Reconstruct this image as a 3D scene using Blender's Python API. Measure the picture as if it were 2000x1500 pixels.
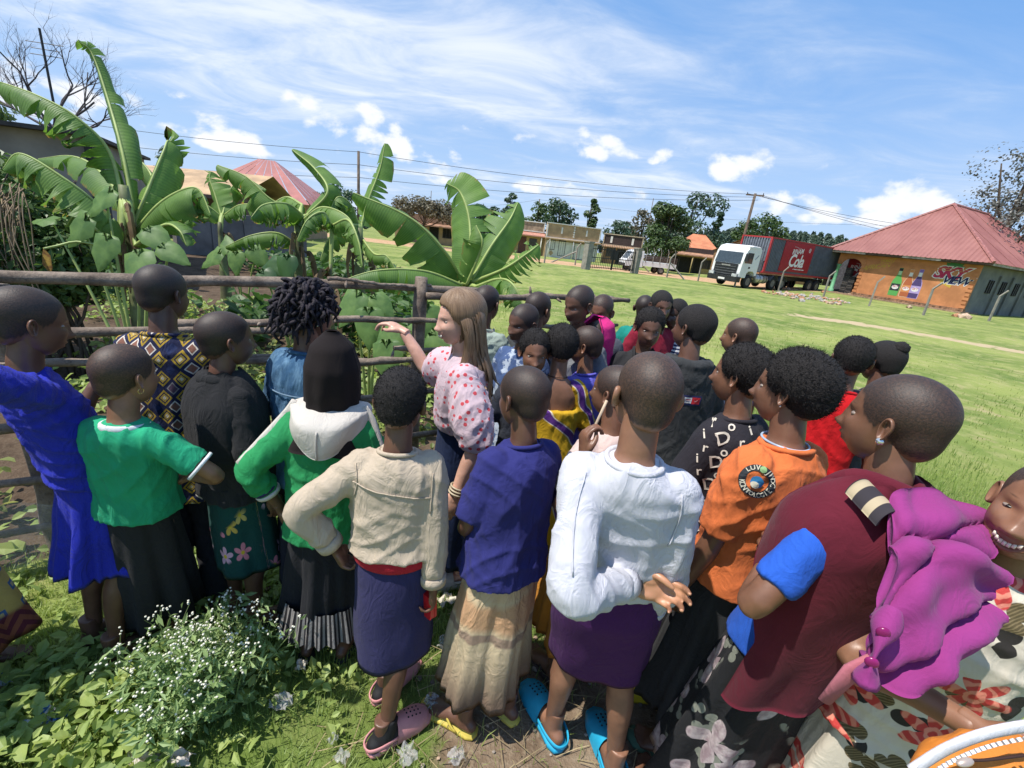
import bpy, bmesh, math, random
import numpy as np
from mathutils import Vector, Matrix
from mathutils.bvhtree import BVHTree
S = bpy.context.scene
for o in list(bpy.data.objects): bpy.data.objects.remove(o)
# ------------------------------------------------------------------ camera (phone ultra-wide held overhead, rolled and pitched down)
FPX = 872.0; PITCH = math.atan(872/2568.0); ROLL = math.radians(6.82); CH = 1.95
cr, sr, cp, sp = math.cos(ROLL), math.sin(ROLL), math.cos(PITCH), math.sin(PITCH)
FW = np.array([0, cp, -sp]); RT = np.array([1., 0, 0]); DN = np.array([0, -sp, -cp]); CAM = np.array([0, 0, CH])
cam = bpy.data.cameras.new('camera'); camo = bpy.data.objects.new('camera', cam); S.collection.objects.link(camo)
cam.sensor_width = 36; cam.lens = 36*FPX/2000; cam.clip_start = 0.02; cam.clip_end = 3000
cx = cr*RT - sr*DN; cy = -sr*RT - cr*DN
camo.matrix_world = Matrix(((cx[0], cy[0], -FW[0], 0), (cx[1], cy[1], -FW[1], 0), (cx[2], cy[2], -FW[2], CH), (0, 0, 0, 1)))
S.camera = camo
# ------------------------------------------------------------------ sun, sky, exposure
SUN = Vector((-0.40, -0.20, 0.90)).normalized()
sl = bpy.data.lights.new('sun', 'SUN'); slo = bpy.data.objects.new('sun', sl); S.collection.objects.link(slo)
sl.energy = 3.9; sl.angle = math.radians(0.53); sl.color = (1.0, 0.95, 0.87)
slo.rotation_euler = SUN.to_track_quat('Z', 'Y').to_euler()
W = bpy.data.worlds.new('World'); S.world = W; W.use_nodes = True
S.view_settings.view_transform = 'Standard'; S.view_settings.look = 'None'; S.view_settings.gamma = 1
S.view_settings.use_curve_mapping = False; S.view_settings.exposure = 0.62
try: S.cycles.use_denoising = True
except Exception: pass
S.cycles.max_bounces = 6; S.cycles.transparent_max_bounces = 8; S.cycles.diffuse_bounces = 3; S.cycles.glossy_bounces = 2
def sky():
    nt = W.node_tree; N = nt.nodes; L = nt.links; N.clear()
    def nd(t, **k):
        n = N.new(t)
        for a, b in k.items(): setattr(n, a, b)
        return n
    def math_(op, a, b=None, c=None):
        n = nd('ShaderNodeMath', operation=op)
        for i, v in enumerate((a, b, c)):
            if v is None: continue
            if isinstance(v, (int, float)): n.inputs[i].default_value = v
            else: L.new(v, n.inputs[i])
        return n.outputs[0]
    def ramp(v, a, b, lo=0., hi=1., smooth=True):
        n = nd('ShaderNodeMapRange'); n.interpolation_type = 'SMOOTHSTEP' if smooth else 'LINEAR'
        L.new(v, n.inputs[0])
        for i, q in enumerate((a, b, lo, hi)): n.inputs[i+1].default_value = q
        return n.outputs[0]
    def mixc(f, a, b):
        n = nd('ShaderNodeMix', data_type='RGBA')
        L.new(f, n.inputs[0]) if not isinstance(f, float) else setattr(n.inputs[0], 'default_value', f)
        for i, v in ((6, a), (7, b)):
            if isinstance(v, tuple): n.inputs[i].default_value = v
            else: L.new(v, n.inputs[i])
        return n.outputs[2]
    out = nd('ShaderNodeOutputWorld'); bg = nd('ShaderNodeBackground'); bg.inputs[1].default_value = 0.1
    st = nd('ShaderNodeTexSky'); st.sky_type = 'NISHITA'; st.sun_disc = False
    st.sun_elevation = math.asin(SUN.z); st.sun_rotation = math.atan2(SUN.x, SUN.y)
    st.air_density = 1.0; st.dust_density = 0.6; st.ozone_density = 1.6; st.altitude = 1100
    tc = nd('ShaderNodeTexCoord'); sx = nd('ShaderNodeSeparateXYZ'); L.new(tc.outputs['Generated'], sx.inputs[0])
    x, y, z = sx.outputs
    zz = math_('ADD', math_('MAXIMUM', z, 0.0), 0.10)
    cv = nd('ShaderNodeCombineXYZ'); L.new(math_('DIVIDE', x, zz), cv.inputs[0]); L.new(math_('DIVIDE', y, zz), cv.inputs[1])
    # high sheets: a wide, wind-drawn field of thin white over half the sky
    mp = nd('ShaderNodeMapping'); mp.inputs['Location'].default_value = (11.4, 1.2, 1.3); mp.inputs['Scale'].default_value = (0.55, 0.9, 1); mp.inputs['Rotation'].default_value = (0, 0, 0.45)
    L.new(cv.outputs[0], mp.inputs[0])
    n1 = nd('ShaderNodeTexNoise'); n1.inputs['Scale'].default_value = 0.62; n1.inputs['Detail'].default_value = 3; n1.inputs['Roughness'].default_value = 0.5; n1.inputs['Distortion'].default_value = 0.3
    n2 = nd('ShaderNodeTexNoise'); n2.inputs['Scale'].default_value = 2.1; n2.inputs['Detail'].default_value = 9; n2.inputs['Roughness'].default_value = 0.62; n2.inputs['Distortion'].default_value = 0.6
    L.new(mp.outputs[0], n1.inputs[0]); L.new(mp.outputs[0], n2.inputs[0])
    # the field thins out toward the right (east) part of the sky and overhead
    side = ramp(math_('SUBTRACT', math_('MULTIPLY', x, 1.0), math_('MULTIPLY', y, 0.30)), -0.55, 0.55, 0.06, -0.03)
    f = math_('ADD', math_('ADD', math_('MULTIPLY', n1.outputs[0], 0.62), math_('MULTIPLY', n2.outputs[0], 0.50)), side)
    m1 = ramp(f, 0.46, 0.80)
    core = ramp(f, 0.55, 0.80)
    # cumulus heads low over the horizon, in azimuth / elevation
    az = math_('ARCTAN2', x, y); el = math_('ARCSINE', z)
    c2 = nd('ShaderNodeCombineXYZ'); L.new(math_('MULTIPLY', az, 2.2), c2.inputs[0]); L.new(math_('MULTIPLY', el, 3.6), c2.inputs[1]); c2.inputs[2].default_value = 8.9
    n3 = nd('ShaderNodeTexNoise'); n3.inputs['Scale'].default_value = 2.5; n3.inputs['Detail'].default_value = 8; n3.inputs['Roughness'].default_value = 0.55; n3.inputs['Distortion'].default_value = 0.15
    L.new(c2.outputs[0], n3.inputs[0])
    n4 = nd('ShaderNodeTexVoronoi'); n4.inputs['Scale'].default_value = 9; L.new(c2.outputs[0], n4.inputs[0])
    band = math_('MULTIPLY', ramp(el, 0.015, 0.09), ramp(el, 0.29, 0.16))
    g = math_('SUBTRACT', math_('MULTIPLY', n3.outputs[0], band), math_('MULTIPLY', n4.outputs[0], 0.10))
    m2 = ramp(g, 0.452, 0.525)
    shade = ramp(g, 0.44, 0.62, 0.72, 1.0)
    # pale horizon haze
    hz_ = ramp(el, 0.0, 0.34, 0.62, 0.0)
    skyc = mixc(0.62, st.outputs[0], (1.5, 3.4, 6.9, 1))
    base = mixc(hz_, skyc, (3.8, 4.8, 6.3, 1))
    cl1 = mixc(core, (3.5, 4.5, 6.2, 1), (6.9, 7.1, 7.3, 1))
    a1 = mixc(math_('MULTIPLY', m1, 0.76), base, cl1)
    cmb = nd('ShaderNodeMix', data_type='RGBA'); L.new(shade, cmb.inputs[0]); cmb.inputs[6].default_value = (4.0, 4.8, 6.2, 1); cmb.inputs[7].default_value = (7.3, 7.3, 7.4, 1)
    a2 = mixc(math_('MULTIPLY', m2, 0.9), a1, cmb.outputs[2])
    L.new(a2, bg.inputs[0]); L.new(bg.outputs[0], out.inputs[0])
sky()
# ------------------------------------------------------------------ pixel geometry
rnd = random.Random(7); nrs = np.random.RandomState(11)
def ray(px, py):
    dx, dy = px-1000, py-750
    return FW + ((dx*cr+dy*sr)*RT + (-dx*sr+dy*cr)*DN)/FPX
def at(px, py, z): return CAM + ray(px, py)*z
def hz(px, py, d):
    r = ray(px, py); return CAM + r*d/math.hypot(r[0], r[1])
def sstep(a, b, v):
    t = np.clip((v-a)/(b-a), 0, 1); return t*t*(3-2*t)
def gh(x, y):
    """ground height: level round the crowd, falling gently towards the road"""
    return -0.021*np.maximum(0, y-27)*(1-sstep(18, 27, x)*(1-sstep(50, 70, y)))
def gnd(px, py, h=0.0):
    r = ray(px, py); z = h
    for i in range(12):
        t = (z-CH)/r[2]; p = CAM+r*t; z = h+float(gh(p[0], p[1]))
    return p
V = lambda a: np.array(a, float)
Z3 = V((0, 0, 1.))
def nrm(a):
    a = V(a); return a/(np.linalg.norm(a)+1e-12)
# ------------------------------------------------------------------ objects
def link(o): S.collection.objects.link(o); return o
def tag(o, label=None, cat=None, group=None, kind=None):
    for k, v in (('label', label), ('category', cat), ('group', group), ('kind', kind)):
        if v: o[k] = v
    return o
def thing(name, loc, label, cat, group=None):
    o = link(bpy.data.objects.new(name, None)); o.location = tuple(float(v) for v in loc); o.empty_display_size = 0.1
    return tag(o, label, cat, group)
def mesh_obj(name, verts, faces, mats, parent=None, smooth=True, mi=None, uv=None, attrs=None, loc=None):
    """one mesh object from world-space vertices; a parented one is stored relative to its root empty"""
    vv = np.asarray(verts, float).reshape(-1, 3)
    off = np.zeros(3)
    p = parent
    while p is not None: off += np.array(p.location); p = p.parent
    if loc is not None: off = off + V(loc)
    me = bpy.data.meshes.new(name); me.from_pydata((vv-off).tolist(), [], [list(map(int, f)) for f in faces] if not isinstance(faces, list) else faces)
    for m in (mats if isinstance(mats, (list, tuple)) else [mats]): me.materials.append(m)
    if mi is not None: me.polygons.foreach_set('material_index', np.asarray(mi, np.int32))
    if smooth is not None: me.polygons.foreach_set('use_smooth', np.full(len(me.polygons), bool(smooth)))
    if uv is not None:
        l = me.uv_layers.new(name='UVMap'); idx = np.empty(len(me.loops), np.int32); me.loops.foreach_get('vertex_index', idx)
        l.data.foreach_set('uv', np.asarray(uv, np.float32)[idx].ravel())
    for k, a in (attrs or {}).items():
        at_ = me.attributes.new(k, 'FLOAT', 'POINT'); at_.data.foreach_set('value', np.asarray(a, np.float32))
    me.update()
    o = link(bpy.data.objects.new(name, me)); o.parent = parent
    if loc is not None: o.location = tuple(float(v) for v in loc)
    return o
class MB:
    def __init__(s): s.v = []; s.f = []; s.m = []; s.uv = []; s.n = 0
    def add(s, verts, faces, m=0, uv=None):
        verts = np.asarray(verts, float).reshape(-1, 3); s.v.append(verts)
        s.f += [[i+s.n for i in f] for f in faces]; s.m += [m]*len(faces)
        s.uv.append(np.zeros((len(verts), 2)) if uv is None else np.asarray(uv, float)); s.n += len(verts); return s
    def box(s, c, sz, ax=None, m=0):
        """box of full size sz centred on c; ax = rows of three axes"""
        ax = np.eye(3) if ax is None else np.asarray(ax, float); h = V(sz)/2; c = V(c)
        q = [c+ax[0]*h[0]*a+ax[1]*h[1]*b+ax[2]*h[2]*d for d in (-1, 1) for b in (-1, 1) for a in (-1, 1)]
        return s.add(q, [[0, 2, 3, 1], [4, 5, 7, 6], [0, 1, 5, 4], [2, 6, 7, 3], [0, 4, 6, 2], [1, 3, 7, 5]], m)
    def tube(s, pts, rad, n=8, m=0, cap=True):
        v, f = tube(pts, rad, n, cap); return s.add(v, f, m)
    def prism(s, poly, axu, axv, org, depth, m=0):
        """polygon in (u,v) extruded from org along axu x axv by depth"""
        axu, axv, org = V(axu), V(axv), V(org); nn = nrm(np.cross(axu, axv)); k = len(poly)
        a = [org+axu*p[0]+axv*p[1] for p in poly]; b = [p+nn*depth for p in a]
        return s.add(a+b, [list(range(k))[::-1], [i+k for i in range(k)]]+[[i, (i+1) % k, (i+1) % k+k, i+k] for i in range(k)], m)
    def obj(s, name, mats, parent=None, smooth=False, uv=False, loc=None):
        return mesh_obj(name, np.concatenate(s.v), s.f, mats, parent, smooth, s.m, np.concatenate(s.uv) if uv else None, loc=loc)
def frames(P):
    P = np.asarray(P, float); T = np.gradient(P, axis=0) if len(P) > 2 else np.repeat([P[1]-P[0]], 2, 0)
    T = T/(np.linalg.norm(T, axis=1)[:, None]+1e-12)
    u = np.cross(T[0], [0, 0, 1.0]);
    if np.linalg.norm(u) < 1e-3: u = np.cross(T[0], [0, 1.0, 0])
    u = nrm(u); U = []
    for t in T:
        u = nrm(u-t*np.dot(u, t)); U.append(u)
    U = np.array(U); return T, U, np.cross(T, U)
def tube(P, R, n=8, cap=True):
    P = np.asarray(P, float); R = np.asarray(R, float)
    if R.ndim == 0: R = np.full(len(P), float(R))
    R2 = R if R.ndim == 2 else np.stack([R, R], 1)
    T, U, B = frames(P); a = np.arange(n)*2*math.pi/n
    v = (P[:, None, :]+U[:, None, :]*(np.cos(a)[None, :, None]*R2[:, None, :1])+B[:, None, :]*(np.sin(a)[None, :, None]*R2[:, None, 1:])).reshape(-1, 3)
    f = [[i*n+j, i*n+(j+1) % n, (i+1)*n+(j+1) % n, (i+1)*n+j] for i in range(len(P)-1) for j in range(n)]
    if cap: f += [list(range(n))[::-1], list(range((len(P)-1)*n, len(P)*n))]
    return v, f
def spline(P, n):
    """Catmull-Rom through P, n samples"""
    P = np.asarray(P, float); k = len(P); Q = np.vstack([2*P[0]-P[1], P, 2*P[-1]-P[-2]]); t = np.linspace(0, k-1-1e-6, n); i = t.astype(int); f = (t-i)[:, None]
    a, b, c, d = Q[i], Q[i+1], Q[i+2], Q[i+3]
    return 0.5*(2*b+(c-a)*f+(2*a-5*b+4*c-d)*f**2+(3*b-a-3*c+d)*f**3)
# ------------------------------------------------------------------ materials
def newmat(name):
    m = bpy.data.materials.new(name); m.use_nodes = True; nt = m.node_tree; b = nt.nodes['Principled BSDF']
    return m, nt, b
class NT:
    """short-hand for building node trees"""
    def __init__(s, nt): s.nt = nt
    def n(s, t, **k):
        q = s.nt.nodes.new(t)
        for a, b in k.items(): setattr(q, a, b)
        return q
    def inp(s, sock, v):
        if v is None: return
        if isinstance(v, bpy.types.NodeSocket): s.nt.links.new(v, sock)
        elif isinstance(v, tuple) and len(v) == 3 and sock.type == 'RGBA': sock.default_value = (*v, 1)
        else: sock.default_value = v
    def math(s, op, a, b=None, c=None):
        q = s.n('ShaderNodeMath', operation=op)
        for i, v in enumerate((a, b, c)): s.inp(q.inputs[i], v)
        return q.outputs[0]
    def vmath(s, op, a, b=None, out=0):
        q = s.n('ShaderNodeVectorMath', operation=op); s.inp(q.inputs[0], a)
        if b is not None: s.inp(q.inputs[3] if op == 'SCALE' else q.inputs[1], b)
        return q.outputs[out]
    def mix(s, f, a, b, bt='MIX'):
        q = s.n('ShaderNodeMix', data_type='RGBA', blend_type=bt); s.inp(q.inputs[0], f); s.inp(q.inputs[6], a); s.inp(q.inputs[7], b); return q.outputs[2]
    def rng(s, v, a, b, lo=0., hi=1., smooth=True):
        q = s.n('ShaderNodeMapRange'); q.interpolation_type = 'SMOOTHSTEP' if smooth else 'LINEAR'; s.inp(q.inputs[0], v)
        for i, w in enumerate((a, b, lo, hi)): q.inputs[i+1].default_value = w
        return q.outputs[0]
    def noise(s, vec, scale, detail=4, rough=.55, dist=0., out=0):
        q = s.n('ShaderNodeTexNoise'); s.inp(q.inputs['Vector'], vec); q.inputs['Scale'].default_value = scale; q.inputs['Detail'].default_value = detail
        q.inputs['Roughness'].default_value = rough; q.inputs['Distortion'].default_value = dist; return q.outputs[out]
    def vor(s, vec, scale, feature='F1', out=0, rand=1.):
        q = s.n('ShaderNodeTexVoronoi', feature=feature); s.inp(q.inputs['Vector'], vec); q.inputs['Scale'].default_value = scale; q.inputs['Randomness'].default_value = rand; return q.outputs[out]
    def obj(s): return s.n('ShaderNodeTexCoord').outputs['Object']
    def uvc(s): return s.n('ShaderNodeTexCoord').outputs['UV']
    def geo(s): return s.n('ShaderNodeNewGeometry').outputs['Position']
    def xyz(s, v):
        q = s.n('ShaderNodeSeparateXYZ'); s.inp(q.inputs[0], v); return q.outputs
    def cxyz(s, x=0., y=0., z=0.):
        q = s.n('ShaderNodeCombineXYZ')
        for i, v in enumerate((x, y, z)): s.inp(q.inputs[i], v)
        return q.outputs[0]
    def mapping(s, v, scale=(1, 1, 1), rot=(0, 0, 0), loc=(0, 0, 0)):
        q = s.n('ShaderNodeMapping'); s.inp(q.inputs[0], v); q.inputs['Scale'].default_value = scale; q.inputs['Rotation'].default_value = rot; q.inputs['Location'].default_value = loc; return q.outputs[0]
    def attr(s, name): return s.n('ShaderNodeAttribute', attribute_name=name).outputs['Fac']
    def bump(s, b, h, strength=.3, dist=.01):
        q = s.n('ShaderNodeBump'); q.inputs['Strength'].default_value = strength; q.inputs['Distance'].default_value = dist; s.inp(q.inputs['Height'], h); s.nt.links.new(q.outputs[0], b.inputs['Normal'])
MATS = {}
def mat(name, col, rough=.7, var=.18, scale=6., bump=0., bscale=60., col2=None, metal=0., spec=.4, space='obj', detail=5, bdist=.006):
    """procedural: base colour broken up by noise, optional fine relief"""
    if name in MATS: return MATS[name]
    m, nt, b = newmat(name); t = NT(nt); co = t.obj() if space == 'obj' else t.geo()
    c2 = col2 or tuple(max(0, c*(1-2.2*var)) for c in col); c1 = tuple(min(1, c*(1+var*.6)) for c in col) if col2 is None else col
    f = t.rng(t.noise(co, scale, detail, .6), .32, .7)
    t.inp(b.inputs['Base Color'], t.mix(f, c2, c1)); b.inputs['Roughness'].default_value = rough; b.inputs['Metallic'].default_value = metal
    b.inputs['Specular IOR Level'].default_value = spec
    if bump: t.bump(b, t.noise(co, bscale, 4, .6), bump, bdist)
    MATS[name] = m; return m
def leafmat(name, col, col2=None, trans=.35, rough=.45, stripe=0., var_scale=3., spec=.4):
    if name in MATS: return MATS[name]
    m, nt, b = newmat(name); t = NT(nt)
    f = t.rng(t.noise(t.geo(), var_scale, 3, .6), .3, .7); c2 = col2 or tuple(c*.6 for c in col)
    c = t.mix(f, c2, col)
    if stripe:
        uv = t.xyz(t.uvc()); s_ = t.math('SINE', t.math('MULTIPLY', uv[0], stripe)); k = t.math('MULTIPLY_ADD', s_, .5, .5)
        nz = t.noise(t.cxyz(t.math('MULTIPLY', uv[0], 30.), t.math('MULTIPLY', uv[1], 1.5)), 6, 2)
        c = t.mix(t.math('MULTIPLY', k, .28), c, tuple(min(1, q*1.5) for q in col)); c = t.mix(t.math('MULTIPLY', t.rng(nz, .45, .75), .35), c, tuple(q*.55 for q in col))
        eg = t.math('MULTIPLY', t.rng(t.math('ABSOLUTE', uv[1]), .80, 1.0), t.rng(t.noise(t.geo(), 11, 3), .48, .62)); c = t.mix(eg, c, (.30, .19, .07)); rib = t.rng(t.math('ABSOLUTE', uv[1]), .035, .06, 1, 0); c = t.mix(rib, c, (.33, .42, .12))
        t.bump(b, k, .25, .004)
    t.inp(b.inputs['Base Color'], c); b.inputs['Roughness'].default_value = rough; b.inputs['Specular IOR Level'].default_value = spec
    tr = t.n('ShaderNodeBsdfTranslucent'); hv = t.n('ShaderNodeHueSaturation'); hv.inputs['Saturation'].default_value = 1.15; hv.inputs['Value'].default_value = 1.7; t.inp(hv.inputs['Color'], c)
    nt.links.new(hv.outputs[0], tr.inputs[0]); ms = t.n('ShaderNodeMixShader'); ms.inputs[0].default_value = trans
    nt.links.new(b.outputs[0], ms.inputs[1]); nt.links.new(tr.outputs[0], ms.inputs[2]); nt.links.new(ms.outputs[0], nt.nodes['Material Output'].inputs[0])
    MATS[name] = m; return m
def flat(name, col, rough=.75): return mat(name, col, rough, .06, 20)
# text as mesh (built-in font), cached: verts (2-D) and faces
TXT = {}
def text_mesh(s, shear=0., bold=0., space=1.):
    k = (s, shear, bold, space)
    if k in TXT: return TXT[k]
    cu = bpy.data.curves.new('t', 'FONT'); cu.body = s; cu.shear = shear; cu.offset = bold; cu.space_character = space; cu.align_x = 'CENTER'; cu.align_y = 'CENTER'; cu.resolution_u = 3
    o = link(bpy.data.objects.new('t', cu)); dg = bpy.context.evaluated_depsgraph_get(); me = bpy.data.meshes.new_from_object(o.evaluated_get(dg))
    bm = bmesh.new(); bm.from_mesh(me); bmesh.ops.triangulate(bm, faces=bm.faces); bm.to_mesh(me); bm.free()
    v = np.array([q.co[:2] for q in me.vertices]).reshape(-1, 2); f = [list(p.vertices) for p in me.polygons]
    bpy.data.objects.remove(o); bpy.data.meshes.remove(me); bpy.data.curves.remove(cu); TXT[k] = (v, f); return v, f
def put_text(mb, s, org, u, v, size, m=0, shear=0., bold=0., lift=.004, space=1., bend=None):
    """flat lettering on a wall plane: org centre, u right, v up"""
    a, f = text_mesh(s, shear, bold, space); a = a*size
    if bend: a = np.stack([a[:, 0], a[:, 1]+bend(a[:, 0])], 1)
    n = nrm(np.cross(u, v)); mb.add([V(org)+V(u)*q[0]+V(v)*q[1]+n*lift for q in a], f, m)
# ================================================================== GROUND
FA = V((-2.29, 1.92)); FD = nrm((0.84+2.29, 3.96-1.92)); FN = V((-FD[1], FD[0]))   # the pole fence line
def fence_pt(s, z): return V((*(FA+FD*s), z))
def beyond(x, y): return (x-FA[0])*FN[0]+(y-FA[1])*FN[1]
def garden_mask(x, y):
    return sstep(-.1, .15, beyond(x, y))*(1-sstep(-.35, .35, x+.30*y-.75))*(1-sstep(17, 21, y))
def fbm(x, y, s, seed=0):
    r = np.random.RandomState(seed); o = 0
    for k in range(5):
        a = r.rand()*6.28; f = s*(1.9**k); p = r.rand(2)*6.28
        o = o+(np.sin((x*math.cos(a)+y*math.sin(a))*f+p[0]+1.3*np.sin((y*math.cos(a)-x*math.sin(a))*f*.7+p[1])))/(1.6**k)
    return o/2.4
def ground():
    n = 300; t = np.linspace(-1, 1, n); k = 7.2; g = np.sinh(t*k)/math.sinh(k)*900
    X, Y = np.meshgrid(g, g+1.5); far = np.hypot(X, Y)
    gm = garden_mask(X, Y)
    Z = gh(X, Y)+(fbm(X, Y, 1.1, 1)*.03+fbm(X, Y, 5, 2)*.012)*np.clip(1.2-far/60, 0, 1)*sstep(.5, 2.5, far)+gm*(fbm(X, Y, 3.5, 4)*.05)
    v = np.stack([X, Y, Z], -1).reshape(-1, 3)
    i = np.arange((n-1)*(n-1)); r, c = i//(n-1), i % (n-1); a = r*n+c
    f = np.stack([a, a+1, a+n+1, a+n], 1).tolist()
    road = sstep(38.5, 40.5, Y-.02*X)*(1-sstep(50, 52, Y-.02*X))*(1-sstep(22, 30, X))
    yard = sstep(.55, 0, np.abs(X-.75)/1.25-.45)*sstep(.5, 0., np.abs(Y-1.0)/.9-.55)
    ln = np.abs((Y-16.4)+(X-15.5)*.42+1.2*np.sin(X*.35)); path = sstep(1.3, .1, ln)*sstep(9, 13, X)*sstep(30, 22, X)
    lush = np.maximum(sstep(9.5, 4.5, np.hypot(X, Y))*sstep(.2, 1.0, X), .8*sstep(3.2, 2.2, np.hypot(X, Y)))
    m, nt, b = newmat('ground_surface'); t_ = NT(nt); co = t_.geo()
    n1 = t_.noise(co, .35, 4, .6); n2 = t_.noise(co, 2.6, 5, .65); n3 = t_.noise(co, 38., 4, .7)
    cg = t_.mix(t_.rng(n1, .35, .66), (.12, .18, .038), (.265, .305, .085))
    cg = t_.mix(t_.math('MULTIPLY', t_.rng(n2, .44, .70), .75), cg, (.37, .345, .15))
    cg = t_.mix(t_.math('MULTIPLY', t_.rng(n3, .5, .75), .5), cg, (.085, .125, .03))
    n5 = t_.noise(co, .9, 6, .7, .5); cg = t_.mix(t_.math('MULTIPLY', t_.rng(n5, .58, .72), .75), cg, (.40, .31, .18))
    cg = t_.mix(t_.math('MULTIPLY', t_.attr('lush'), .8), cg, t_.mix(n2, (.075, .125, .025), (.15, .20, .05)))
    soil = t_.mix(t_.rng(n2, .3, .7), (.050, .033, .022), (.125, .086, .058)); soil = t_.mix(t_.math('MULTIPLY', t_.rng(n3, .45, .7), .5), soil, (.17, .13, .09))
    dirt = t_.mix(t_.rng(n2, .3, .7), (.40, .235, .125), (.55, .37, .22))
    yardc = t_.mix(t_.rng(n2, .3, .7), (.135, .092, .060), (.26, .195, .135)); yardc = t_.mix(t_.math('MULTIPLY', t_.rng(n3, .45, .75), .6), yardc, (.34, .28, .20))
    def msk(a): return t_.rng(t_.math('ADD', t_.attr(a), t_.math('MULTIPLY', t_.math('SUBTRACT', n2, .5), .9)), .38, .62)
    c = t_.mix(msk('soil'), cg, soil); c = t_.mix(msk('road'), c, dirt); c = t_.mix(msk('yard'), c, yardc); c = t_.mix(msk('path'), c, (.46, .36, .22))
    t_.inp(b.inputs['Base Color'], c); b.inputs['Roughness'].default_value = .95; b.inputs['Specular IOR Level'].default_value = .15
    t_.bump(b, t_.math('ADD', n3, t_.math('MULTIPLY', n2, 1.5)), .7, .03)
    o = mesh_obj('ground', v, f, m, None, True, attrs={'soil': gm.ravel(), 'road': road.ravel(), 'yard': yard.ravel(), 'path': path.ravel(), 'lush': lush.ravel()}); tag(o, kind='structure')
ground()
# ================================================================== BUILDINGS FAR LEFT TO RIGHT
def face(pa, pb, d1, d2=None):
    """base line of a facade seen between two pixel columns, at horizontal distances d1 / d2"""
    a = hz(pa, 500, d1); b = hz(pb, 500, d2 or d1); a[2] = float(gh(a[0], a[1])); b[2] = float(gh(b[0], b[1])); z = min(a[2], b[2]); a[2] = b[2] = z
    u = b-a; L = np.linalg.norm(u[:2]); u = u/L; n = np.cross(u, Z3); return a, u, n, L      # n points to the viewer
WINF = mat('window_frame_steel', (.10, .085, .075), .6); GLASSD = mat('dark_glass', (.03, .035, .04), .15, .1, spec=.6)
def opening(root, name, org, u, n, x, z, w, h, mt, frame=WINF, bars=0, depth=.05):
    mb = MB(); c = org+u*x+Z3*(z+h/2); ax = (u, n, Z3)
    mb.box(c+n*.012, (w, .02, h), ax, 0); o = mb.obj(name, [mt], root)
    fb = MB(); e = .07
    for q, s_ in ((-w/2, (e, depth, h+e)), (w/2, (e, depth, h+e))): fb.box(c+u*q+n*.03, s_, ax)
    for q in (-h/2, h/2): fb.box(c+Z3*q+n*.032, (w-e, depth, e), ax)
    for i in range(bars): fb.box(c+u*(-w/2+w*(i+1)/(bars+1))+n*.034, (.03, .03, h-e), ax)
    fb.obj('frame', [frame], o)
    return o
def shop(name, label, px1, px2, d, H, wall, par, par_h, parts, depth=7, lower=None, lower_h=0, d2=None, awn=None, posts=None, trim=None):
    a, u, n, L = face(px1, px2, d, d2); ax = (u, n, Z3); root = thing(name, a+u*L/2, label, 'building')
    mid = a+u*L/2-n*depth/2
    MB().box(mid+Z3*((H-par_h)/2-.15), (L, depth, H-par_h+.3), ax).obj('wall', [wall], root)
    if lower: MB().box(a+u*L/2+n*.02+Z3*lower_h/2, (L-.3, .04, lower_h), ax).obj('lower_wall', [lower], root)
    p = MB(); p.box(a+u*L/2+Z3*(H-par_h/2)-n*.1, (L+.1, .3, par_h), ax); po = p.obj('parapet', [par], root)
    if trim:
        for s_, q in (((L+.3, .10, .12), Z3*(H+.06)), ((L+.3, .10, .12), Z3*(H-par_h))): MB().box(a+u*L/2+q+n*.11, s_, ax).obj('trim', [trim], po)
        for q in (0, L): MB().box(a+u*q+Z3*(H-par_h/2)+n*.1, (.14, .12, par_h-.2), ax).obj('trim', [trim], po)
    if awn:
        z0, dep, drop, mt = awn; w = MB(); c = a+u*L/2
        w.add([c-u*(L/2+.2)+Z3*z0, c+u*(L/2+.2)+Z3*z0, c+u*(L/2+.2)+Z3*(z0-drop)+n*dep, c-u*(L/2+.2)+Z3*(z0-drop)+n*dep]+[c-u*(L/2+.2)+Z3*(z0-.08), c+u*(L/2+.2)+Z3*(z0-.08), c+u*(L/2+.2)+Z3*(z0-drop-.14)+n*dep, c-u*(L/2+.2)+Z3*(z0-drop-.14)+n*dep], [[0, 3, 2, 1], [4, 5, 6, 7], [0, 1, 5, 4], [2, 3, 7, 6], [1, 2, 6, 5], [0, 4, 7, 3]]); w.obj('awning', [mt], root)
        for q in (posts or []):
            mb = MB(); mb.tube([a+u*q*L+n*(dep-.15)-Z3*.1, a+u*q*L+n*(dep-.15)+Z3*(z0-drop-.02)], .07, 8); mb.obj('post', [trim or wall], root, True)
    for (nm, x, z, w, h, mt, bars) in parts: opening(root, nm, a, u, n, x*L, z, w, h, mt, bars=bars)
    return root, a, u, n, L
tan = mat('tan_plaster', (.46, .315, .175), .9, .1, 1.5); cream = mat('cream_paint', (.72, .69, .60), .85, .08, 1.2); whitep = mat('white_trim', (.72, .70, .64), .8, .06)
ochre = mat('ochre_wall', (.50, .36, .17), .9, .1, 1.3); brownd = mat('dark_brown_paint', (.055, .036, .032), .7, .15); rustroof = mat('rust_tin', (.42, .23, .14), .6, .2, 2.); brickw = mat('mud_brick_wall', (.36, .21, .115), .95, .2, 1.4, .5, 9)
steel = mat('grey_steel_door', (.30, .31, .32), .5, .12, 2.); darkin = mat('dark_interior', (.02, .018, .017), .9); reddoor = mat('red_brown_door', (.16, .06, .04), .7); pinkawn = mat('faded_red_awning', (.50, .24, .17), .7, .12)
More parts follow.
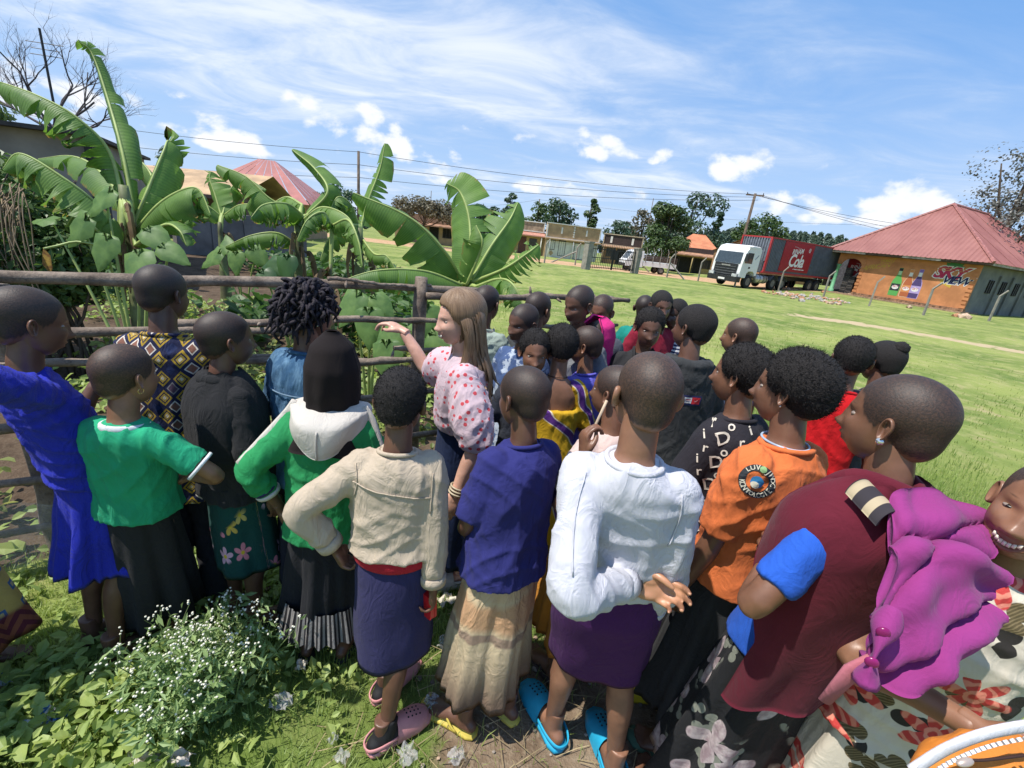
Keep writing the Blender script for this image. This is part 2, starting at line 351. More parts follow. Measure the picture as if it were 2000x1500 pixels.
shop('shop_building', 'small cream shop with faded red awning and low parapet, left of the white-walled shop', 985, 1056, 64, 4.2, ochre, mat('worn_parapet', (.40, .29, .20), .9, .2, 2.), 1.15, [('door', .45, .1, .95, 2.1, reddoor, 2), ('window', .74, .9, 1.0, 1.2, GLASSD, 3), ('window', .16, .9, 1.0, 1.2, GLASSD, 3)], trim=whitep, awn=(2.95, 1.0, .4, pinkawn), posts=(.04, .96))
r2, a2, u2, n2, L2 = shop('shop_building', 'tan shop with tall white-trimmed parapet and white lower wall behind the gate', 1062, 1165, 63, 4.35, tan, tan, 1.75, [('window', .12, 1.05, .8, 1.2, GLASSD, 2), ('window', .31, .35, .95, 2.0, GLASSD, 2), ('door', .66, .1, 1.7, 2.1, steel, 1)], lower=cream, lower_h=2.2, trim=whitep, awn=(2.58, .5, .06, tan), posts=(.06, .5, .97), d2=66)
for q in (.27, .74): MB().box(a2+u2*L2*q+Z3*3.6+n2*.07, (.22, .05, .8), (u2, n2, Z3)).obj('parapet_slot', [whitep], r2)
for i in range(5): MB().box(a2+u2*L2*.5+Z3*(2.95+i*.3)+n2*.08, (.2, .06, .2), (nrm(u2+Z3), n2, nrm(Z3-u2))).obj('diamond_ornament', [whitep], r2)
MB().box(a2+u2*L2*.12+Z3*.6+n2*.05, (.5, .03, .5), (nrm(u2+Z3), n2, nrm(Z3-u2))).obj('diamond_ornament', [tan], r2)
r3, a3, u3, n3, L3 = shop('shop_building', 'orange-brown shop with dark parapet and two white slots, behind the pickup', 1174, 1250, 67, 3.9, mat('orange_brown_wall', (.42, .235, .125), .9, .12), brownd, 1.35, [('window', .2, 1.0, .9, 1.1, GLASSD, 2), ('door', .5, .1, 1.1, 2.0, darkin, 0), ('door', .8, .1, 1.3, 2.0, darkin, 0)], trim=mat('ochre_trim', (.52, .42, .29), .8), awn=(2.5, .8, .12, mat('orange_awning', (.55, .33, .20), .7)), posts=(.03, .97))
for q in (.2, .75): MB().box(a3+u3*L3*q+Z3*3.25+n3*.07, (.28, .05, .85), (u3, n3, Z3)).obj('parapet_slot', [whitep], r3)
oroof = mat('orange_roof', (.55, .20, .095), .6, .12, 1.)
r4, a4, u4, n4, L4 = shop('shop_building', 'yellow house with orange hip roof and tin veranda right of the big tree', 1308, 1402, 66, 3.35, mat('dull_yellow_wall', (.47, .35, .16), .9, .1), brownd, .75, [('door', .12, .1, 1.2, 2.0, darkin, 0), ('door', .36, .1, 2.0, 2.0, darkin, 0), ('door', .62, .1, 1.0, 2.0, darkin, 0), ('window', .8, .9, 1.1, 1.1, GLASSD, 2)], awn=(2.75, 1.1, .3, rustroof), posts=(.02, .5, .98))
h = MB(); q = [a4-n4*.4+Z3*3.3, a4+u4*L4-n4*.4+Z3*3.3, a4+u4*L4-n4*8+Z3*3.3, a4-n4*8+Z3*3.3, a4+u4*L4*.38-n4*4+Z3*5.2, a4+u4*L4*.66-n4*4+Z3*5.2]
h.add(q, [[0, 1, 5, 4], [1, 2, 5], [2, 3, 4, 5], [3, 0, 4]]); h.obj('roof', [oroof], r4)
a, u, n, L = face(1393, 1492, 60, 55); rt = thing('brick_building', a+u*L/2, 'plain brown brick building with sloping top edge behind the white lorry cab', 'building')
b5 = MB(); b5.prism([(0, -.3), (L, -.3), (L, 4.6), (L*.55, 4.35), (0, 2.9)], u, Z3, a-n*8, 8); b5.obj('wall', [brickw], rt); MB().box(a+u*L*.5+Z3*3.9-n*4+n*4.05, (.01, .01, .01)).obj('nail', [rustroof], rt) if False else None
rf = MB(); rf.add([a-u*.2+Z3*2.95+n*.2, a+u*L*.55+Z3*4.42+n*.2, a+u*(L+.1)+Z3*4.67+n*.2, a+u*(L+.1)+Z3*4.67-n*8.2, a+u*L*.55+Z3*4.42-n*8.2, a-u*.2+Z3*2.95-n*8.2], [[0, 1, 4, 5], [1, 2, 3, 4]]); rf.obj('roof', [rustroof], rt)
shop('shop_building', 'low brown shop half hidden behind the thorny round tree', 770, 905, 58, 3.3, tan, mat('brown_parapet', (.33, .21, .13), .9, .2), .8, [('window', .3, .9, 1.2, 1.1, darkin, 2), ('door', .55, .1, 1.1, 2.0, darkin, 0), ('window', .75, .9, 1.2, 1.1, darkin, 2)], awn=(2.4, 1.3, .2, rustroof), posts=(.1, .9))
# far left: grey-brown house wall with mast, tin and red roofs beyond the bananas
a, u, n, L = face(-260, 205, 13.5, 12.5); ax = (u, n, Z3); rt = thing('grey_house', a+u*L/2, 'grey-brown plastered house wall rising behind the hedge on the far left', 'building')
hl, hr = 2.62, 2.72
w = MB(); w.prism([(0, -.2), (L, -.2), (L, hr), (0, hl)], u, Z3, a-n*6, 6); w.obj('wall', [mat('grey_brown_plaster', (.33, .285, .235), .95, .16, .9, .3, 20)], rt)
w = MB(); w.box(a+u*(L/2)+Z3*((hl+hr)/2+.035)-n*2.9, (L+.3, 6.4, .07), (nrm(u*L+Z3*(hr-hl)), n, nrm(Z3*L-u*(hr-hl)))); w.obj('roof_slab', [mat('stained_edge', (.07, .06, .055), .9)], rt)
w = MB(); w.box(a+u*(L+.04)+Z3*1.3-n*.3, (.12, .7, 2.7), ax); w.obj('corner_pillar', [mat('dark_plaster', (.045, .042, .04), .9)], rt)
tinr = mat('tan_tin_roof', (.50, .33, .18), .6, .16, 1.2); conc = mat('grey_block_wall', (.21, .20, .19), .95, .18, 1.2, .4, 12)
a, u, n, L = face(215, 470, 27, 24); rt = thing('tin_roof_house', a+u*L/2, 'low house with tan tin roof behind the left banana plants', 'building')
MB().box(a+u*L/2-n*3+Z3*.95, (L-.6, 5, 2.1), (u, n, Z3)).obj('wall', [mat('dark_mud_wall', (.16, .11, .08), .95)], rt)
rf = MB(); rf.add([a-u*.3+n*.7+Z3*1.95, a+u*(L+.3)+n*.7+Z3*1.95, a+u*(L+.3)-n*3+Z3*3.15, a-u*.3-n*3+Z3*2.95, a+u*(L+.3)-n*6+Z3*2.0, a-u*.3-n*6+Z3*2.0], [[0, 1, 2, 3], [3, 2, 4, 5]]); rf.obj('roof', [tinr], rt)
MB().box(a+u*L/2+n*.72+Z3*1.9, (L+.6, .05, .14), (u, n, Z3)).obj('fascia', [brownd], rt)
redr = mat('faded_red_roof', (.40, .145, .125), .55, .1, 1.)
a, u, n, L = face(400, 598, 34, 32); rt = thing('red_roof_house', a+u*L/2, 'house with steep faded red tin roof behind the banana grove', 'building')
MB().box(a+u*L/2-n*4+Z3*1.0, (L-.8, 7, 2.4), (u, n, Z3)).obj('wall', [tan], rt)
c = a+u*L*.47; tp = 4.55
def redface(p0, p1, p2, p3, k=11):
    for i in range(k):
        s0, s1 = i/k, (i+1)/k-.012; mb = MB()
        mb.add([p0+(p1-p0)*s0, p0+(p1-p0)*s1, p3+(p2-p3)*s1, p3+(p2-p3)*s0], [[0, 1, 2, 3]]); mb.obj('roof_sheet', [redr], rt)
e0, e1, e2, e3 = a-u*.5+n*.5+Z3*2.1, a+u*(L+.5)+n*.5+Z3*2.1, a+u*(L+.5)-n*8+Z3*2.1, a-u*.5-n*8+Z3*2.1
t0, t1 = c-u*.45-n*3.2+Z3*tp, c+u*.55-n*3.2+Z3*tp
redface(e0, e1, t1, t0, 7); redface(e1, e2, t1+.01*u, t1, 6); redface(e3, e0, t0, t0-.01*u, 6)
a, u, n, L = face(355, 590, 19, 21); rt = thing('block_wall', a+u*L/2, 'weathered grey block garden wall behind the banana stems', 'wall')
MB().box(a+u*L/2+Z3*.6, (L, .2, 1.25), (u, n, Z3)).obj('wall_body', [conc], rt)
for i in range(5): MB().box(a+u*L*(i/4)+Z3*.68, (.28, .28, 1.45), (u, n, Z3)).obj('pier', [conc], rt)
# ================================================================== GATE, FENCE POSTS, POLES, WIRES
concp = mat('concrete_post', (.29, .27, .23), .9, .14, 3., .3, 40)
iron = mat('black_iron', (.022, .022, .024), .5)
gl, gr = gnd(1143, 526), gnd(1238, 534); u = gr-gl; u[2] = 0; L = np.linalg.norm(u); u /= L; n = np.cross(u, Z3); ax = (u, n, Z3)
for p, lab in ((gl, 'left'), (gr, 'right')):
    rt = thing('gate_pillar', p, 'grey concrete pillar on the %s side of the black iron gate' % lab, 'pillar', 'gate pillars')
    MB().box(p+Z3*.95, (.5, .5, 2.1), ax).obj('shaft', [concp], rt); MB().box(p+Z3*2.04, (.6, .6, .1), ax).obj('cap', [concp], rt)
rt = thing('iron_gate', gl+u*L/2, 'black barred iron double gate between two concrete pillars', 'gate')
nb = 26
for i in range(nb):
    x = .35+(L-.7)*i/(nb-1); hgt = 1.75+.18*math.sin(math.pi*i/(nb-1)); mb = MB(); mb.tube([gl+u*x+Z3*.12, gl+u*x+Z3*hgt, gl+u*x+Z3*(hgt+.12)], [.018, .018, .002], 6); mb.obj('bar', [iron], rt)
for z in (.2, .95, 1.6): MB().box(gl+u*L/2+Z3*z, (L-.6, .05, .06), ax).obj('rail', [iron], rt)
for x in (.34, L/2-.06, L/2+.06, L-.34): MB().box(gl+u*x+Z3*.95, (.06, .06, 1.75), ax).obj('stile', [iron], rt)
MB().box(gl+u*(L*.52)+Z3*1.25, (.85, .02, .75), ax).obj('sheet_panel', [iron], rt)
def bent_post(px, py, lab, brace=None, hgt=2.0, k=0):
    p = gnd(px, py); rt = thing('fence_post', p, lab, 'post', 'bent concrete fence posts'); r = nrm((p[0], p[1], 0)); sd = np.cross(r, Z3)
    mb = MB(); mb.tube([p-Z3*.1, p+Z3*hgt*.78+sd*rnd.uniform(-.04, .04), p+Z3*hgt*.98+sd*.26], [.07, .06, .055], 4); mb.obj('shaft', [concp], rt)
    for s_ in ([brace] if brace else []):
        mb = MB(); mb.tube([p+Z3*1.25+r*.05, p+sd*s_*1.5-Z3*.05+r*.1], [.06, .06], 4); mb.obj('brace', [concp], rt)
for i, (px, py, br, lab) in enumerate([(1063, 514, None, 'bent concrete post in front of the white-walled shop'), (1123, 518, -1.5, 'bent concrete post with a long brace left of the gate'), (1302, 542, 1, 'bent concrete post with a brace right of the pickup'), (1363, 549, None, 'bent concrete post midway between pickup and white lorry'), (1434, 561, None, 'bent concrete post in front of the lorry cab'), (1520, 568, None, 'bent concrete post in front of the lorry rear wheels'), (1608, 580, None, 'bent concrete post beside the green veranda column'), (1697, 598, None, 'bent concrete post left of the painted bottles'), (1803, 616, None, 'bent concrete post below the red painted lettering'), (1931, 627, None, 'bent concrete post in front of the grey house side')]):
    bent_post(px, py, lab, br)
p = gnd(1250, 530); rt = thing('leaning_stay', p, 'short leaning concrete stay beside the right gate pillar', 'post'); MB().tube([p+V((-.2, 0, .9)), p+V((1.1, .1, -.1))], [.06, .06], 4).obj('shaft', [concp], rt)
wood = mat('pole_wood', (.155, .115, .085), .9, .2, 3.)
def upole(px, ptop, pbase, d, lab, arm=None, r=.12):
    b_ = hz(px[1], pbase, d); t_ = hz(px[0], ptop, d); b_[2] = float(gh(b_[0], b_[1]))-.2
    tp = V((b_[0], b_[1], t_[2])); rt = thing('utility_pole', b_, lab, 'utility pole'); mb = MB(); mb.tube([b_, tp], [r*1.25, r], 10); mb.obj('pole', [wood], rt, True)
    if arm:
        sd = nrm(np.cross((b_[0], b_[1], 0), Z3))
        for z in arm:
            MB().box(tp-Z3*z, (1.6, .1, .12), (sd, np.cross(Z3, sd), Z3)).obj('crossarm', [wood], rt)
            for s_ in (-.7, .7): MB().tube([tp-Z3*(z-.06)+sd*s_, tp-Z3*(z-.24)+sd*s_], [.05, .03], 6).obj('insulator', [iron], rt)
    return tp
P1 = upole((712, 700), 297, 480, 40, 'dark wooden utility pole rising behind the banana grove', None, .1)
P2 = upole((1476, 1443), 378, 500, 52, 'leaning-looking utility pole with crossarm behind the lorry cab', (.15,))
P3 = upole((1047, 1044), 388, 470, 95, 'thin far utility pole behind the tan shop', None, .1)
P4 = upole((838, 838), 372, 460, 80, 'thin far aerial pole left of the front banana plant', None, .05)
P5 = upole((1264, 1262), 386, 460, 90, 'thin far aerial mast beside the big tree', None, .06)
wirem = mat('wire', (.04, .045, .055), .6); wc = [0]
def wire(a, b, sag, lab):
    t = np.linspace(0, 1, 24)[:, None]; P = V(a)*(1-t)+V(b)*t; P[:, 2] -= (4*sag*t*(1-t))[:, 0]
    o = MB().tube(P, .016, 4).obj('power_line', [wirem], None, True); tag(o, lab, 'cable', 'overhead power lines')
for i, (dz, y0) in enumerate(((0, 205), (.9, 243), (1.8, 285))):
    wire(hz(-60, y0, 55), P1-Z3*(dz+.05), .4, 'overhead power line, %s of three, running left from the dark pole' % ('top', 'middle', 'lowest')[i])
    wire(P1-Z3*(dz+.05), P2-Z3*(.1+dz*.25)+V((.4*i-.4, 0, 0)), .5, 'overhead power line, %s of three, between the two near poles' % ('top', 'middle', 'lowest')[i])
for i in range(3): wire(P2-Z3*.08+V((.7*i-.7, 0, 0)), hz(2100, 470+i*22, 75), .8, 'overhead power line, %s of three, running right from the crossarm pole' % ('top', 'middle', 'lowest')[i])
wire(P3-Z3*.1, hz(1740, 440, 100), 1.0, 'thin far power line running right from the far pole'); wire(P3-Z3*.1, hz(520, 400, 90), 1.5, 'thin far power line running left from the far pole')
rt = thing('aerial_mast', hz(113, 245, 15)*V((1, 1, 0)), 'tall thin television aerial mast beside the bare tree', 'aerial'); b_ = hz(113, 245, 15); t_ = hz(66, 52, 15)
tp = V((b_[0], b_[1], t_[2])); MB().tube([V((b_[0], b_[1], 0)), tp], [.03, .022], 6).obj('mast', [iron], rt)
for z, w_ in ((.25, .7), (.36, .5), (.47, .6)): MB().tube([tp-Z3*z-V((w_/2, 0, 0)), tp-Z3*z+V((w_/2, .1, 0))], .008, 5).obj('dipole', [iron], rt)
# ================================================================== ORANGE HOUSE WITH THE MURAL
HO = gnd(1878, 612); HL = V((27.61, 42.34, 0)); e1 = HL-HO; e1[2] = 0; HW = float(np.linalg.norm(e1)); e1 /= HW
HU = -e1; HN = np.cross(HU, Z3); HB = -HN; hax = (HU, HN, Z3); EH = 3.62
def wallpt(px, py):
    r = ray(px, py); t = np.dot(HO-CAM, HN)/np.dot(r, HN); p = CAM+r*t; return np.dot(p-HO, HU), p[2]-HO[2]
orange = mat('orange_plaster', (.56, .235, .10), .9, .13, .9, .25, 25); conc2 = mat('grey_plaster', (.20, .20, .185), .95, .2, .7, .3, 14, col2=(.12, .125, .12))
house = thing('orange_house', HO+e1*HW/2, 'orange-plastered house with faded red hip roof and painted soda bottles', 'building')
def wp(x, z, o=0.): return HO+HU*x+Z3*z+HN*o
xj = -7.57; DP = 15.5
arch = [(xj, 2.45)]+[((-HW+.25+xj)/2+((xj+HW-.25)/2)*math.cos(t), 2.45+.62*math.sin(t)) for t in np.linspace(.25, math.pi-.25, 9)]+[(-HW+.25, 2.45)]
MB().prism([(xj, .3), (0, .3), (0, EH), (-HW, EH), (-HW, 2.3)]+arch[::-1][:-1]+[(xj, 2.4)], HU, Z3, HO-HN*.22, .22).obj('front_wall', [orange], house)
MB().box(wp(xj/2, .05, -.08), (abs(xj)+.1, .42, .5), hax).obj('stone_plinth', [mat('rubble_plinth', (.30, .17, .10), .95, .3, 5., .8, 10)], house)
MB().box(wp(-HW/2-.2, -.02, -1.), (HW+.6, 3.0, .24), hax).obj('veranda_floor', [mat('veranda_floor_dirt', (.36, .24, .16), .95, .2)], house)
MB().box(HO+HB*DP/2+Z3*1.7+HU*(-.11), (.22, DP-.5, 4.), (HU, HB, Z3)).obj('side_wall', [conc2], house)
MB().box(wp(-HW/2, 1.7, -DP), (HW, .2, 3.9), hax).obj('back_wall', [conc2], house)
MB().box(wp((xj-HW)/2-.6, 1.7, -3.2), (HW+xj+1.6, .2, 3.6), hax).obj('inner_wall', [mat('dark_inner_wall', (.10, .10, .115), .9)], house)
MB().box(wp(xj+.1, 1.7, -1.7), (.2, 2.9, 3.6), hax).obj('veranda_wall', [orange], house)
for i in range(11):   # toothed plaster quoins on both edges of the painted wall
    for x in (-.13, xj+.13): MB().box(wp(x, .45+i*.29, .02), (.24 if i % 2 else .34, .05, .2), hax).obj('quoin', [orange], house)
MB().box(wp(xj/2-.1, 3.0, .012), (abs(xj)-.9, .02, .05), hax).obj('moulding', [orange], house); MB().box(wp(xj/2-.1, 2.86, .012), (abs(xj)-.9, .02, .05), hax).obj('moulding', [orange], house)
grn = mat('green_column_paint', (.16, .42, .23), .6, .1)
cb = wp(-HW+.12, 0, -.1); mb = MB(); mb.tube([cb+Z3*.05, cb+Z3*.12, cb+Z3*.32, cb+Z3*.36, cb+Z3*2.35, cb+Z3*2.4, cb+Z3*2.5], [.24, .24, .21, .15, .13, .18, .2], 14); mb.obj('column', [grn], house, True)
for k, y in enumerate((2.6, 5.0, 7.6, 10.4)):
    c = HO+HB*y+HU*.02+Z3*2.05; MB().box(c, (.06, .75, .95), (HU, HB, Z3)).obj('window', [darkin], house)
    w_ = MB(); [w_.box(c+HU*.05+HB*q, (.05, .06, .95), (HU, HB, Z3)) for q in (-.36, 0, .36)]; w_.obj('window_bars', [iron], house)
    MB().box(HO+HB*(y+1.25)+HU*.06+Z3*1.3, (.12, .25, 3.2), (HU, HB, Z3)).obj('pilaster', [conc2], house)
# hip roof: sheets of corrugated iron, each its own piece
roofm, nt, b = newmat('faded_red_corrugated_iron'); t = NT(nt); nn_ = t.noise(t.geo(), .5, 5, .6)
t.inp(b.inputs['Base Color'], t.mix(t.rng(nn_, .3, .7), (.235, .085, .072), (.305, .125, .105))); b.inputs['Roughness'].default_value = .5; b.inputs['Specular IOR Level'].default_value = .5
OV = .75; RZ = 8.0
f0, f1 = wp(-HW-OV, EH+.02, OV), wp(OV, EH+.02, OV); bk1 = wp(OV, EH+.02, -DP-OV); bk0 = wp(-HW-OV, EH+.02, -DP-OV)
ap1 = wp(-HW/2, RZ, -4.46); ap2 = wp(-HW/2, RZ, -DP+4.46)
def roof_face(A, B, T0, T1, pitch=.30, per=4):
    """corrugated sheets between eave A-B and ridge T0-T1 (T0 above A's side)"""
    u = B-A; L = np.linalg.norm(u); u = u/L; up = (T0+T1)/2-(A+B)/2; up = nrm(up-u*np.dot(up, u)); nn = nrm(np.cross(u, up)); Hh = np.dot(T0-A, up); a0 = np.dot(T0-A, u); a1 = np.dot(T1-A, u)
    def top(x): return Hh*min(1, max(0, x/max(a0, 1e-6)), ) if x < a0 else (Hh if x <= a1 else Hh*max(0, (L-x)/max(L-a1, 1e-6)))
    ns = int(L/pitch/per)+1; x = 0
    for s_ in range(ns):
        xs = [min(L, (s_*per+k/4)*pitch) for k in range(per*4+1)]; v = []; 
        for x in xs:
            ph = (x/pitch) % 1; z = .035*(1 if ph < .2 or ph > .8 else -.0)+ (.012 if s_ % 2 else 0)
            v += [A+u*x+nn*z-up*.05, A+u*x+up*top(x)+nn*z]
        mb = MB(); mb.add(v, [[2*i, 2*i+2, 2*i+3, 2*i+1] for i in range(len(xs)-1)]); mb.obj('roof_sheet', [roofm], house)
roof_face(f0, f1, ap1, ap1); roof_face(f1, bk1, ap1, ap2); roof_face(bk1, bk0, ap2, ap2); roof_face(bk0, f0, ap2, ap1)
for p, q in ((f0, ap1), (f1, ap1), (ap1, ap2), (bk1, ap2), (bk0, ap2)): MB().tube([p+Z3*.04, q+Z3*.05], .11, 6).obj('ridge_cap', [mat('ridge_red', (.38, .155, .135), .5)], house)
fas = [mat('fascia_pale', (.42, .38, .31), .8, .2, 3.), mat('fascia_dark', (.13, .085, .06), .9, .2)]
for i, (x0, x1, k) in enumerate(((-HW-OV, -HW+2.3, 0), (-HW+2.3, -HW+4.9, 1), (-HW+4.9, -HW+7.4, 0), (-HW+7.4, OV, 1))): MB().box(wp((x0+x1)/2, EH-.06, OV-.05-.01*k), (x1-x0-.02, .05, .2), hax).obj('fascia_board', [fas[k]], house)
MB().box((f1+bk1)/2-Z3*.09-HU*.06, (.05, DP+1.4, .2), (HU, HB, Z3)).obj('fascia_board', [fas[0]], house)
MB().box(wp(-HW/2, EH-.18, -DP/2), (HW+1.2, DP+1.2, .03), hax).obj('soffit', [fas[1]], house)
# mural: bottles and lettering, flat paint on the wall
cols = {k: flat('paint_'+k, c) for k, c in dict(green=(.10, .36, .09), dgreen=(.05, .20, .09), black=(.025, .03, .035), white=(.75, .74, .72), palegreen=(.45, .62, .38), purple=(.22, .14, .42), dpurple=(.075, .05, .16), lilac=(.42, .32, .60), crimson=(.45, .03, .09), navy=(.02, .025, .09), rust=(.42, .12, .045), yellow=(.55, .36, .05), outline=(.72, .55, .38), orange2=(.62, .25, .09)).items()}
CK = list(cols); CM = [cols[k] for k in CK]
def ck(k): return CK.index(k)
mural = MB()
def bottle(px, pyb, pyt, body, cap, lab, label, line):
    x, z0 = wallpt(*pyb); _, z1 = wallpt(*pyt); h = z1-z0; w = h*.135
    prof = [(0, 1), (.03, 1.06), (.44, 1.06), (.55, .95), (.66, .62), (.76, .42), (.88, .38), (1., .42)]
    def pr(t): return w*np.interp(t, [p[0] for p in prof], [p[1] for p in prof])
    def band(t0, t1, c, k=1., lift=.006):
        ts = np.linspace(t0, t1, 10); v = [wp(x-pr(t)*k, z0+t*h, lift) for t in ts]+[wp(x+pr(t)*k, z0+t*h, lift) for t in ts]
        mural.add(v, [[i, 10+i, 11+i, i+1] for i in range(9)], ck(c))
    ts = (0, 1); band(-.015, 1.01, line, 1.14, .005)
    band(0, .9, body, 1, .008); band(.76, .9, lab, .98, .010); band(.9, 1., cap, 1.05, .011); band(.17, .43, label, 1., .010)
    v, f = [wp(x+w*.8*math.cos(a), z0+h*.30+w*.55*math.sin(a), .012) for a in np.linspace(0, 6.28, 14)[:-1]], [list(range(13))]; mural.add(v, f, ck('white'))
    put_text(mural, 'SKY', wp(x, z0+h*.32), HU, Z3, w*.75, ck('crimson'), .2, .02, .014)
bottle(0, (1742, 576), (1762, 524), 'green', 'black', 'palegreen', 'black', 'green'); bottle(0, (1763, 579), (1781, 527), 'rust', 'orange2', 'white', 'orange2', 'outline'); bottle(0, (1780, 582), (1802, 527), 'dpurple', 'purple', 'white', 'lilac', 'lilac')
xs, zs = wallpt(1853, 534); xv, zv = wallpt(1866, 549)
put_text(mural, 'SKY', wp(xs, zs), HU, Z3, 1.15, ck('white'), .35, .085, .006, .86); put_text(mural, 'SKY', wp(xs, zs), HU, Z3, 1.15, ck('crimson'), .35, .035, .009, .86)
put_text(mural, 'VIEW', wp(xv, zv), HU, Z3, .80, ck('white'), .35, .07, .007, .8); put_text(mural, 'VIEW', wp(xv, zv), HU, Z3, .80, ck('navy'), .35, .02, .011, .8)
xg, zg = wallpt(1863, 523); mural.add([wp(xg+.55*math.cos(a)*(1.25 if i % 2 else .9), zg+.42*math.sin(a)*(1.25 if i % 2 else .9), .004) for i, a in enumerate(np.linspace(0, math.pi, 15))], [list(range(15))], ck('dgreen'))
xy_, zy = wallpt(1845, 553); mural.add([wp(xy_-.3, zy, .004), wp(xy_+.4, zy-.3, .004), wp(xy_+.5, zy+.25, .004), wp(xy_-.3, zy+.3, .004)], [[0, 1, 2, 3]], ck('yellow'))
xm, zm = wallpt(1711, 521); put_text(mural, 'AFRICAN', wp(xm, zm), nrm(HU+Z3*.28), Z3, .55, ck('yellow'), .3, .0, .005, .85); xm, zm = wallpt(1733, 511); put_text(mural, 'SPIRIT', wp(xm, zm), nrm(HU+Z3*.28), Z3, .5, ck('yellow'), .3, .0, .005, .85)
mural.obj('mural_paint', CM, house)
# cola board inside the veranda arch
def cola(mb, org, u, v, w, h, k=1.):
    n_ = nrm(np.cross(u, v)); o = V(org)
    mb.add([o-u*w/2-v*h/2+n_*.003, o+u*w/2-v*h/2+n_*.003, o+u*w/2+v*h/2+n_*.003, o-u*w/2+v*h/2+n_*.003], [[0, 1, 2, 3]], 0)
    put_text(mb, 'RINAM', o+v*h*.2-u*w*.03, u, v, h*.25, 1, .1, .014, .008, .95, lambda x: .12*h*np.sin(x*6/w)*.3); put_text(mb, 'Cola', o-v*h*.13, u, v, h*.60, 1, .22, .025, .008, .9)
    for i in range(9): mb.box(o-v*h*.4+u*w*(-.03+i*.043)+n_*.008, (w*(.02+.012*(i*7 % 3)), .004, h*.03), (u, n_, v), 1)   # a line of small print, too small to read
    for i in range(7): c = o+u*w*(-.16+i*.05)+v*h*(.36-.01*i); mb.box(c+n_*.008, (h*.025, .004, h*.025), (u, n_, v), 1)
    for i in range(16):
        a, b_ = 2*math.pi*i/16, 2*math.pi*(i+1)/16; c = o+u*w*.36+v*h*.30
        mb.add([c+(u*math.cos(q)+v*math.sin(q))*r_*h+n_*.008 for q, r_ in ((a, .075), (b_, .075), (b_, .055), (a, .055))], [[0, 1, 2, 3]], 1)
    mb.box(o+u*w*.36+v*h*.30+n_*.008, (h*.06, .004, h*.03), (u, n_, v), 1)
redp = mat('cola_red', (.36, .018, .032), .45, .08); whl = mat('sign_white', (.80, .78, .76), .5, .04)
sb = MB(); cola(sb, wp(-8.45, 2.05, -1.55), HU, Z3, 2.0, 1.9); sb.box(wp(-8.45, 1.6, -1.58), (2.0, .05, 2.9), hax, 0); o = sb.obj('cola_board', [redp, whl], None); tag(o, 'dark red cola board standing inside the veranda arch', 'sign')
# crates stacked under the arch
crm = [mat('crate_black', (.035, .035, .04), .6), mat('crate_grey', (.10, .09, .085), .7)]
def crate(c, ang, m, lab):
    rt = thing('bottle_crate', c, lab, 'crate', 'crates stacked under the veranda arch'); ca, sa = math.cos(ang), math.sin(ang); U = HU*ca+HB*sa; Bk = HB*ca-HU*sa; ax = (U, Bk, Z3)
    for s_ in (-1, 1):
        for z in (.05, .2): MB().box(c+Bk*.17*s_+Z3*z, (.44, .03, .08), ax).obj('side_band', [m], rt); MB().box(c+U*.215*s_+Z3*z, (.03, .31, .08), ax).obj('side_band', [m], rt)
    for s_ in (-1, 1):
        for q in (-1, 1): MB().box(c+U*.215*s_+Bk*.172*q+Z3*.12, (.036, .036, .238), ax).obj('corner', [m], rt)
    MB().box(c+Z3*.012, (.40, .31, .02), ax).obj('base', [m], rt); MB().box(c+Z3*.11, (.38, .29, .17), ax).obj('bottles', [crm[1]], rt)
ORD = ['lowest', 'second', 'third', 'fourth', 'fifth', 'sixth', 'seventh', 'eighth', 'ninth', 'tenth']
for s_, (x, cnt, nm) in enumerate(((-8.62, 9, 'taller left'), (-8.14, 6, 'shorter right'))):
    for i in range(cnt): crate(wp(x+rnd.uniform(-.02, .02), .102+i*.243, -.55), rnd.uniform(-.05, .05), crm[(i+s_) % 2], '%s crate of the %s stack under the orange arch' % (ORD[i], nm))
# rubble along the house front
stm = [mat('pale_rubble', (.52, .37, .26), .95, .2, 8.), mat('brick_rubble', (.45, .22, .12), .95, .2, 8.), mat('grey_rubble', (.40, .37, .33), .95, .2, 8.)]
def rock(c, r, seed, flatten=.6):
    q = np.random.RandomState(seed); bm = bmesh.new(); bmesh.ops.create_icosphere(bm, subdivisions=1, radius=1); v = np.array([x.co for x in bm.verts]); f = [[x.index for x in p.verts] for p in bm.faces]; bm.free()
    v = v*(1+.35*(q.rand(len(v), 1)-.5))*V((1, .7+.5*q.rand(), flatten))*r; a = q.rand()*6.28; R_ = np.array([[math.cos(a), -math.sin(a), 0], [math.sin(a), math.cos(a), 0], [0, 0, 1]]); return v@R_.T+V(c), f
mb = MB()
for i in range(110):
    s_ = rnd.random(); p = gnd(1500+s_*150+rnd.gauss(0, 6), 570+s_*22+rnd.gauss(0, 3.5)); v, f = rock(p+Z3*.04, rnd.uniform(.06, .22), i); mb.add(v, f, rnd.randrange(3))
tag(mb.obj('broken_brick_rubble', stm, None), 'strip of pale broken brick and plaster lying between lorry and orange house', 'rubble', kind='stuff')
for i, (px, py, r) in enumerate(((1884, 622, .42), (1868, 619, .28), (1661, 577, .30), (1608, 572, .2), (1775, 602, .2))):
    v, f = rock(gnd(px, py)+Z3*.08, r, 900+i); o = mesh_obj('loose_stone', v-0, f, stm[i % 2], None, False); tag(o, ('large tan stone at the right corner of the orange house', 'flat pale stone beside the large corner stone', 'stone by the foot of the arch pier', 'whitish stone by the green column', 'small stone under the painted bottles')[i], 'stone', 'loose stones by the orange house')
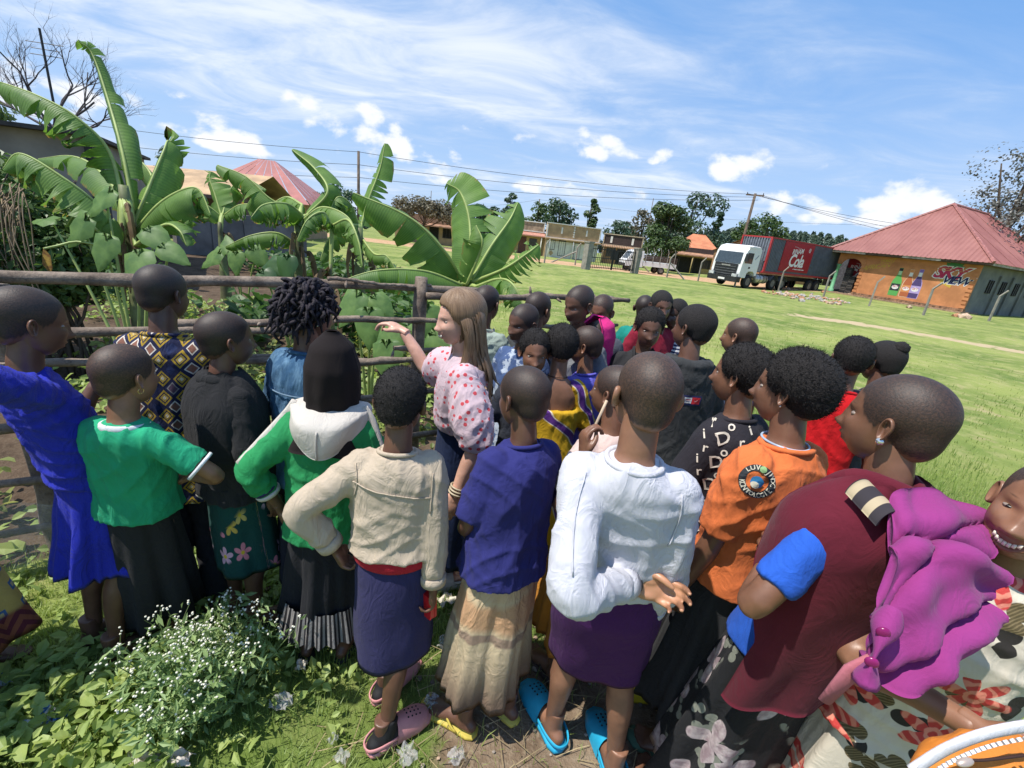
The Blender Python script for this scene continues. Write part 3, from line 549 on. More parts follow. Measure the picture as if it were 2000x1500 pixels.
# ================================================================== LORRY
TW = gnd(1453, 563); TD = nrm((.83, .555, 0)); TY = V((TD[1], -TD[0], 0)); T0 = TW-TD*1.42-TY*1.05; T0[2] = TW[2]
def tp_(x, y, z): return T0+TD*x+TY*y+Z3*z
tax = (TD, TY, Z3); lorry = thing('cola_lorry', tp_(6, 0, 0), 'white lorry cab pulling a dark grey container with red cola panel', 'lorry')
cabw = mat('cab_white', (.78, .78, .76), .3, .04, 1., spec=.5); blk = mat('black_plastic', (.025, .026, .028), .5); glass = mat('windscreen_glass', (.05, .065, .075), .06, .1, spec=.8); rub = mat('tyre_rubber', (.028, .026, .025), .9, .2); rimm = mat('dusty_rim', (.20, .18, .16), .6); alu = mat('aluminium_tank', (.50, .48, .44), .35, .1, metal=.6)
def extr(prof, y0, y1, name, m, par=None, bevel=.05):
    k = len(prof); mb = MB(); v = []
    for y, s_ in ((y0, 0), (y0+bevel, 1), (y1-bevel, 1), (y1, 0)):
        cxm, czm = np.mean([p[0] for p in prof]), np.mean([p[1] for p in prof]); q = 1 if s_ else .965
        v += [tp_(cxm+(p[0]-cxm)*q, y, czm+(p[1]-czm)*q) for p in prof]
    f = [[i+j*k, (i+1) % k+j*k, (i+1) % k+(j+1)*k, i+(j+1)*k] for j in range(3) for i in range(k)]+[list(range(k))[::-1], [i+3*k for i in range(k)]]
    mb.add(v, f); return mb.obj(name, [m], par or lorry)
cab = extr([(.06, .75), (.0, 1.15), (.04, 1.75), (.22, 2.62), (.5, 3.02), (1.0, 3.16), (2.0, 3.12), (2.25, 2.95), (2.28, 1.0), (2.0, .95), (1.95, 1.15), (1.7, 1.28), (1.15, 1.28), (.9, 1.1), (.85, .75)], -1.22, 1.22, 'cab_body', cabw, None, .12)
def quad(name, pts, m, par, lift=.012, yq=None):
    MB().add([tp_(*p) for p in pts], [[0, 1, 2, 3]]).obj(name, [m], par)
quad('windscreen', [(.015, -1.08, 1.78), (.015, 1.08, 1.78), (.195, 1.02, 2.6), (.195, -1.02, 2.6)], glass, cab)
quad('grille', [(-.035, -.98, .85), (-.035, .98, .85), (-.005, .98, 1.74), (-.005, -.98, 1.74)], blk, cab)
for i in range(4): MB().box(tp_(-.05+.006*i, 0, .95+i*.19), (.03, 1.7, .05), tax).obj('grille_slat', [mat('grille_grey', (.11, .115, .12), .5)], cab)
MB().box(tp_(-.045, 0, 1.58), (.03, .75, .09), tax).obj('nameplate', [alu], cab)
MB().box(tp_(.02, 0, .62), (.5, 2.5, .4), tax).obj('bumper', [blk], lorry); MB().box(tp_(-.24, 0, .58), (.02, .55, .14), tax).obj('number_plate', [whl], lorry)
for s_ in (-1, 1): MB().box(tp_(-.12, s_*.98, .92), (.22, .42, .22), tax).obj('headlight', [mat('headlight_glass', (.55, .57, .58), .1)], lorry)
quad('side_window', [(.32, 1.228, 1.85), (1.28, 1.228, 1.85), (1.28, 1.228, 2.62), (.5, 1.228, 2.62)], glass, cab)
MB().box(tp_(1.75, 1.23, 2.35), (.5, .02, .08), (nrm(TD+Z3*.9), TY, nrm(Z3-TD*.9))).obj('side_moulding', [mat('cab_line', (.45, .46, .47), .4)], cab); MB().box(tp_(1.05, 1.235, 1.55), (.22, .02, .12), tax).obj('door_handle', [blk], cab)
MB().box(tp_(.28, 1.36, 2.25), (.12, .24, .55), tax).obj('mirror', [blk], lorry)
MB().box(tp_(.9, 1.24, 3.0), (.9, .02, .1), tax).obj('roof_trim', [cabw], cab)
def wheel(x, y, r=.52):
    c = tp_(x, y, r); w = MB(); a = np.linspace(0, 2*math.pi, 25)[:-1]; prof = [(-.15, .55), (-.15, .92), (-.10, 1.0), (.10, 1.0), (.15, .92), (.15, .55)]
    v = [c+TY*py_+(TD*math.cos(t)+Z3*math.sin(t))*r*pr for t in a for py_, pr in prof]; k = 6
    f = [[i*k+j, i*k+j+1, ((i+1) % 24)*k+j+1, ((i+1) % 24)*k+j] for i in range(24) for j in range(5)]
    o = MB().add(v, f).obj('wheel', [rub], lorry, True); s_ = 1 if y > 0 else -1
    q = MB(); q.tube([c+TY*s_*.14, c+TY*s_*.02], [r*.56, r*.5], 20); q.tube([c+TY*s_*.02, c+TY*s_*.15], [r*.25, r*.2], 12); q.obj('rim', [rimm], o)
for x in (1.42, 5.0, 6.4, 11.0, 12.3):
    for y in (-1.05, 1.05): wheel(x, y)
for x in (5.0, 6.4):
    a = np.linspace(.35, math.pi-.35, 9); g = MB(); g.add([tp_(x+.63*math.cos(t), yy, .52+.63*math.sin(t)) for t in a for yy in (.85, 1.27)], [[2*i, 2*i+1, 2*i+3, 2*i+2] for i in range(8)]); g.obj('mudguard', [mat('mudguard_grey', (.16, .16, .17), .6)], lorry)
MB().box(tp_(7.5, 0, .95), (14.6, .9, .3), tax).obj('chassis', [blk], lorry)
q = MB(); q.tube([tp_(2.55, .98, .78), tp_(3.95, .98, .78)], .33, 14); q.obj('fuel_tank', [alu], lorry, True)
for x in (2.8, 3.3, 3.75): MB().tube([tp_(x, .98, .78), tp_(x+.06, .98, .78)], .345, 14).obj('tank_strap', [blk], lorry)
CX0, CX1, CZ0, CZ1 = 3.1, 15.2, 1.28, 4.0; grey = mat('container_grey', (.12, .135, .165), .55, .1, 1.5); redc = mat('container_red', (.40, .035, .04), .5, .1)
cont = MB().box(tp_((CX0+CX1)/2, 0, (CZ0+CZ1)/2), (CX1-CX0-.1, 2.36, CZ1-CZ0-.06), tax).obj('container', [grey], lorry)
for i in range(56):
    x = CX0+.25+i*(CX1-CX0-.5)/55; MB().box(tp_(x, 1.185, (CZ0+CZ1)/2), (.11, .05, CZ1-CZ0-.3), tax).obj('corrugation', [grey], cont) if not (5.1 < x < 9.9) else None
pal = mat('container_front_grey', (.17, .19, .22), .55)
for i in range(11): MB().box(tp_(CX0+.03, -1.05+i*.21, 3.05), (.08, .1, 1.7), tax).obj('front_rib', [pal], cont)
for i in (-1, 1): MB().box(tp_(CX0+.02, i*.53, 1.75), (.14, 1.0, .85), tax).obj('front_hatch', [mat('hatch_grey', (.10, .11, .125), .5)], cont)
for x in (CX0+.06, CX1-.06):
    for y in (-1.2, 1.2): MB().box(tp_(x, y, (CZ0+CZ1)/2), (.22, .12, CZ1-CZ0), tax).obj('corner_post', [redc], cont)
for z in (CZ0+.07, CZ1-.05): MB().box(tp_((CX0+CX1)/2, 1.2, z), (CX1-CX0-.24, .1, .15 if z < 2 else .1), tax).obj('side_rail', [redc], cont); MB().box(tp_(CX0+.04, 0, z), (.12, 2.28, .15 if z < 2 else .1), tax).obj('end_rail', [redc], cont)
pn = MB(); cola(pn, tp_(7.5, 1.235, 2.72), TD, Z3, 4.7, 2.3); pn.box(tp_(7.5, 1.217, 2.72), (4.7, .03, 2.3), tax, 0); pn.obj('cola_panel', [redp, whl], cont)
# ================================================================== PICKUP BEHIND THE GATE
PK = gnd(1232, 533)+V((0, 4.5, 0)); PK[2] = float(gh(PK[0], PK[1])); pd = nrm((.985, .17, 0)); py2 = V((pd[1], -pd[0], 0)); pax = (pd, py2, Z3)
def kp(x, y, z): return PK+pd*x+py2*y+Z3*z
pick = thing('pickup_truck', kp(2.4, 0, 0), 'small white pickup with wooden cage body parked behind the iron gate', 'pickup')
def ext2(prof, y0, y1, name, m):
    k = len(prof); v = [kp(p[0], y, p[1]) for y in (y0, y1) for p in prof]; return MB().add(v, [list(range(k))[::-1], [i+k for i in range(k)]]+[[i, (i+1) % k, (i+1) % k+k, i+k] for i in range(k)]).obj(name, [m], pick)
cb2 = ext2([(0, .5), (.02, 1.0), (.15, 1.1), (.6, 1.85), (1.0, 1.98), (1.7, 1.98), (1.72, .5)], -.8, .8, 'cab', cabw)
for s_, y in ((-1, -.806), (1, .806)): MB().add([kp(.45, y, 1.2), kp(1.5, y, 1.2), kp(1.5, y, 1.8), kp(.75, y, 1.8)], [[0, 1, 2, 3]]).obj('side_window', [glass], cb2)
MB().add([kp(.17, -.7, 1.15), kp(.17, .7, 1.15), kp(.57, .66, 1.82), kp(.57, -.66, 1.82)], [[0, 1, 2, 3]]).obj('windscreen', [glass], cb2)
MB().box(kp(-.02, 0, .62), (.12, 1.6, .22), pax).obj('bumper', [blk], pick)
MB().box(kp(3.45, 0, .85), (3.3, 1.66, .42), pax).obj('load_bed', [cabw], pick)
for i in range(4): MB().box(kp(3.45, .82, 1.15+i*.14), (3.3, .03, .10), pax).obj('cage_board', [mat('dark_board', (.09, .06, .045), .9)], pick); MB().box(kp(3.45, -.82, 1.15+i*.14), (3.3, .03, .10), pax).obj('cage_board', [MATS['dark_board']], pick)
for i in range(5): MB().tube([kp(1.95+i*.72, .84, .95), kp(1.95+i*.72, .84, 2.0), kp(1.8+i*.72, .84, 2.35)], .03, 6).obj('cage_upright', [concp], pick)
def w2(x, y):
    r = .33; q = MB(); q.tube([kp(x, y-.1, r), kp(x, y+.1, r)], r, 18); o = q.obj('wheel', [rub], pick, True); MB().tube([kp(x, y-.11, r), kp(x, y+.11, r)], r*.55, 14).obj('rim', [rimm], o)
for x in (.75, 3.7): w2(x, -.72); w2(x, .72)
# ================================================================== TREES
def quads_mesh(C, N, U, W, Hh, curl=0.):
    """leaf-shaped quads (two triangles folded on the midrib): centres C, normals N, along U"""
    B = np.cross(N, U); B /= (np.linalg.norm(B, axis=1)[:, None]+1e-9); U = np.cross(B, N)
    W = np.asarray(W)[:, None] if np.ndim(W) else W; Hh = np.asarray(Hh)[:, None] if np.ndim(Hh) else Hh
    v = np.stack([C-U*Hh*.5, C+B*W*.5+N*W*.15, C+U*Hh*.5-N*Hh*curl, C-B*W*.5+N*W*.15], 1).reshape(-1, 3); k = len(C); i = np.arange(k)*4
    return v, np.stack([i, i+1, i+2, i+3], 1)
def rvec(n, r=nrs):
    v = r.normal(size=(n, 3)); return v/np.linalg.norm(v, axis=1)[:, None]
def fastmesh(name, v, f, m, parent=None, smooth=False, uv=None):
    """large quad meshes straight from arrays"""
    off = np.zeros(3); p = parent
    while p is not None: off += np.array(p.location); p = p.parent
    me = bpy.data.meshes.new(name); v = np.asarray(v, np.float32)-off.astype(np.float32); f = np.asarray(f, np.int32); k = f.shape[1]
    me.vertices.add(len(v)); me.vertices.foreach_set('co', v.ravel()); me.loops.add(f.size); me.loops.foreach_set('vertex_index', f.ravel()); me.polygons.add(len(f)); me.polygons.foreach_set('loop_start', np.arange(len(f), dtype=np.int32)*k)
    try: me.polygons.foreach_set('loop_total', np.full(len(f), k, np.int32))
    except Exception: pass
    me.polygons.foreach_set('use_smooth', np.full(len(f), smooth)); me.materials.append(m)
    if uv is not None: l = me.uv_layers.new(name='UVMap'); l.data.foreach_set('uv', np.asarray(uv, np.float32)[f.ravel()].ravel())
    me.update(calc_edges=True); me.validate(); o = link(bpy.data.objects.new(name, me)); o.parent = parent; return o
bark = mat('bark', (.10, .075, .055), .95, .2, 6.); barkp = mat('pale_bark', (.30, .25, .20), .9, .2, 6.)
def tree(name, lab, px, d, ptop, wpx, m, n=2600, leaf=.28, shape='round', base=.25, bk=None, gaps=.5, seed=0, cat='tree', group=None, pc=None):
    r = np.random.RandomState(seed+50); b = hz(px, 480, d); b[2] = float(gh(b[0], b[1])); top = hz(px if pc is None else pc, ptop, d)[2]; Hh = top-b[2]; w = wpx/FPX*d*.5
    rt = thing(name, b, lab, cat, group); nc = {'round': 15, 'tall': 12, 'cone': 13, 'flat': 14}[shape]; cl = []
    for i in range(nc):
        t = (i+.5)/nc
        if shape == 'round': z = base+(1-base)*(.15+.8*r.rand()); rr = w*math.sqrt(max(.05, 1-((z-base)/(1-base)*2-1)**2))*r.rand()**.5*.8
        elif shape == 'tall': z = base+(1-base)*t; rr = w*(.75-.45*t)*r.rand()
        elif shape == 'cone': z = base+(1-base)*t; rr = w*(1-t)*.8*r.rand()
        else: z = .72+.23*r.rand(); rr = w*r.rand()**.5*.9
        a = r.rand()*6.28; cl.append((rr*math.cos(a), rr*math.sin(a), z*Hh, w*(.26+.22*r.rand())*(1.1-.5*t if shape in ('cone', 'tall') else 1)))
    tk = MB(); tk.tube(spline([b-Z3*.2, b+Z3*Hh*.25+V((r.rand()-.5, r.rand()-.5, 0))*.04*Hh, b+Z3*Hh*.6, b+Z3*Hh*.88], 10), np.linspace(.034, .008, 10)*Hh, 7)
    for c in cl:
        p = b+V(c[:3]); q = b+Z3*max(c[2]*.55, base*Hh*.7); mid = (p+q)/2+V((0, 0, -.06*Hh)); tk.tube(spline([q, mid, p], 6), np.linspace(.014, .004, 6)*Hh, 5)
    tk.obj('trunk', [bk or bark], rt, True)
    C = []; N = []
    for c in cl:
        k = int(n/nc); dv = rvec(k, r); rad = c[3]*(.55+.45*r.rand(k, 1)**.4); sub = rvec(7, r)*c[3]*.7; pick_ = r.randint(0, 7, k)
        p = np.where(r.rand(k, 1) < gaps, sub[pick_]+dv*c[3]*.42*r.rand(k, 1)**.5, dv*rad)*V((1, 1, .75)); C.append(b+V(c[:3])+p); N.append(nrm0(dv+rvec(k, r)*.7+V((0, 0, .5))))
    C = np.concatenate(C); N = np.concatenate(N); s_ = leaf*(.6+.8*r.rand(len(C))); v, f = quads_mesh(C, N, rvec(len(C), r), s_*.7, s_); fastmesh('crown', v, f, m, rt)
def nrm0(a): return a/(np.linalg.norm(a, axis=1)[:, None]+1e-9)
lg = leafmat('foliage_mid', (.085, .135, .040), (.045, .080, .026), .2); ld = leafmat('foliage_dark', (.045, .085, .032), (.022, .048, .02), .15); lb = leafmat('foliage_bluegreen', (.075, .125, .070), (.04, .075, .045), .15); lo = leafmat('foliage_olive', (.15, .13, .075), (.085, .08, .05), .2); ly = leafmat('foliage_light', (.15, .21, .06), (.08, .125, .04), .25); lp = leafmat('foliage_purple_grey', (.16, .15, .135), (.09, .10, .085), .1)
TR = [('thorn_tree', 'flat brownish thorn tree left of the front banana plant', 826, 50, 393, 108, lo, 3600, .24, 'flat', .3), ('broad_tree', 'broad dark tree just left of the tan shop parapet', 945, 85, 396, 50, ld, 1500, .5, 'round', .2),
      ('tall_tree', 'tall thin tree above the front banana leaf', 905, 95, 372, 26, ld, 900, .45, 'tall', .3), ('tall_tree', 'tall loose tree left of the far pole', 988, 95, 378, 42, lb, 1100, .45, 'tall', .35), ('broad_tree', 'rounded dark green tree behind the far utility pole', 1045, 90, 398, 48, lg, 1500, .5, 'round', .2), ('broad_tree', 'dark tree behind the left of the tan shop', 1085, 82, 394, 64, ld, 1900, .5, 'round', .15), ('tall_tree', 'tall wispy tree right of the tan shop roof', 1143, 88, 387, 42, lg, 1200, .45, 'tall', .4), ('broad_tree', 'low grey-green tree between tan shop and dark parapet shop', 1195, 90, 425, 60, lb, 1500, .5, 'round', .15), ('broad_tree', 'pale loose tree left of the big tree', 1250, 95, 410, 60, lo, 1500, .5, 'round', .2),
      ('big_tree', 'big bushy bright green tree beside the pickup', 1296, 58, 398, 84, lg, 4200, .34, 'round', .16), ('big_tree', 'tall spreading tree rising behind the bushy one', 1338, 75, 380, 100, lb, 4200, .42, 'round', .3), ('conifer_tree', 'dark pointed tree right of the orange hip roof', 1393, 88, 413, 40, ld, 1400, .42, 'cone', .1), ('tall_tree', 'dark tree left of the leaning-looking pole', 1455, 100, 430, 44, lg, 1300, .5, 'round', .2), ('broad_tree', 'full green tree right of the leaning-looking pole', 1490, 90, 425, 56, lg, 1900, .45, 'round', .15), ('conifer_tree', 'narrow dark conifer above the container', 1506, 92, 432, 20, ld, 700, .42, 'cone', .1),
      ('feathery_tree', 'sparse feathery tree standing behind the red house roof', 1950, 62, 296, 200, lp, 3000, .26, 'round', .34), ('willow_tree', 'pale yellow-green tree peeping over the grey wall at far left', 18, 20, 203, 90, ly, 1500, .16, 'round', .3), ('small_tree', 'small grey-green tree between the left bananas and tin roof', 357, 36, 290, 46, lb, 700, .24, 'round', .3), ('hill_tree', 'dark tree on the ridge left of the dark pole', 668, 110, 363, 52, lb, 1300, .6, 'round', .2), ('hill_tree', 'dark tree on the ridge beside the red roof', 632, 90, 380, 48, ld, 1000, .6, 'round', .1)]
for i, a in enumerate(TR): tree(*a[:12], base=a[11] if False else a[10], seed=i, bk=bark) if False else tree(a[0], a[1], a[2], a[3], a[4], a[5]*(1.35 if a[3] > 70 else 1.1), a[6], int(a[7]*1.4), a[8], a[9], a[10]*(.35 if a[3] > 70 else .8), bark, .7 if a[0] == 'feathery_tree' else .5, i)
def forest():
    C = []; N = []; tk = MB(); r = np.random.RandomState(5)
    for i in range(95):
        px = 1405+i*3.1+r.randn()*4 if i < 80 else 560+(i-80)*30+r.randn()*10; d = 125+r.rand()*40; b = hz(px, 480, d); b[2] = float(gh(b[0], b[1])); top = hz(px, 447+r.rand()*14+(px-1500)*.085 if i < 80 else 418+r.rand()*10, d)[2]; Hh = top-b[2]
        tk.tube([b, b+Z3*Hh*.9], [.25, .08], 5); k = 300; t = r.rand(k)**.8; w = Hh*.19*(1.05-t)*(1+.3*r.rand(k)); a = r.rand(k)*6.28
        C.append(np.stack([b[0]+w*np.cos(a), b[1]+w*np.sin(a), b[2]+Hh*(.12+.88*t)], 1)); N.append(nrm0(np.stack([np.cos(a), np.sin(a), .4+0*a], 1)+rvec(k, r)*.6))
    C = np.concatenate(C); N = np.concatenate(N); v, f = quads_mesh(C, N, rvec(len(C), r), .9, 1.3); rt = thing('far_wood', (40, 120, -2), 'far line of eucalyptus trees behind container and orange house', 'wood'); rt['kind'] = 'stuff'
    tag(fastmesh('crown_mass', v, f, leafmat('foliage_far', (.105, .15, .105), (.06, .095, .07), .1), rt), kind='stuff'); tag(tk.obj('trunk_mass', [bark], rt), kind='stuff')  # distance haze put into the colour: far foliage paler and greyer
forest()
def bare_tree():
    b = hz(115, 300, 16); b[2] = 0; rt = thing('bare_tree', b, 'leafless dark branching tree beside the aerial mast at far left', 'tree'); r = random.Random(4); mb = MB()
    def br(p, dr, l, rad, dep):
        P = [p]; dd = dr
        for i in range(4): dd = nrm(dd+V((r.uniform(-.3, .3), r.uniform(-.3, .3), r.uniform(-.12, .2)))*.6); P.append(P[-1]+dd*l/4)
        mb.tube(P, np.linspace(rad, rad*.55, 5), 5 if dep < 3 else 4)
        if dep < 5:
            for k in range(3 if dep < 3 else 2): i = r.choice((2, 3, 4)); br(P[i], nrm(dd+V((r.uniform(-1, 1), r.uniform(-1, 1), r.uniform(-.4, .7)))*.85), l*r.uniform(.55, .78), rad*.5, dep+1)
    t = hz(112, 245, 16); mb.tube([b, V((b[0], b[1], t[2]))], [.14, .1], 8)
    for q in ((-.8, .3, .7), (.7, .3, .6), (-.2, -.3, .9), (.5, -.2, .9), (-.9, 0, .2), (.9, .1, .1)): br(V((b[0], b[1], t[2]-.1)), nrm(q), 1.15, .034, 0)
    mb.obj('branches', [mat('dead_bark', (.10, .085, .085), .9)], rt, True)
bare_tree()
# ================================================================== BANANA PLANTS
ban = leafmat('banana_leaf', (.165, .275, .065), (.085, .165, .045), .36, .5, 420., 2.2, .35); banst = mat('banana_stem', (.20, .24, .09), .6, .25, 5., .2, 30, col2=(.09, .085, .045)); deadm = leafmat('dead_banana_leaf', (.27, .185, .10), (.13, .085, .05), .2, .8); petm = mat('banana_midrib', (.34, .42, .13), .5, .1)
def leaf_strip(P, W, droop, up, tears, seed, nseg=34, nac=4, fold=0.):
    """banana blade along midrib P: two halves drooping from the rib and torn into strips. returns verts, faces, uv"""
    r = np.random.RandomState(seed); C = spline(P, nseg+1); T = np.gradient(C, axis=0); T = nrm0(T); B = np.cross(T, up); B = nrm0(B); N = np.cross(B, T)
    t = np.linspace(0, 1, nseg+1); w = W*np.clip(np.sin(np.pi*np.clip(t*.93+.06, 0, 1))**.45, .02, 1)*(1-.25*t)
    v, f, uv = [], [], []; n = 0
    for sd, dr in ((1, droop[0]), (-1, droop[1])):
        i = 0
        while i < nseg:
            ln = nseg if tears <= 0 else max(1, int(r.exponential(nseg/(tears*1.5+3))))+1; j = min(nseg, i+ln); extra = (r.rand()-.35)*(42 if tears > 2 else 26); slide = (r.rand()-.5)*.25 if tears else 0
            for k in range(i, j+1):
                a = math.radians(dr+extra*1.); wk = w[k]; pinch = 1.
                for c in range(nac+1):
                    q = c/nac; ang = a*(.35+.75*q); sl = slide*q*q*wk+((.16 if tears > 3 else .10)*q*q*wk*(1 if k == i and i else (-1 if k == j and j < nseg else 0)) if tears else 0)
                    p = C[k]+(B[k]*sd*math.cos(ang)-N[k]*math.sin(ang))*wk*q+T[k]*(sl+.10*wk*q)+N[k]*fold*math.sin(q*3.1)*wk*.2+N[k]*(.016*math.sin(k*1.9+seed)+.02*math.sin(k*.6+seed*2+q*2))*q*wk*2
                    v.append(p); uv.append((t[k], q*sd))
            for k in range(j-i):
                for c in range(nac): a0 = n+k*(nac+1)+c; f.append([a0, a0+1, a0+nac+2, a0+nac+1])
            n += (j-i+1)*(nac+1); i = j
    return np.array(v), f, np.array(uv), C
def banana(lab, base, stem_h, r0, leaves, seed, name='banana_plant', lean=(0, 0)):
    base = V(base); rt = thing(name, base, lab, 'banana plant'); top = base+V((lean[0], lean[1], stem_h)); mb = MB(); P = spline([base-Z3*.1, base+(top-base)*.5, top], 12); rr = r0*np.linspace(1.1, .32, 12)*(1+.05*np.sin(np.arange(12)*2.1)); mb.tube(P, rr, 12); mb.obj('stem', [banst], rt, True)
    _dead(base, top, rt, r0, seed)
    for i, (pts, W, droop, tears, up) in enumerate(leaves):
        pts = [V(p) for p in pts]; v, f, uv, C = leaf_strip(pts, W, droop, V(up), tears, seed*20+i); q = fastmesh('leaf', v, f, ban, rt, True, uv)
        pe = spline([top-Z3*.15, top*.4+pts[0]*.6, pts[0]], 6); rb = np.concatenate([pe[:-1], C]); m2 = MB(); m2.tube(rb, np.concatenate([np.linspace(r0*.42, .022, 5), np.linspace(.02, .004, len(C))]), 6); m2.obj('midrib', [petm], q, True)
def _dead(base, top, rt, r0, seed):
    r = np.random.RandomState(seed+900)
    for i in range(3):
        a = r.rand()*6.28; s_ = V((math.cos(a), math.sin(a), 0)); t0 = base+(top-base)*(.72+.2*r.rand()); v, f, uv, C = leaf_strip([t0, t0+s_*.16+Z3*.05, t0+s_*.24-Z3*.25, t0+s_*.20-Z3*(.6+.3*r.rand())], .10, (70, 75), V((s_[0], s_[1], .6)), 9, seed*7+i, 20, 3); fastmesh('dead_leaf', v, f, deadm, rt, True, uv)
def P_(pts, z): return [at(p[0], p[1], p[2] if len(p) > 2 else z) for p in pts]
U_ = (0, 0, 1); TC = (0, -1, .15)    # 'up' = leaf face normal: skyward, or turned to the viewer
def gbase(px, z):
    a = at(px, 500, z); a[2] = float(gh(a[0], a[1])); return a
b1 = gbase(262, 4.6)
banana('tall banana plant with one upright rolled leaf, far left of the grove', b1, 1.95, .13, [
    (P_([(262, 420, 4.6), (240, 300, 4.6), (210, 190, 4.7), (180, 105, 4.7), (152, 80, 4.6)], 4.6), .20, (75, 35), 3, TC),
    (P_([(245, 420, 4.6), (215, 300, 4.5), (150, 230, 4.3), (70, 185, 4.2), (-30, 150, 4.2)], 4.5), .34, (70, 75), 16, U_),
    (P_([(235, 460, 4.5), (190, 400, 4.2), (120, 345, 4.0), (40, 300, 3.9), (5, 330, 3.9)], 4.2), .34, (62, 70), 5, U_),
    (P_([(255, 450, 4.6), (285, 380, 4.6), (318, 300, 4.7), (330, 275, 4.8), (350, 310, 4.9)], 4.7), .30, (65, 50), 6, TC),
    (P_([(262, 455, 4.5), (310, 400, 4.3), (360, 370, 4.2), (390, 372, 4.2), (412, 420, 4.2)], 4.3), .32, (75, 75), 7, U_),
    (P_([(250, 400, 4.8), (190, 330, 5.1), (140, 305, 5.3), (75, 310, 5.4)], 5), .28, (60, 55), 5, U_),
    (P_([(268, 440, 4.9), (300, 360, 5.2), (270, 310, 5.3), (235, 300, 5.4)], 5.2), .26, (60, 60), 6, U_),
    (P_([(240, 500, 4.4), (190, 450, 4.2), (150, 420, 4.1), (130, 440, 4.1)], 4.2), .22, (50, 50), 4, TC),
    (P_([(265, 480, 4.4), (320, 440, 4.2), (350, 450, 4.1), (365, 480, 4.1)], 4.3), .2, (60, 60), 5, TC)], 1)
b2 = gbase(585, 6.2)
banana('banana plant with drooping folded leaves behind the locs-haired woman', b2, 1.75, .13, [
    (P_([(600, 420, 6.2), (640, 375, 6.1), (615, 330, 6.2), (570, 292, 6.3)], 6.2), .40, (55, 65), 3, TC),
    (P_([(580, 410, 6.2), (530, 390, 6.0), (480, 345, 5.9), (425, 322, 5.9)], 6), .34, (60, 75), 5, U_),
    (P_([(590, 420, 6.1), (560, 398, 5.7), (515, 400, 5.5), (490, 425, 5.4)], 5.8), .34, (70, 75), 4, U_),
    (P_([(592, 430, 6.1), (630, 405, 5.8), (680, 425, 5.6), (705, 480, 5.6)], 5.8), .34, (75, 78), 8, U_),
    (P_([(575, 475, 6.1), (540, 455, 5.9), (490, 460, 5.8), (440, 482, 5.8)], 5.9), .24, (78, 78), 12, U_),
    (P_([(590, 400, 6.3), (560, 385, 6.6), (530, 400, 6.8), (500, 420, 6.9)], 6.5), .3, (60, 65), 6, U_)], 2)
b3 = gbase(702, 6.6)
banana('banana plant with one tall upright leaf behind the front plant', b3, 1.75, .12, [
    (P_([(706, 440, 6.6), (720, 390, 6.6), (742, 330, 6.6), (752, 280, 6.6)], 6.6), .26, (25, 40), 7, TC),
    (P_([(700, 440, 6.6), (685, 400, 6.4), (660, 385, 6.2), (640, 420, 6.2)], 6.4), .28, (65, 70), 4, U_),
    (P_([(704, 460, 6.6), (730, 495, 6.3), (755, 500, 6.2), (775, 530, 6.2)], 6.4), .2, (75, 75), 10, U_),
    (P_([(700, 440, 6.5), (670, 440, 6.2), (640, 470, 6.1), (625, 510, 6.1)], 6.3), .26, (70, 75), 9, U_)], 3)
b4 = gbase(912, 5.0)
banana('front banana plant with huge fanned leaves above the smiling woman', b4, 1.30, .14, [
    (P_([(905, 550, 5.0), (918, 480, 5.0), (915, 420, 5.05), (898, 375, 5.1), (872, 358, 5.1)], 5), .36, (22, 30), 2, TC),
    (P_([(900, 545, 5.0), (868, 490, 4.7), (800, 425, 4.5), (690, 376, 4.4)], 4.6), .44, (46, 62), 1, (0, -.55, .8)),
    (P_([(922, 545, 5.0), (960, 480, 5.0), (995, 430, 5.05), (1012, 395, 5.1)], 5.05), .34, (18, 35), 3, TC),
    (P_([(925, 550, 4.9), (985, 525, 4.6), (1030, 495, 4.5), (1052, 478, 4.5)], 4.7), .26, (60, 35), 10, (0, -.7, .7)),
    (P_([(900, 556, 4.9), (830, 530, 4.6), (740, 528, 4.4), (660, 550, 4.3)], 4.6), .28, (55, 72), 2, U_),
    (P_([(930, 560, 4.8), (975, 545, 4.4), (1005, 560, 4.2), (1030, 620, 4.2)], 4.4), .26, (75, 75), 12, U_),
    (P_([(912, 555, 4.9), (935, 500, 4.7), (942, 470, 4.6), (930, 440, 4.6)], 4.8), .26, (80, 45), 1, (.6, -.8, .1))], 4)
b5 = gbase(435, 8.5)
banana('small banana plant standing before the block wall', b5, 1.5, .1, [
    (P_([(432, 420, 8.5), (420, 380, 8.5), (410, 350, 8.5), (412, 335, 8.5)], 8.5), .36, (20, 30), 3, TC), (P_([(435, 425, 8.5), (400, 400, 8.3), (375, 410, 8.2), (360, 440, 8.2)], 8.3), .34, (70, 70), 8, U_), (P_([(438, 420, 8.5), (470, 400, 8.3), (510, 405, 8.2), (535, 430, 8.2)], 8.3), .32, (70, 70), 8, U_), (P_([(436, 415, 8.5), (450, 370, 8.6), (480, 350, 8.6), (520, 370, 8.6)], 8.6), .3, (60, 60), 6, U_)], 5)
b6 = gbase(645, 5.2)
banana('young thin banana plant with torn hanging leaves right of the folded one', b6, 1.35, .05, [
    (P_([(648, 440, 5.2), (630, 415, 5.0), (600, 430, 4.9), (580, 470, 4.9)], 5), .2, (75, 75), 9, U_), (P_([(650, 440, 5.2), (680, 430, 5.0), (700, 470, 4.9), (708, 520, 4.9)], 5), .2, (78, 78), 14, U_)], 6)
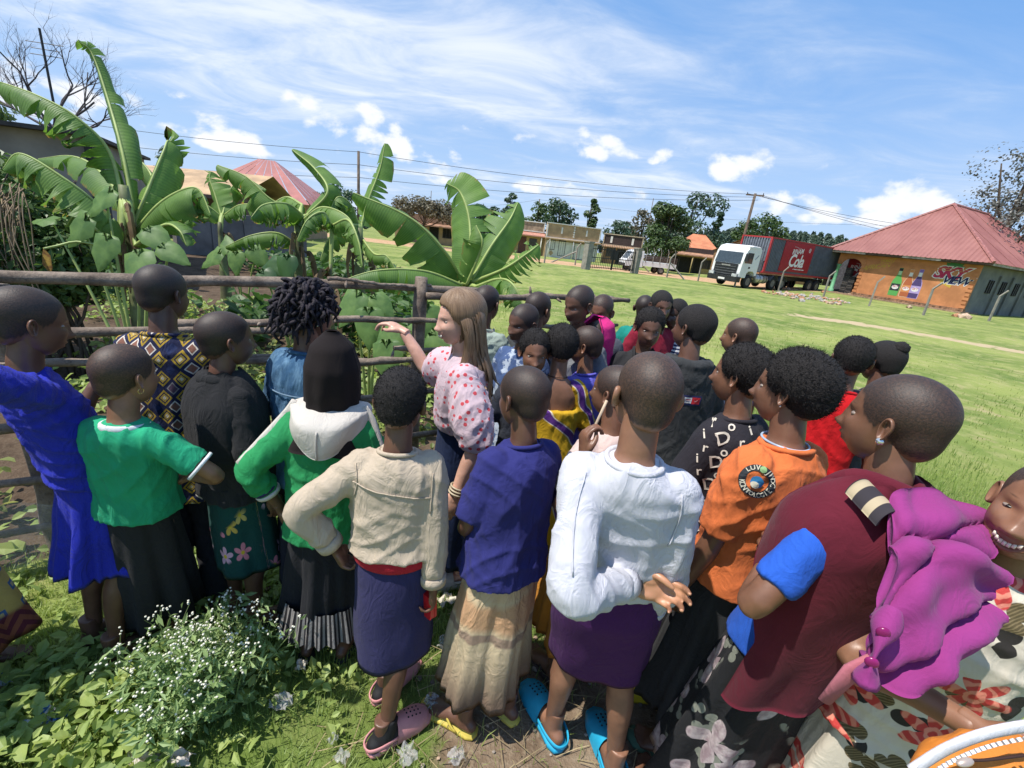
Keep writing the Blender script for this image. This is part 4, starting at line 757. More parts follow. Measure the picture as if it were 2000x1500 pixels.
# ================================================================== HEDGE, TARO, GARDEN PLANTS
def heart(r_, n=9):
    pts = [(0, -.18), (.26, -.42), (.46, -.30), (.50, .02), (.38, .38), (.18, .72), (0, 1.0)]; return [(x*r_, y*r_) for x, y in pts]
taro = leafmat('taro_leaf', (.155, .255, .075), (.085, .165, .05), .3, .5, 0, 9., .35); tarod = leafmat('taro_leaf_dark', (.06, .13, .04), (.035, .085, .03), .3, .4, 0, 5., .5)
def taro_plant(lab, base, spec, m=taro, seed=0):
    base = V(base); rt = thing('taro_plant', base, lab, 'plant', 'broad-leaved garden plants'); r = random.Random(seed)
    for i, (tip, size, nrm_, ax) in enumerate(spec):
        tip = V(tip); n_ = nrm(nrm_); ax = nrm(V(ax)-n_*np.dot(ax, n_)); bx = np.cross(ax, n_); hp = heart(size); mb = MB(); half = len(hp)
        v = []; uv = []
        for k in range(half):
            y = hp[k][1]; mid = tip+ax*y-n_*(.10*size*(y/size)**2); wv = n_*size*.045*(1 if k % 2 else -1); v += [mid, mid+bx*hp[k][0]*.5+n_*abs(hp[k][0])*.12+wv, mid+bx*hp[k][0]-n_*abs(hp[k][0])*.10-wv, mid-bx*hp[k][0]*.5+n_*abs(hp[k][0])*.12+wv, mid-bx*hp[k][0]-n_*abs(hp[k][0])*.10-wv]
        f = []
        for k in range(half-1): a, b_ = 5*k, 5*k+5; f += [[a, a+1, b_+1, b_], [a+1, a+2, b_+2, b_+1], [a, b_, b_+3, a+3], [a+3, b_+3, b_+4, a+4]]
        mb.add(v, f); q = mb.obj('leaf', [m], rt, True); pt = MB(); pt.tube(spline([base+V((r.uniform(-.03, .03), r.uniform(-.03, .03), 0)), (base+tip)/2+Z3*.1, tip-n_*.01], 7), np.linspace(.018, .008, 7), 6); pt.obj('stalk', [petm], q, True)
def taro_at(lab, px, z, leaves, m=taro, seed=0):
    b = gbase(px, z); taro_plant(lab, b, [(at(x, y, zz), s_, n_, a) for x, y, zz, s_, n_, a in leaves], m, seed)
taro_at('broad-leaved taro with ribbed pale leaves beside the left banana stem', 232, 3.9, [(205, 385, 3.9, .24, (-.2, -.8, .5), (-.4, 0, -.9)), (160, 440, 3.8, .26, (-.2, -.9, .3), (-.6, -.2, -.7)), (205, 480, 3.7, .24, (0, -.9, .3), (-.2, 0, -1)), (300, 460, 3.8, .22, (.3, -.7, .6), (.7, -.2, -.5)), (330, 490, 3.8, .20, (.3, -.7, .6), (.9, -.1, -.4)), (100, 430, 3.9, .2, (-.1, -.4, .9), (-1, 0, -.1)), (270, 510, 3.7, .26, (0, -.8, .5), (.2, 0, -1))], taro, 1)
taro_at('taro clump with upright leaves in front of the block wall', 470, 7.5, [(420, 500, 7.4, .34, (-.3, -.8, .5), (-.6, 0, -.6)), (460, 505, 7.3, .3, (0, -.9, .3), (.1, 0, -1)), (500, 495, 7.4, .32, (.3, -.8, .4), (.6, 0, -.6)), (445, 485, 7.6, .3, (0, -.8, .5), (-.3, 0, .8))], taro, 2)
taro_at('taro with pointed leaves just left of the fence post', 725, 3.9, [(690, 590, 3.8, .26, (-.2, -.8, .4), (-.3, 0, -.9)), (720, 625, 3.7, .26, (0, -.9, .3), (.1, 0, -1)), (740, 590, 3.9, .2, (.2, -.8, .5), (.6, 0, -.6))], taro, 3)
taro_at('taro with bright backlit leaves right of the fence post below the rail', 800, 3.4, [(835, 620, 3.4, .24, (.3, -.8, .4), (.2, 0, -1)), (765, 655, 3.3, .24, (-.2, -.8, .4), (-.2, 0, -1)), (860, 660, 3.3, .22, (0, -.8, .5), (.8, 0, -.5)), (820, 655, 3.4, .26, (.2, -.5, .8), (1, 0, .1)), (755, 690, 3.2, .24, (-.2, -.9, .3), (.2, 0, -1))], taro, 4)
taro_at('dark-leaved taro in the middle of the garden bed', 560, 5.4, [(535, 520, 5.4, .3, (-.2, -.8, .5), (-.5, 0, -.8)), (560, 515, 5.3, .26, (0, -.9, .3), (.1, 0, -1)), (520, 540, 5.3, .24, (.2, -.8, .5), (.6, 0, -.6))], tarod, 5)
lfp = gbase(85, 3.7); rt = thing('withered_leaf', at(92, 500, 3.7), 'single yellow-brown withered leaf hanging from an arched stalk before the hedge', 'leaf')
mb = MB(); c = at(88, 498, 3.7); mb.add([c+V((0, 0, .06)), c+V((.045, 0, .0)), c+V((.03, .01, -.10)), c+V((.0, .015, -.16)), c+V((-.03, -.01, -.08)), c+V((-.035, .01, .0))], [[0, 1, 2, 3, 4, 5]]); mb.obj('blade', [mat('withered_yellow', (.42, .27, .05), .7, .35, 30., col2=(.16, .06, .02))], rt)
MB().tube(spline([c+V((0, 0, .05)), at(112, 480, 3.75), at(150, 472, 3.8), at(200, 480, 3.85)], 10), .010, 5).obj('stalk', [petm], rt, True)
def bush(name, lab, C, N, m, size, root, stems=None, cat='shrub'):
    rt = thing(name, root, lab, cat); s_ = size*(.6+.8*nrs.rand(len(C))); v, f = quads_mesh(C, N, nrm0(rvec(len(C))+V((0, 0, -.2))), s_*.55, s_, .15); fastmesh('foliage', v, f, m, rt)
    if stems is not None: stems.obj('stems', [bark], rt, True)
    return rt
def hedge():
    base = gbase(30, 4.3); r = np.random.RandomState(9); k = 15000; c = [(*at(px_, py_, z_), r_) for px_, py_, z_, r_ in ((20, 455, 4.4, .62), (-80, 440, 4.3, .8), (75, 490, 4.6, .5), (-160, 430, 4.4, .9), (30, 410, 4.9, .55), (-40, 520, 4.2, .6), (105, 520, 4.4, .38), (-200, 500, 4.0, .8))]
    C = []; N = []
    for x, y, z, rr in c: d = rvec(k//len(c), r); C.append(V((x, y, z))+d*rr*(.75+.3*r.rand(len(d), 1))*V((1, 1, 1.0))); N.append(nrm0(d+rvec(len(d), r)*.8+V((0, 0, .4))))
    C = np.concatenate(C); N = np.concatenate(N); q = C[:, 2] > 0; st = MB()
    for i in range(30): x, y, z, rr = c[r.randint(len(c))]; st.tube(spline([V((x+r.randn()*.2, y+r.randn()*.2, 0)), V((x+r.randn()*.2, y, z*.7)), V((x+r.randn()*.4, y+r.randn()*.3, z+rr*.7))], 6), np.linspace(.02, .006, 6), 5)
    rt = bush('hedge', 'dense dark green hedge with dry vines at the far left behind the fence', C[q], N[q], leafmat('hedge_leaf', (.115, .19, .055), (.055, .10, .03), .25), .085, base, st, 'hedge')
    vm = MB()
    for i in range(70):
        p = at(-10+r.rand()*60, 355+r.rand()*60, 3.9+r.rand()*.3); vm.tube(spline([p, p+V((r.randn()*.1, -.1, -.25)), p+V((r.randn()*.15, -.12, -.7-r.rand()*.4))], 7), .005, 4)
    vm.obj('dry_vines', [mat('dry_vine', (.27, .20, .13), .9, .2)], rt, True)
hedge()
def leaf_cover(name, lab, pos, hgt, size, m, kind='stuff', spread=.8, thin=.62):
    """ground-cover: folded leaves on hidden stalks, one mesh"""
    k = len(pos); N = nrm0(rvec(k)*spread+V((0, 0, 1.))); C = np.stack([pos[:, 0], pos[:, 1], np.asarray(gh(pos[:, 0], pos[:, 1]))+hgt], 1); s_ = size*(.55+.9*nrs.rand(k))
    U = nrm0(rvec(k)*V((1, 1, .35))); B = nrm0(np.cross(N, U)); U = np.cross(B, N); w = s_[:, None]*thin*.5; l = s_[:, None]
    v = np.stack([C-U*l*.5, C-U*l*.12+B*w+N*w*.35, C+U*l*.28+B*w*.7+N*w*.2, C+U*l*.55-N*l*.12, C+U*l*.28-B*w*.7+N*w*.2, C-U*l*.12-B*w+N*w*.35, C, C+U*l*.3-N*l*.03], 1).reshape(-1, 3); i = np.arange(k)*8
    f = np.concatenate([np.stack([i+a, i+b_, i+c, i+d], 1) for a, b_, c, d in ((0, 1, 6, 5), (1, 2, 7, 6), (6, 7, 4, 5), (7, 2, 3, 4))])
    o = fastmesh(name, v, f, m); tag(o, lab, 'ground cover', kind=kind); return o
def scatter(n, x0, x1, y0, y1, keep):
    p = np.stack([x0+(x1-x0)*nrs.rand(n), y0+(y1-y0)*nrs.rand(n)], 1); return p[keep(p[:, 0], p[:, 1]) > nrs.rand(n)]
weed = leafmat('weed_leaf', (.36, .43, .13), (.20, .285, .08), .3, .5, 0, 6.); weedy = leafmat('weed_leaf_yellow', (.25, .26, .07), (.13, .165, .045), .3, .5, 0, 4.); weedd = leafmat('weed_leaf_deep', (.08, .15, .04), (.045, .095, .03), .3, .5, 0, 6.)
front = lambda x, y: sstep(.05, -.05, beyond(x, y))*(1-sstep(-.75, -.35, x+.3*fbm(x, y, 4, 8)))*(.12+.88*sstep(-.15, .35, fbm(x, y, 3.6, 3)+.12))
p = scatter(15000, -3.2, -.2, .45, 2.5, front); leaf_cover('leafy_weeds', 'broad-leaved green weeds covering the ground at the lower left', p, .02+.10*nrs.rand(len(p))**1.6*(1+fbm(p[:, 0], p[:, 1], 3, 6)*.5), .048, weed)
gar = lambda x, y: garden_mask(x, y)*sstep(.0, .5, fbm(x, y, 1.5, 12)-.02)
p = scatter(26000, -7.5, .6, 1.6, 9, gar); leaf_cover('garden_weeds', 'mixed green weeds growing over the garden soil behind the fence', p, .03+.22*nrs.rand(len(p))**1.4, .085, weed)
gy = lambda x, y: garden_mask(x, y)*sstep(.0, .4, fbm(x, y, 2.3, 33))
p = scatter(9000, -4.5, .5, 2.0, 6.0, gy); leaf_cover('bean_foliage', 'yellowish bean plants in the garden between fence rails', p, .06+.42*nrs.rand(len(p)), .075, weedy)
p = scatter(9000, -9, -1.5, 6, 15, lambda x, y: garden_mask(x, y)*sstep(.0, .4, fbm(x, y, .9, 21)+.1)); leaf_cover('far_garden_plants', 'taller green crops at the back of the garden', p, .08+.5*nrs.rand(len(p)), .20, weedd)
# grass -------------------------------------------------------------
def blades(name, lab, pos, hgt, wid, m, lean=.5):
    k = len(pos); a = nrs.rand(k)*6.283; D = np.stack([np.cos(a), np.sin(a), 0*a], 1); Sd = np.stack([-np.sin(a), np.cos(a), 0*a], 1); h = (hgt*(.5+.9*nrs.rand(k)))[:, None]; w = (wid*(.6+.8*nrs.rand(k)))[:, None]; C = np.stack([pos[:, 0], pos[:, 1], np.asarray(gh(pos[:, 0], pos[:, 1]))-.005], 1); ln = (lean*nrs.rand(k))[:, None]
    v = np.stack([C-Sd*w/2, C+Sd*w/2, C+Sd*w*.4+D*h*ln*.35+Z3*h*.6, C-Sd*w*.4+D*h*ln*.35+Z3*h*.6, C+D*h*ln+Z3*h*(1-.25*ln)+Sd*w*.06, C+D*h*ln+Z3*h*(1-.25*ln)-Sd*w*.06], 1).reshape(-1, 3); i = np.arange(k)*6
    f = np.concatenate([np.stack([i, i+1, i+2, i+3], 1), np.stack([i+3, i+2, i+4, i+5], 1)]); o = fastmesh(name, v, f, m); tag(o, lab, 'grass', kind='stuff')
gr1 = leafmat('grass_blade', (.31, .38, .11), (.18, .26, .065), .35, .5, 0, 1.2); gr2 = leafmat('grass_blade_field', (.34, .38, .13), (.22, .28, .08), .3, .6, 0, .5)
def field(x, y): return (1-garden_mask(x, y))*np.where(beyond(x, y) > 0, np.where(x+.30*y-.6 > 0, 1, 0), 1)
yardk = lambda x, y: 1-.93*sstep(.55, 0, np.abs(x-.75)/1.25-.45)*sstep(.5, 0., np.abs(y-1.0)/.9-.55)
p = scatter(120000, .9, 7.5, 1.0, 7.0, lambda x, y: field(x, y)*yardk(x, y)*sstep(8.2, 4, np.hypot(x, y))*(.6+.4*sstep(-.3, .3, fbm(x, y, 2, 5)))); blades('field_grass', 'long sunlit grass of the field on the right', p, .095, .0055, gr1)
p = scatter(60000, -6, 20, 4, 20, lambda x, y: field(x, y)*sstep(22, 8, np.hypot(x, y))*(.25+.75*sstep(-.2, .4, fbm(x, y, 1.1, 15)))); blades('far_field_grass', 'mown patchy grass further out across the field', p, .06, .012, gr2)
p = scatter(80000, -3.2, .6, .4, 3.2, lambda x, y: (1-garden_mask(x, y))*yardk(x, y)*(.35+.65*sstep(-.3, .3, fbm(x, y, 3.5, 7)))); blades('near_grass', 'short tufted grass around the feet in the foreground', p, .062, .0035, gr1, .9)
p = scatter(700, -.6, 1.9, .5, 2.0, lambda x, y: sstep(-.9, .2, x)); k = len(p)
straw = MB()
for i in range(min(330, k)):
    a = nrs.rand()*3.14; l = .05+.22*nrs.rand()**2; c = V((p[i][0], p[i][1], .012+.01*nrs.rand())); D = V((math.cos(a), math.sin(a), .04*nrs.randn())); straw.tube([c-D*l, c+D*l*.2+V((0, 0, .008)), c+D*l], .0016, 3)
tag(straw.obj('dry_straw', [mat('straw', (.46, .36, .20), .9, .2)], None), 'loose dry straw scattered on the trodden earth', 'straw', kind='stuff')
pb = MB()
for i in range(260):
    x, y = -.3+2.2*nrs.rand(), .55+1.5*nrs.rand(); v, f = rock((x, y, .006), .006+.018*nrs.rand()**3, i); pb.add(v, f, i % 3)
tag(pb.obj('pebbles', [mat('pebble', (.36, .31, .26), .9, .2, 30.), mat('pebble_dark', (.20, .16, .13), .9), stm[0]], None), 'small pebbles and clods on the trodden earth', 'pebbles', kind='stuff')
# flowering weed
def parthenium():
    c0 = V((-1.06, 1.24, 0)); rt = thing('flowering_bush', c0, 'bushy weed dotted with tiny white flowers at the lower left', 'shrub'); r = np.random.RandomState(3); st = MB(); LC = []; FC = []
    for i in range(70):
        a = r.rand()*6.28; q = r.rand()**.6; b = c0+V((math.cos(a)*.13*q, math.sin(a)*.12*q, 0)); tip = c0+V((math.cos(a)*.28*q+r.randn()*.03, math.sin(a)*.23*q+r.randn()*.03, .25+.20*r.rand()-.10*q)); P = spline([b, (b+tip)/2+V((0, 0, .03)), tip], 8); st.tube(P, np.linspace(.004, .0015, 8), 4)
        for k in range(40): j = r.randint(1, 8); LC.append(P[j]+r.randn(3)*V((.03, .03, .02)))
        for k in range(3):
            t2 = tip+V((r.randn()*.035, r.randn()*.035, .02+.03*r.rand())); st.tube([tip-V((0, 0, .03)), t2], .0011, 3)
            for w in range(3): FC.append(t2+r.randn(3)*.008)
    st.obj('stems', [mat('weed_stem', (.16, .22, .07), .7)], rt)
    LC = np.array(LC); n_ = len(LC); s_ = .046*(.5+.8*r.rand(n_)); v, f = quads_mesh(LC, nrm0(rvec(n_, r)+V((0, 0, .8))), rvec(n_, r), s_*.32, s_, .1); fastmesh('foliage', v, f, leafmat('parthenium_leaf', (.33, .43, .18), (.19, .29, .11), .3, .5, 0, 8.), rt)
    FC = np.array(FC); bm = bmesh.new(); bmesh.ops.create_icosphere(bm, subdivisions=1, radius=.0043); bv = np.array([x.co for x in bm.verts]); bf = np.array([[x.index for x in p_.verts] for p_ in bm.faces]); bm.free()
    v = (FC[:, None, :]+bv[None]).reshape(-1, 3); f = (bf[None]+np.arange(len(FC))[:, None, None]*len(bv)).reshape(-1, 3); tag(fastmesh('flower_heads', v, f, mat('white_petals', (.78, .76, .64), .8, .05), rt), kind='stuff')
parthenium()
# ================================================================== POLE FENCE
polem, nt, b = newmat('weathered_pole'); t = NT(nt); co = t.obj(); n_ = t.noise(t.mapping(co, (1, 1, 1)), 9, 6, .65); n2_ = t.noise(co, 60, 4, .7)
t.inp(b.inputs['Base Color'], t.mix(t.math('MULTIPLY', t.rng(n2_, .45, .75), .6), t.mix(t.rng(n_, .3, .7), (.11, .078, .058), (.29, .225, .17)), (.05, .034, .028))); b.inputs['Roughness'].default_value = .9; t.bump(b, t.math('ADD', n_, n2_), .6, .01)
fence = thing('pole_fence', fence_pt(2, 0), 'rustic fence of rough wooden poles between crowd and garden', 'fence')
def rail(s0, s1, z0, z1, r0, r1, off=0., seed=0, knots=1):
    q = np.random.RandomState(seed+77); n = 26; t_ = np.linspace(0, 1, n); P = np.array([fence_pt(s0+(s1-s0)*k, z0+(z1-z0)*k)-V((FN[0], FN[1], 0))*off for k in t_]); P[:, 2] += np.cumsum(q.randn(n))*.004; P[:, :2] += (np.cumsum(q.randn(n))*.004)[:, None]*FN; R = np.linspace(r0, r1, n)*.86*(1+.12*q.randn(n)); mb = MB(); mb.tube(P, R, 10)
    for k in range(knots): j = q.randint(3, n-3); dv = nrm(rvec(1, q)[0]+V((0, 0, .4))); mb.tube([P[j], P[j]+dv*(R[j]+.025), P[j]+dv*(R[j]+.05)], [R[j]*.5, .010, .004], 6)
    return mb.obj('rail', [polem], fence, True)
rail(-1.3, 2.42, 1.50, 1.515, .036, .030, 0, 1, 3); rail(1.95, 3.82, 1.50, 1.50, .027, .024, .05, 2, 4); rail(1.35, 2.0, 1.56, 1.545, .014, .010, .03, 3, 2)
rail(-1.2, 1.15, 1.305, 1.30, .026, .022, .06, 4, 2); rail(.55, 2.12, 1.31, 1.295, .028, .02, .05, 5, 2); rail(-.3, 1.35, 1.12, 1.10, .023, .02, .06, 6, 1); rail(.9, 2.6, 1.10, 1.07, .026, .022, .065, 7, 2); rail(1.75, 2.4, 1.14, 1.13, .02, .018, .03, 12, 0)
rail(-1.2, 1.7, .82, .80, .026, .022, .06, 8, 1); rail(.6, 3.0, .80, .83, .024, .02, .06, 9, 1); rail(-1.2, 2.6, .52, .50, .028, .024, .06, 10, 2); rail(-1.2, 2.8, .24, .20, .022, .02, .06, 11, 0); rail(2.9, 3.75, 1.28, 1.25, .02, .018, .05, 13, 1); rail(2.6, 3.75, .95, .93, .02, .018, .05, 14, 1)
for s_, h_, r_ in ((-.02, 1.47, .052), (1.93, 1.60, .042), (3.62, 1.52, .045), (-1.25, 1.5, .05)):
    n = 10; q = np.random.RandomState(int(s_*10)+40); P = np.array([fence_pt(s_, -.1+(h_+.1)*k/9) for k in range(n)]); P[:, :2] += q.randn(n, 2)*.006; MB().tube(P, r_*(1+.06*q.randn(n)), 10).obj('post', [polem], fence, True)
netm, nt, b = newmat('mosquito_net'); t = NT(nt); b.inputs['Base Color'].default_value = (.55, .58, .56, 1); b.inputs['Roughness'].default_value = .9; b.inputs['Alpha'].default_value = .22
net = []; 
for i in range(25):
    for j in range(9):
        q = fence_pt(-1.1+i*.055, .62-.035*i*.3-j*.065); q[:2] -= FN*(.10+.02*math.sin(i*1.3+j*.5)); net.append(q)
o = mesh_obj('fence_netting', net, [[i*9+j, i*9+j+1, (i+1)*9+j+1, (i+1)*9+j] for i in range(24) for j in range(8)], netm); tag(o, 'thin see-through netting hung on the lower fence rails at far left', 'netting')
# ================================================================== PEOPLE: BUILDING BLOCKS
def remesh(parts, voxel, smooth=4, sf=.5):
    """closed shells -> one continuous surface (voxel union, relaxed). returns verts, faces"""
    mb = MB()
    for v, f in parts: mb.add(v, f)
    me = bpy.data.meshes.new('tmp'); me.from_pydata(np.concatenate(mb.v).tolist(), [], mb.f); o = link(bpy.data.objects.new('tmp', me))
    m = o.modifiers.new('r', 'REMESH'); m.mode = 'VOXEL'; m.voxel_size = voxel; m.adaptivity = 0
    if smooth: s_ = o.modifiers.new('s', 'SMOOTH'); s_.factor = sf; s_.iterations = smooth
    dg = bpy.context.evaluated_depsgraph_get(); e = o.evaluated_get(dg).to_mesh()
    v = np.empty(len(e.vertices)*3); e.vertices.foreach_get('co', v); n = np.empty(len(e.vertices)*3); e.vertices.foreach_get('normal', n); f = np.empty(len(e.loops), np.int32); e.loops.foreach_get('vertex_index', f)
    k = len(e.polygons); f = f.reshape(k, -1) if len(f) == 4*k else None
    faces = [list(p.vertices) for p in e.polygons] if f is None else f.tolist()
    o.evaluated_get(dg).to_mesh_clear(); bpy.data.objects.remove(o); bpy.data.meshes.remove(me)
    return v.reshape(-1, 3), faces, n.reshape(-1, 3)
def ell(c, r, ax=None, nu=14, nv=9):
    ax = np.eye(3) if ax is None else np.asarray(ax); th = np.linspace(0, math.pi, nv+1)[1:-1]; ph = np.arange(nu)*2*math.pi/nu; c = V(c)
    d = [(0, 0, 1)]+[(math.sin(t)*math.cos(p), math.sin(t)*math.sin(p), math.cos(t)) for t in th for p in ph]+[(0, 0, -1)]; d = np.array(d)*V(r); v = c+d@ax
    f = [[0, 1+j, 1+(j+1) % nu] for j in range(nu)]
    for i in range(nv-2): f += [[1+i*nu+j, 1+(i+1)*nu+j, 1+(i+1)*nu+(j+1) % nu, 1+i*nu+(j+1) % nu] for j in range(nu)]
    b_ = 1+(nv-2)*nu; f += [[b_+j, b_+nu, b_+(j+1) % nu] for j in range(nu)]
    return v, f
def G(x, z, cx_, cz_, sx_, sz_): return np.exp(-((x-cx_)/sx_)**2-((z-cz_)/sz_)**2)
def rayell(d, c, r):
    c = V(c)/V(r); q = d/V(r); A = (q*q).sum(1); B = (q*c).sum(1); Cc = (c*c).sum()-1; return (B+np.sqrt(np.maximum(B*B-A*Cc, 1e-9)))/A
def head_shape(seed=0, nu=84, nv=60, smile=0., female=False, hair_t=0., adult=False, mouth=0.):
    """sculpted head in local metres: x right, y face, z up; about 0.225 tall. returns verts, faces, hair mask, eyes, ears, teeth"""
    r = np.random.RandomState(seed+300); q = lambda a: 1+a*(r.rand()*2-1)
    th = np.linspace(0, math.pi, nv+1); ph = np.arange(nu)*2*math.pi/nu+math.pi/nu
    d = np.array([(0, 0, 1)]+[(math.sin(t)*math.sin(p), math.sin(t)*math.cos(p), math.cos(t)) for t in th[1:-1] for p in ph]+[(0, 0, -1)])
    kw, kl = q(.04), q(.04)
    r1 = rayell(d, (0, -.014, .030), (.073*kw, .094*q(.04), .081)); r2 = rayell(d, (0, .026, -.028), (.060*kw*q(.04), .066, .082*kl)); R_ = (r1**9+r2**9)**(1/9)
    r3 = rayell(d, (0, -.045, -.02), (.055, .05, .06)); R_ = (R_**14+r3**14)**(1/14)
    v = d*R_[:, None]; x, y, z = v[:, 0].copy(), v[:, 1].copy(), v[:, 2].copy(); fr = sstep(.01, .055, y); nz_ = q(.15); lp = q(.2)
    dy = 0*x
    dy += .0022*(G(x, z, .026, .019, .022, .008)+G(x, z, -.026, .019, .022, .008)) + .002*G(x, z, 0, .018, .02, .01)
    dy -= .0092*(G(x, z, .031, .001, .017, .011)+G(x, z, -.031, .001, .017, .011))
    dy += .010*G(x, z, 0, -.008, .008, .02)*nz_+.021*G(x, z, 0, -.033, .0115, .012)*nz_+.010*(G(x, z, .0135, -.037, .007, .008)+G(x, z, -.0135, -.037, .007, .008))*nz_
    dy -= .003*(G(x, z, .008, -.046, .004, .003)+G(x, z, -.008, -.046, .004, .003))
    mw = .023*(1+.35*smile); cz_ = smile*.010*np.clip((x/.022)**2, 0, 1.6)
    dy += lp*(.0105*G(x, z-cz_, 0, -.0585, mw, .0058)+.0115*G(x, z-cz_, 0, -.0712-mouth*.01, mw*.85, .0062)); dy -= .0085*G(x, z-cz_, 0, -.0648-mouth*.004, mw*1.02, .0024+mouth*.006)
    dy += .0035*G(x, z, 0, -.094, .018, .012)-.003*G(x, z, 0, -.083, .02, .005)
    ck_ = .004+.005*smile; dy += ck_*(G(x, z, .040, -.026, .018, .016)+G(x, z, -.040, -.026, .018, .016))
    dy -= .004*(G(x, z, .052, -.005, .01, .03)+G(x, z, -.052, -.005, .01, .03))*.5
    v[:, 1] += dy*fr
    lo = sstep(-.075, -.115, z); v[:, 2] += lo*.012*(1-sstep(-.02, .06, y))      # jaw line rises to the neck
    # hairline
    phi = np.degrees(np.arctan2(v[:, 1], np.abs(v[:, 0])+1e-6)); ax_ = np.abs(v[:, 0])
    zl = np.interp(phi, [-90, -45, -12, 3, 14, 34, 48, 62, 90], [-.062, -.058, -.035, .002, -.012, .008, .046, .058, .064 if not female else .066])+r.uniform(-.004, .004)
    hm = sstep(-.006, .010, v[:, 2]-zl+.003*np.sin(phi*.9+v[:, 0]*300))
    n_ = d.copy()
    if hair_t > 0: rr = np.random.RandomState(seed); v = v+n_*(hm*hair_t*(.55+.45*sstep(0, .06, v[:, 2]-zl)))[:, None]
    f = [[0, 1+(j+1) % nu, 1+j] for j in range(nu)]
    for i in range(nv-2): f += [[1+i*nu+j, 1+i*nu+(j+1) % nu, 1+(i+1)*nu+(j+1) % nu, 1+(i+1)*nu+j] for j in range(nu)]
    b_ = 1+(nv-2)*nu; f += [[b_+j, b_+(j+1) % nu, b_+nu] for j in range(nu)]
    lips = np.clip(1.25*(G(x, z-cz_, 0, -.0585, mw*1.05, .0066)+G(x, z-cz_, 0, -.0712-mouth*.01, mw, .0072)), 0, 1)*fr
    brow = .8*(G(x, z, .032, .0245, .016, .0028)+G(x, z, -.032, .0245, .016, .0028))*fr
    # eyes: lens-shaped balls showing between the lids
    eyes = []
    for s_ in (-1, 1):
        c = V((s_*.0295, .0, .0005)); k = np.argmin((v[:, 0]-c[0])**2+(v[:, 2]-c[2])**2+np.where(v[:, 1] > .03, 0, 9)); c[1] = v[k, 1]-.0071
        ev, ef = ell(c, (.0128, .0098, .0062-.0018*smile), None, 20, 12); loc = ev-c; iris = (np.hypot(loc[:, 0]*1.0-s_*.0, loc[:, 2]) < .0058) & (loc[:, 1] > 0); eyes.append((ev, ef, iris.astype(float)))
    ears = []
    for s_ in (-1, 1):
        t = math.radians(16); fwd_ = V((s_*math.sin(t)*1., -math.cos(t), 0)); out = V((s_*math.cos(t), math.sin(t)*1., 0)); up = V((0, -.16, .987)); c = V((s_*.0690*kw, -.010, -.006)); nu2, nv2 = 18, 9; ev = []; ef = []
        for i in range(nv2):
            q_ = i/(nv2-1)
            for j in range(nu2):
                a = 2*math.pi*j/nu2; ry = .0150*(1-.22*max(0, -math.sin(a)))*(1+.1*math.cos(a)); rz = .0255; e = q_
                prof = [(.25, -.004), (.85, -.002), (1., .004), (1.03, .009), (.95, .0125), (.84, .0115), (.72, .0065), (.45, .003), (.02, .004)][i]
                ev.append(c+fwd_*(prof[0]*ry*math.cos(a))+up*(prof[0]*rz*math.sin(a)-(.004 if math.sin(a) < -.5 else 0))+out*(prof[1]+.004*math.cos(a)))
        for i in range(nv2-1): ef += [[i*nu2+j, i*nu2+(j+1) % nu2, (i+1)*nu2+(j+1) % nu2, (i+1)*nu2+j][::-s_] for j in range(nu2)]
        ears.append((np.array(ev), ef))
    teeth = []
    if smile > .3:
        k0 = np.argmin(v[:, 0]**2+(v[:, 2]+.064)**2+np.where(v[:, 1] > .03, 0, 9)); y0 = v[k0, 1]+(.0030 if smile > .6 else .0012)
        for i in range(7):
            xx = (i-3)*.0060*(1+.1*smile); zz = -.0640+smile*.010*min(1.6, (xx/.022)**2); k = np.argmin((v[:, 0]-xx)**2+(v[:, 2]-zz)**2+np.where(v[:, 1] > .03, 0, 9)); teeth.append((V((xx, y0-8.5*xx*xx, zz-.001)), .0058, .0095 if smile > .6 else .006))
    return dict(v=v, f=f, hair=hm, lips=lips, brow=brow, eyes=eyes, ears=ears, teeth=teeth, d=d, zl=zl)
def rotm(az, pitch=0., roll=0.):
    """local (x right, y forward, z up) -> world rows; az clockwise from +y, pitch>0 nods down, roll>0 tilts to own right"""
    a, p, r_ = map(math.radians, (az, pitch, roll)); f = V((math.sin(a)*math.cos(p), math.cos(a)*math.cos(p), -math.sin(p))); rt = V((math.cos(a), -math.sin(a), 0)); up = np.cross(rt, f)
    rt, up = rt*math.cos(r_)-up*math.sin(r_), up*math.cos(r_)+rt*math.sin(r_); return np.array([rt, f, up])
SK = {}
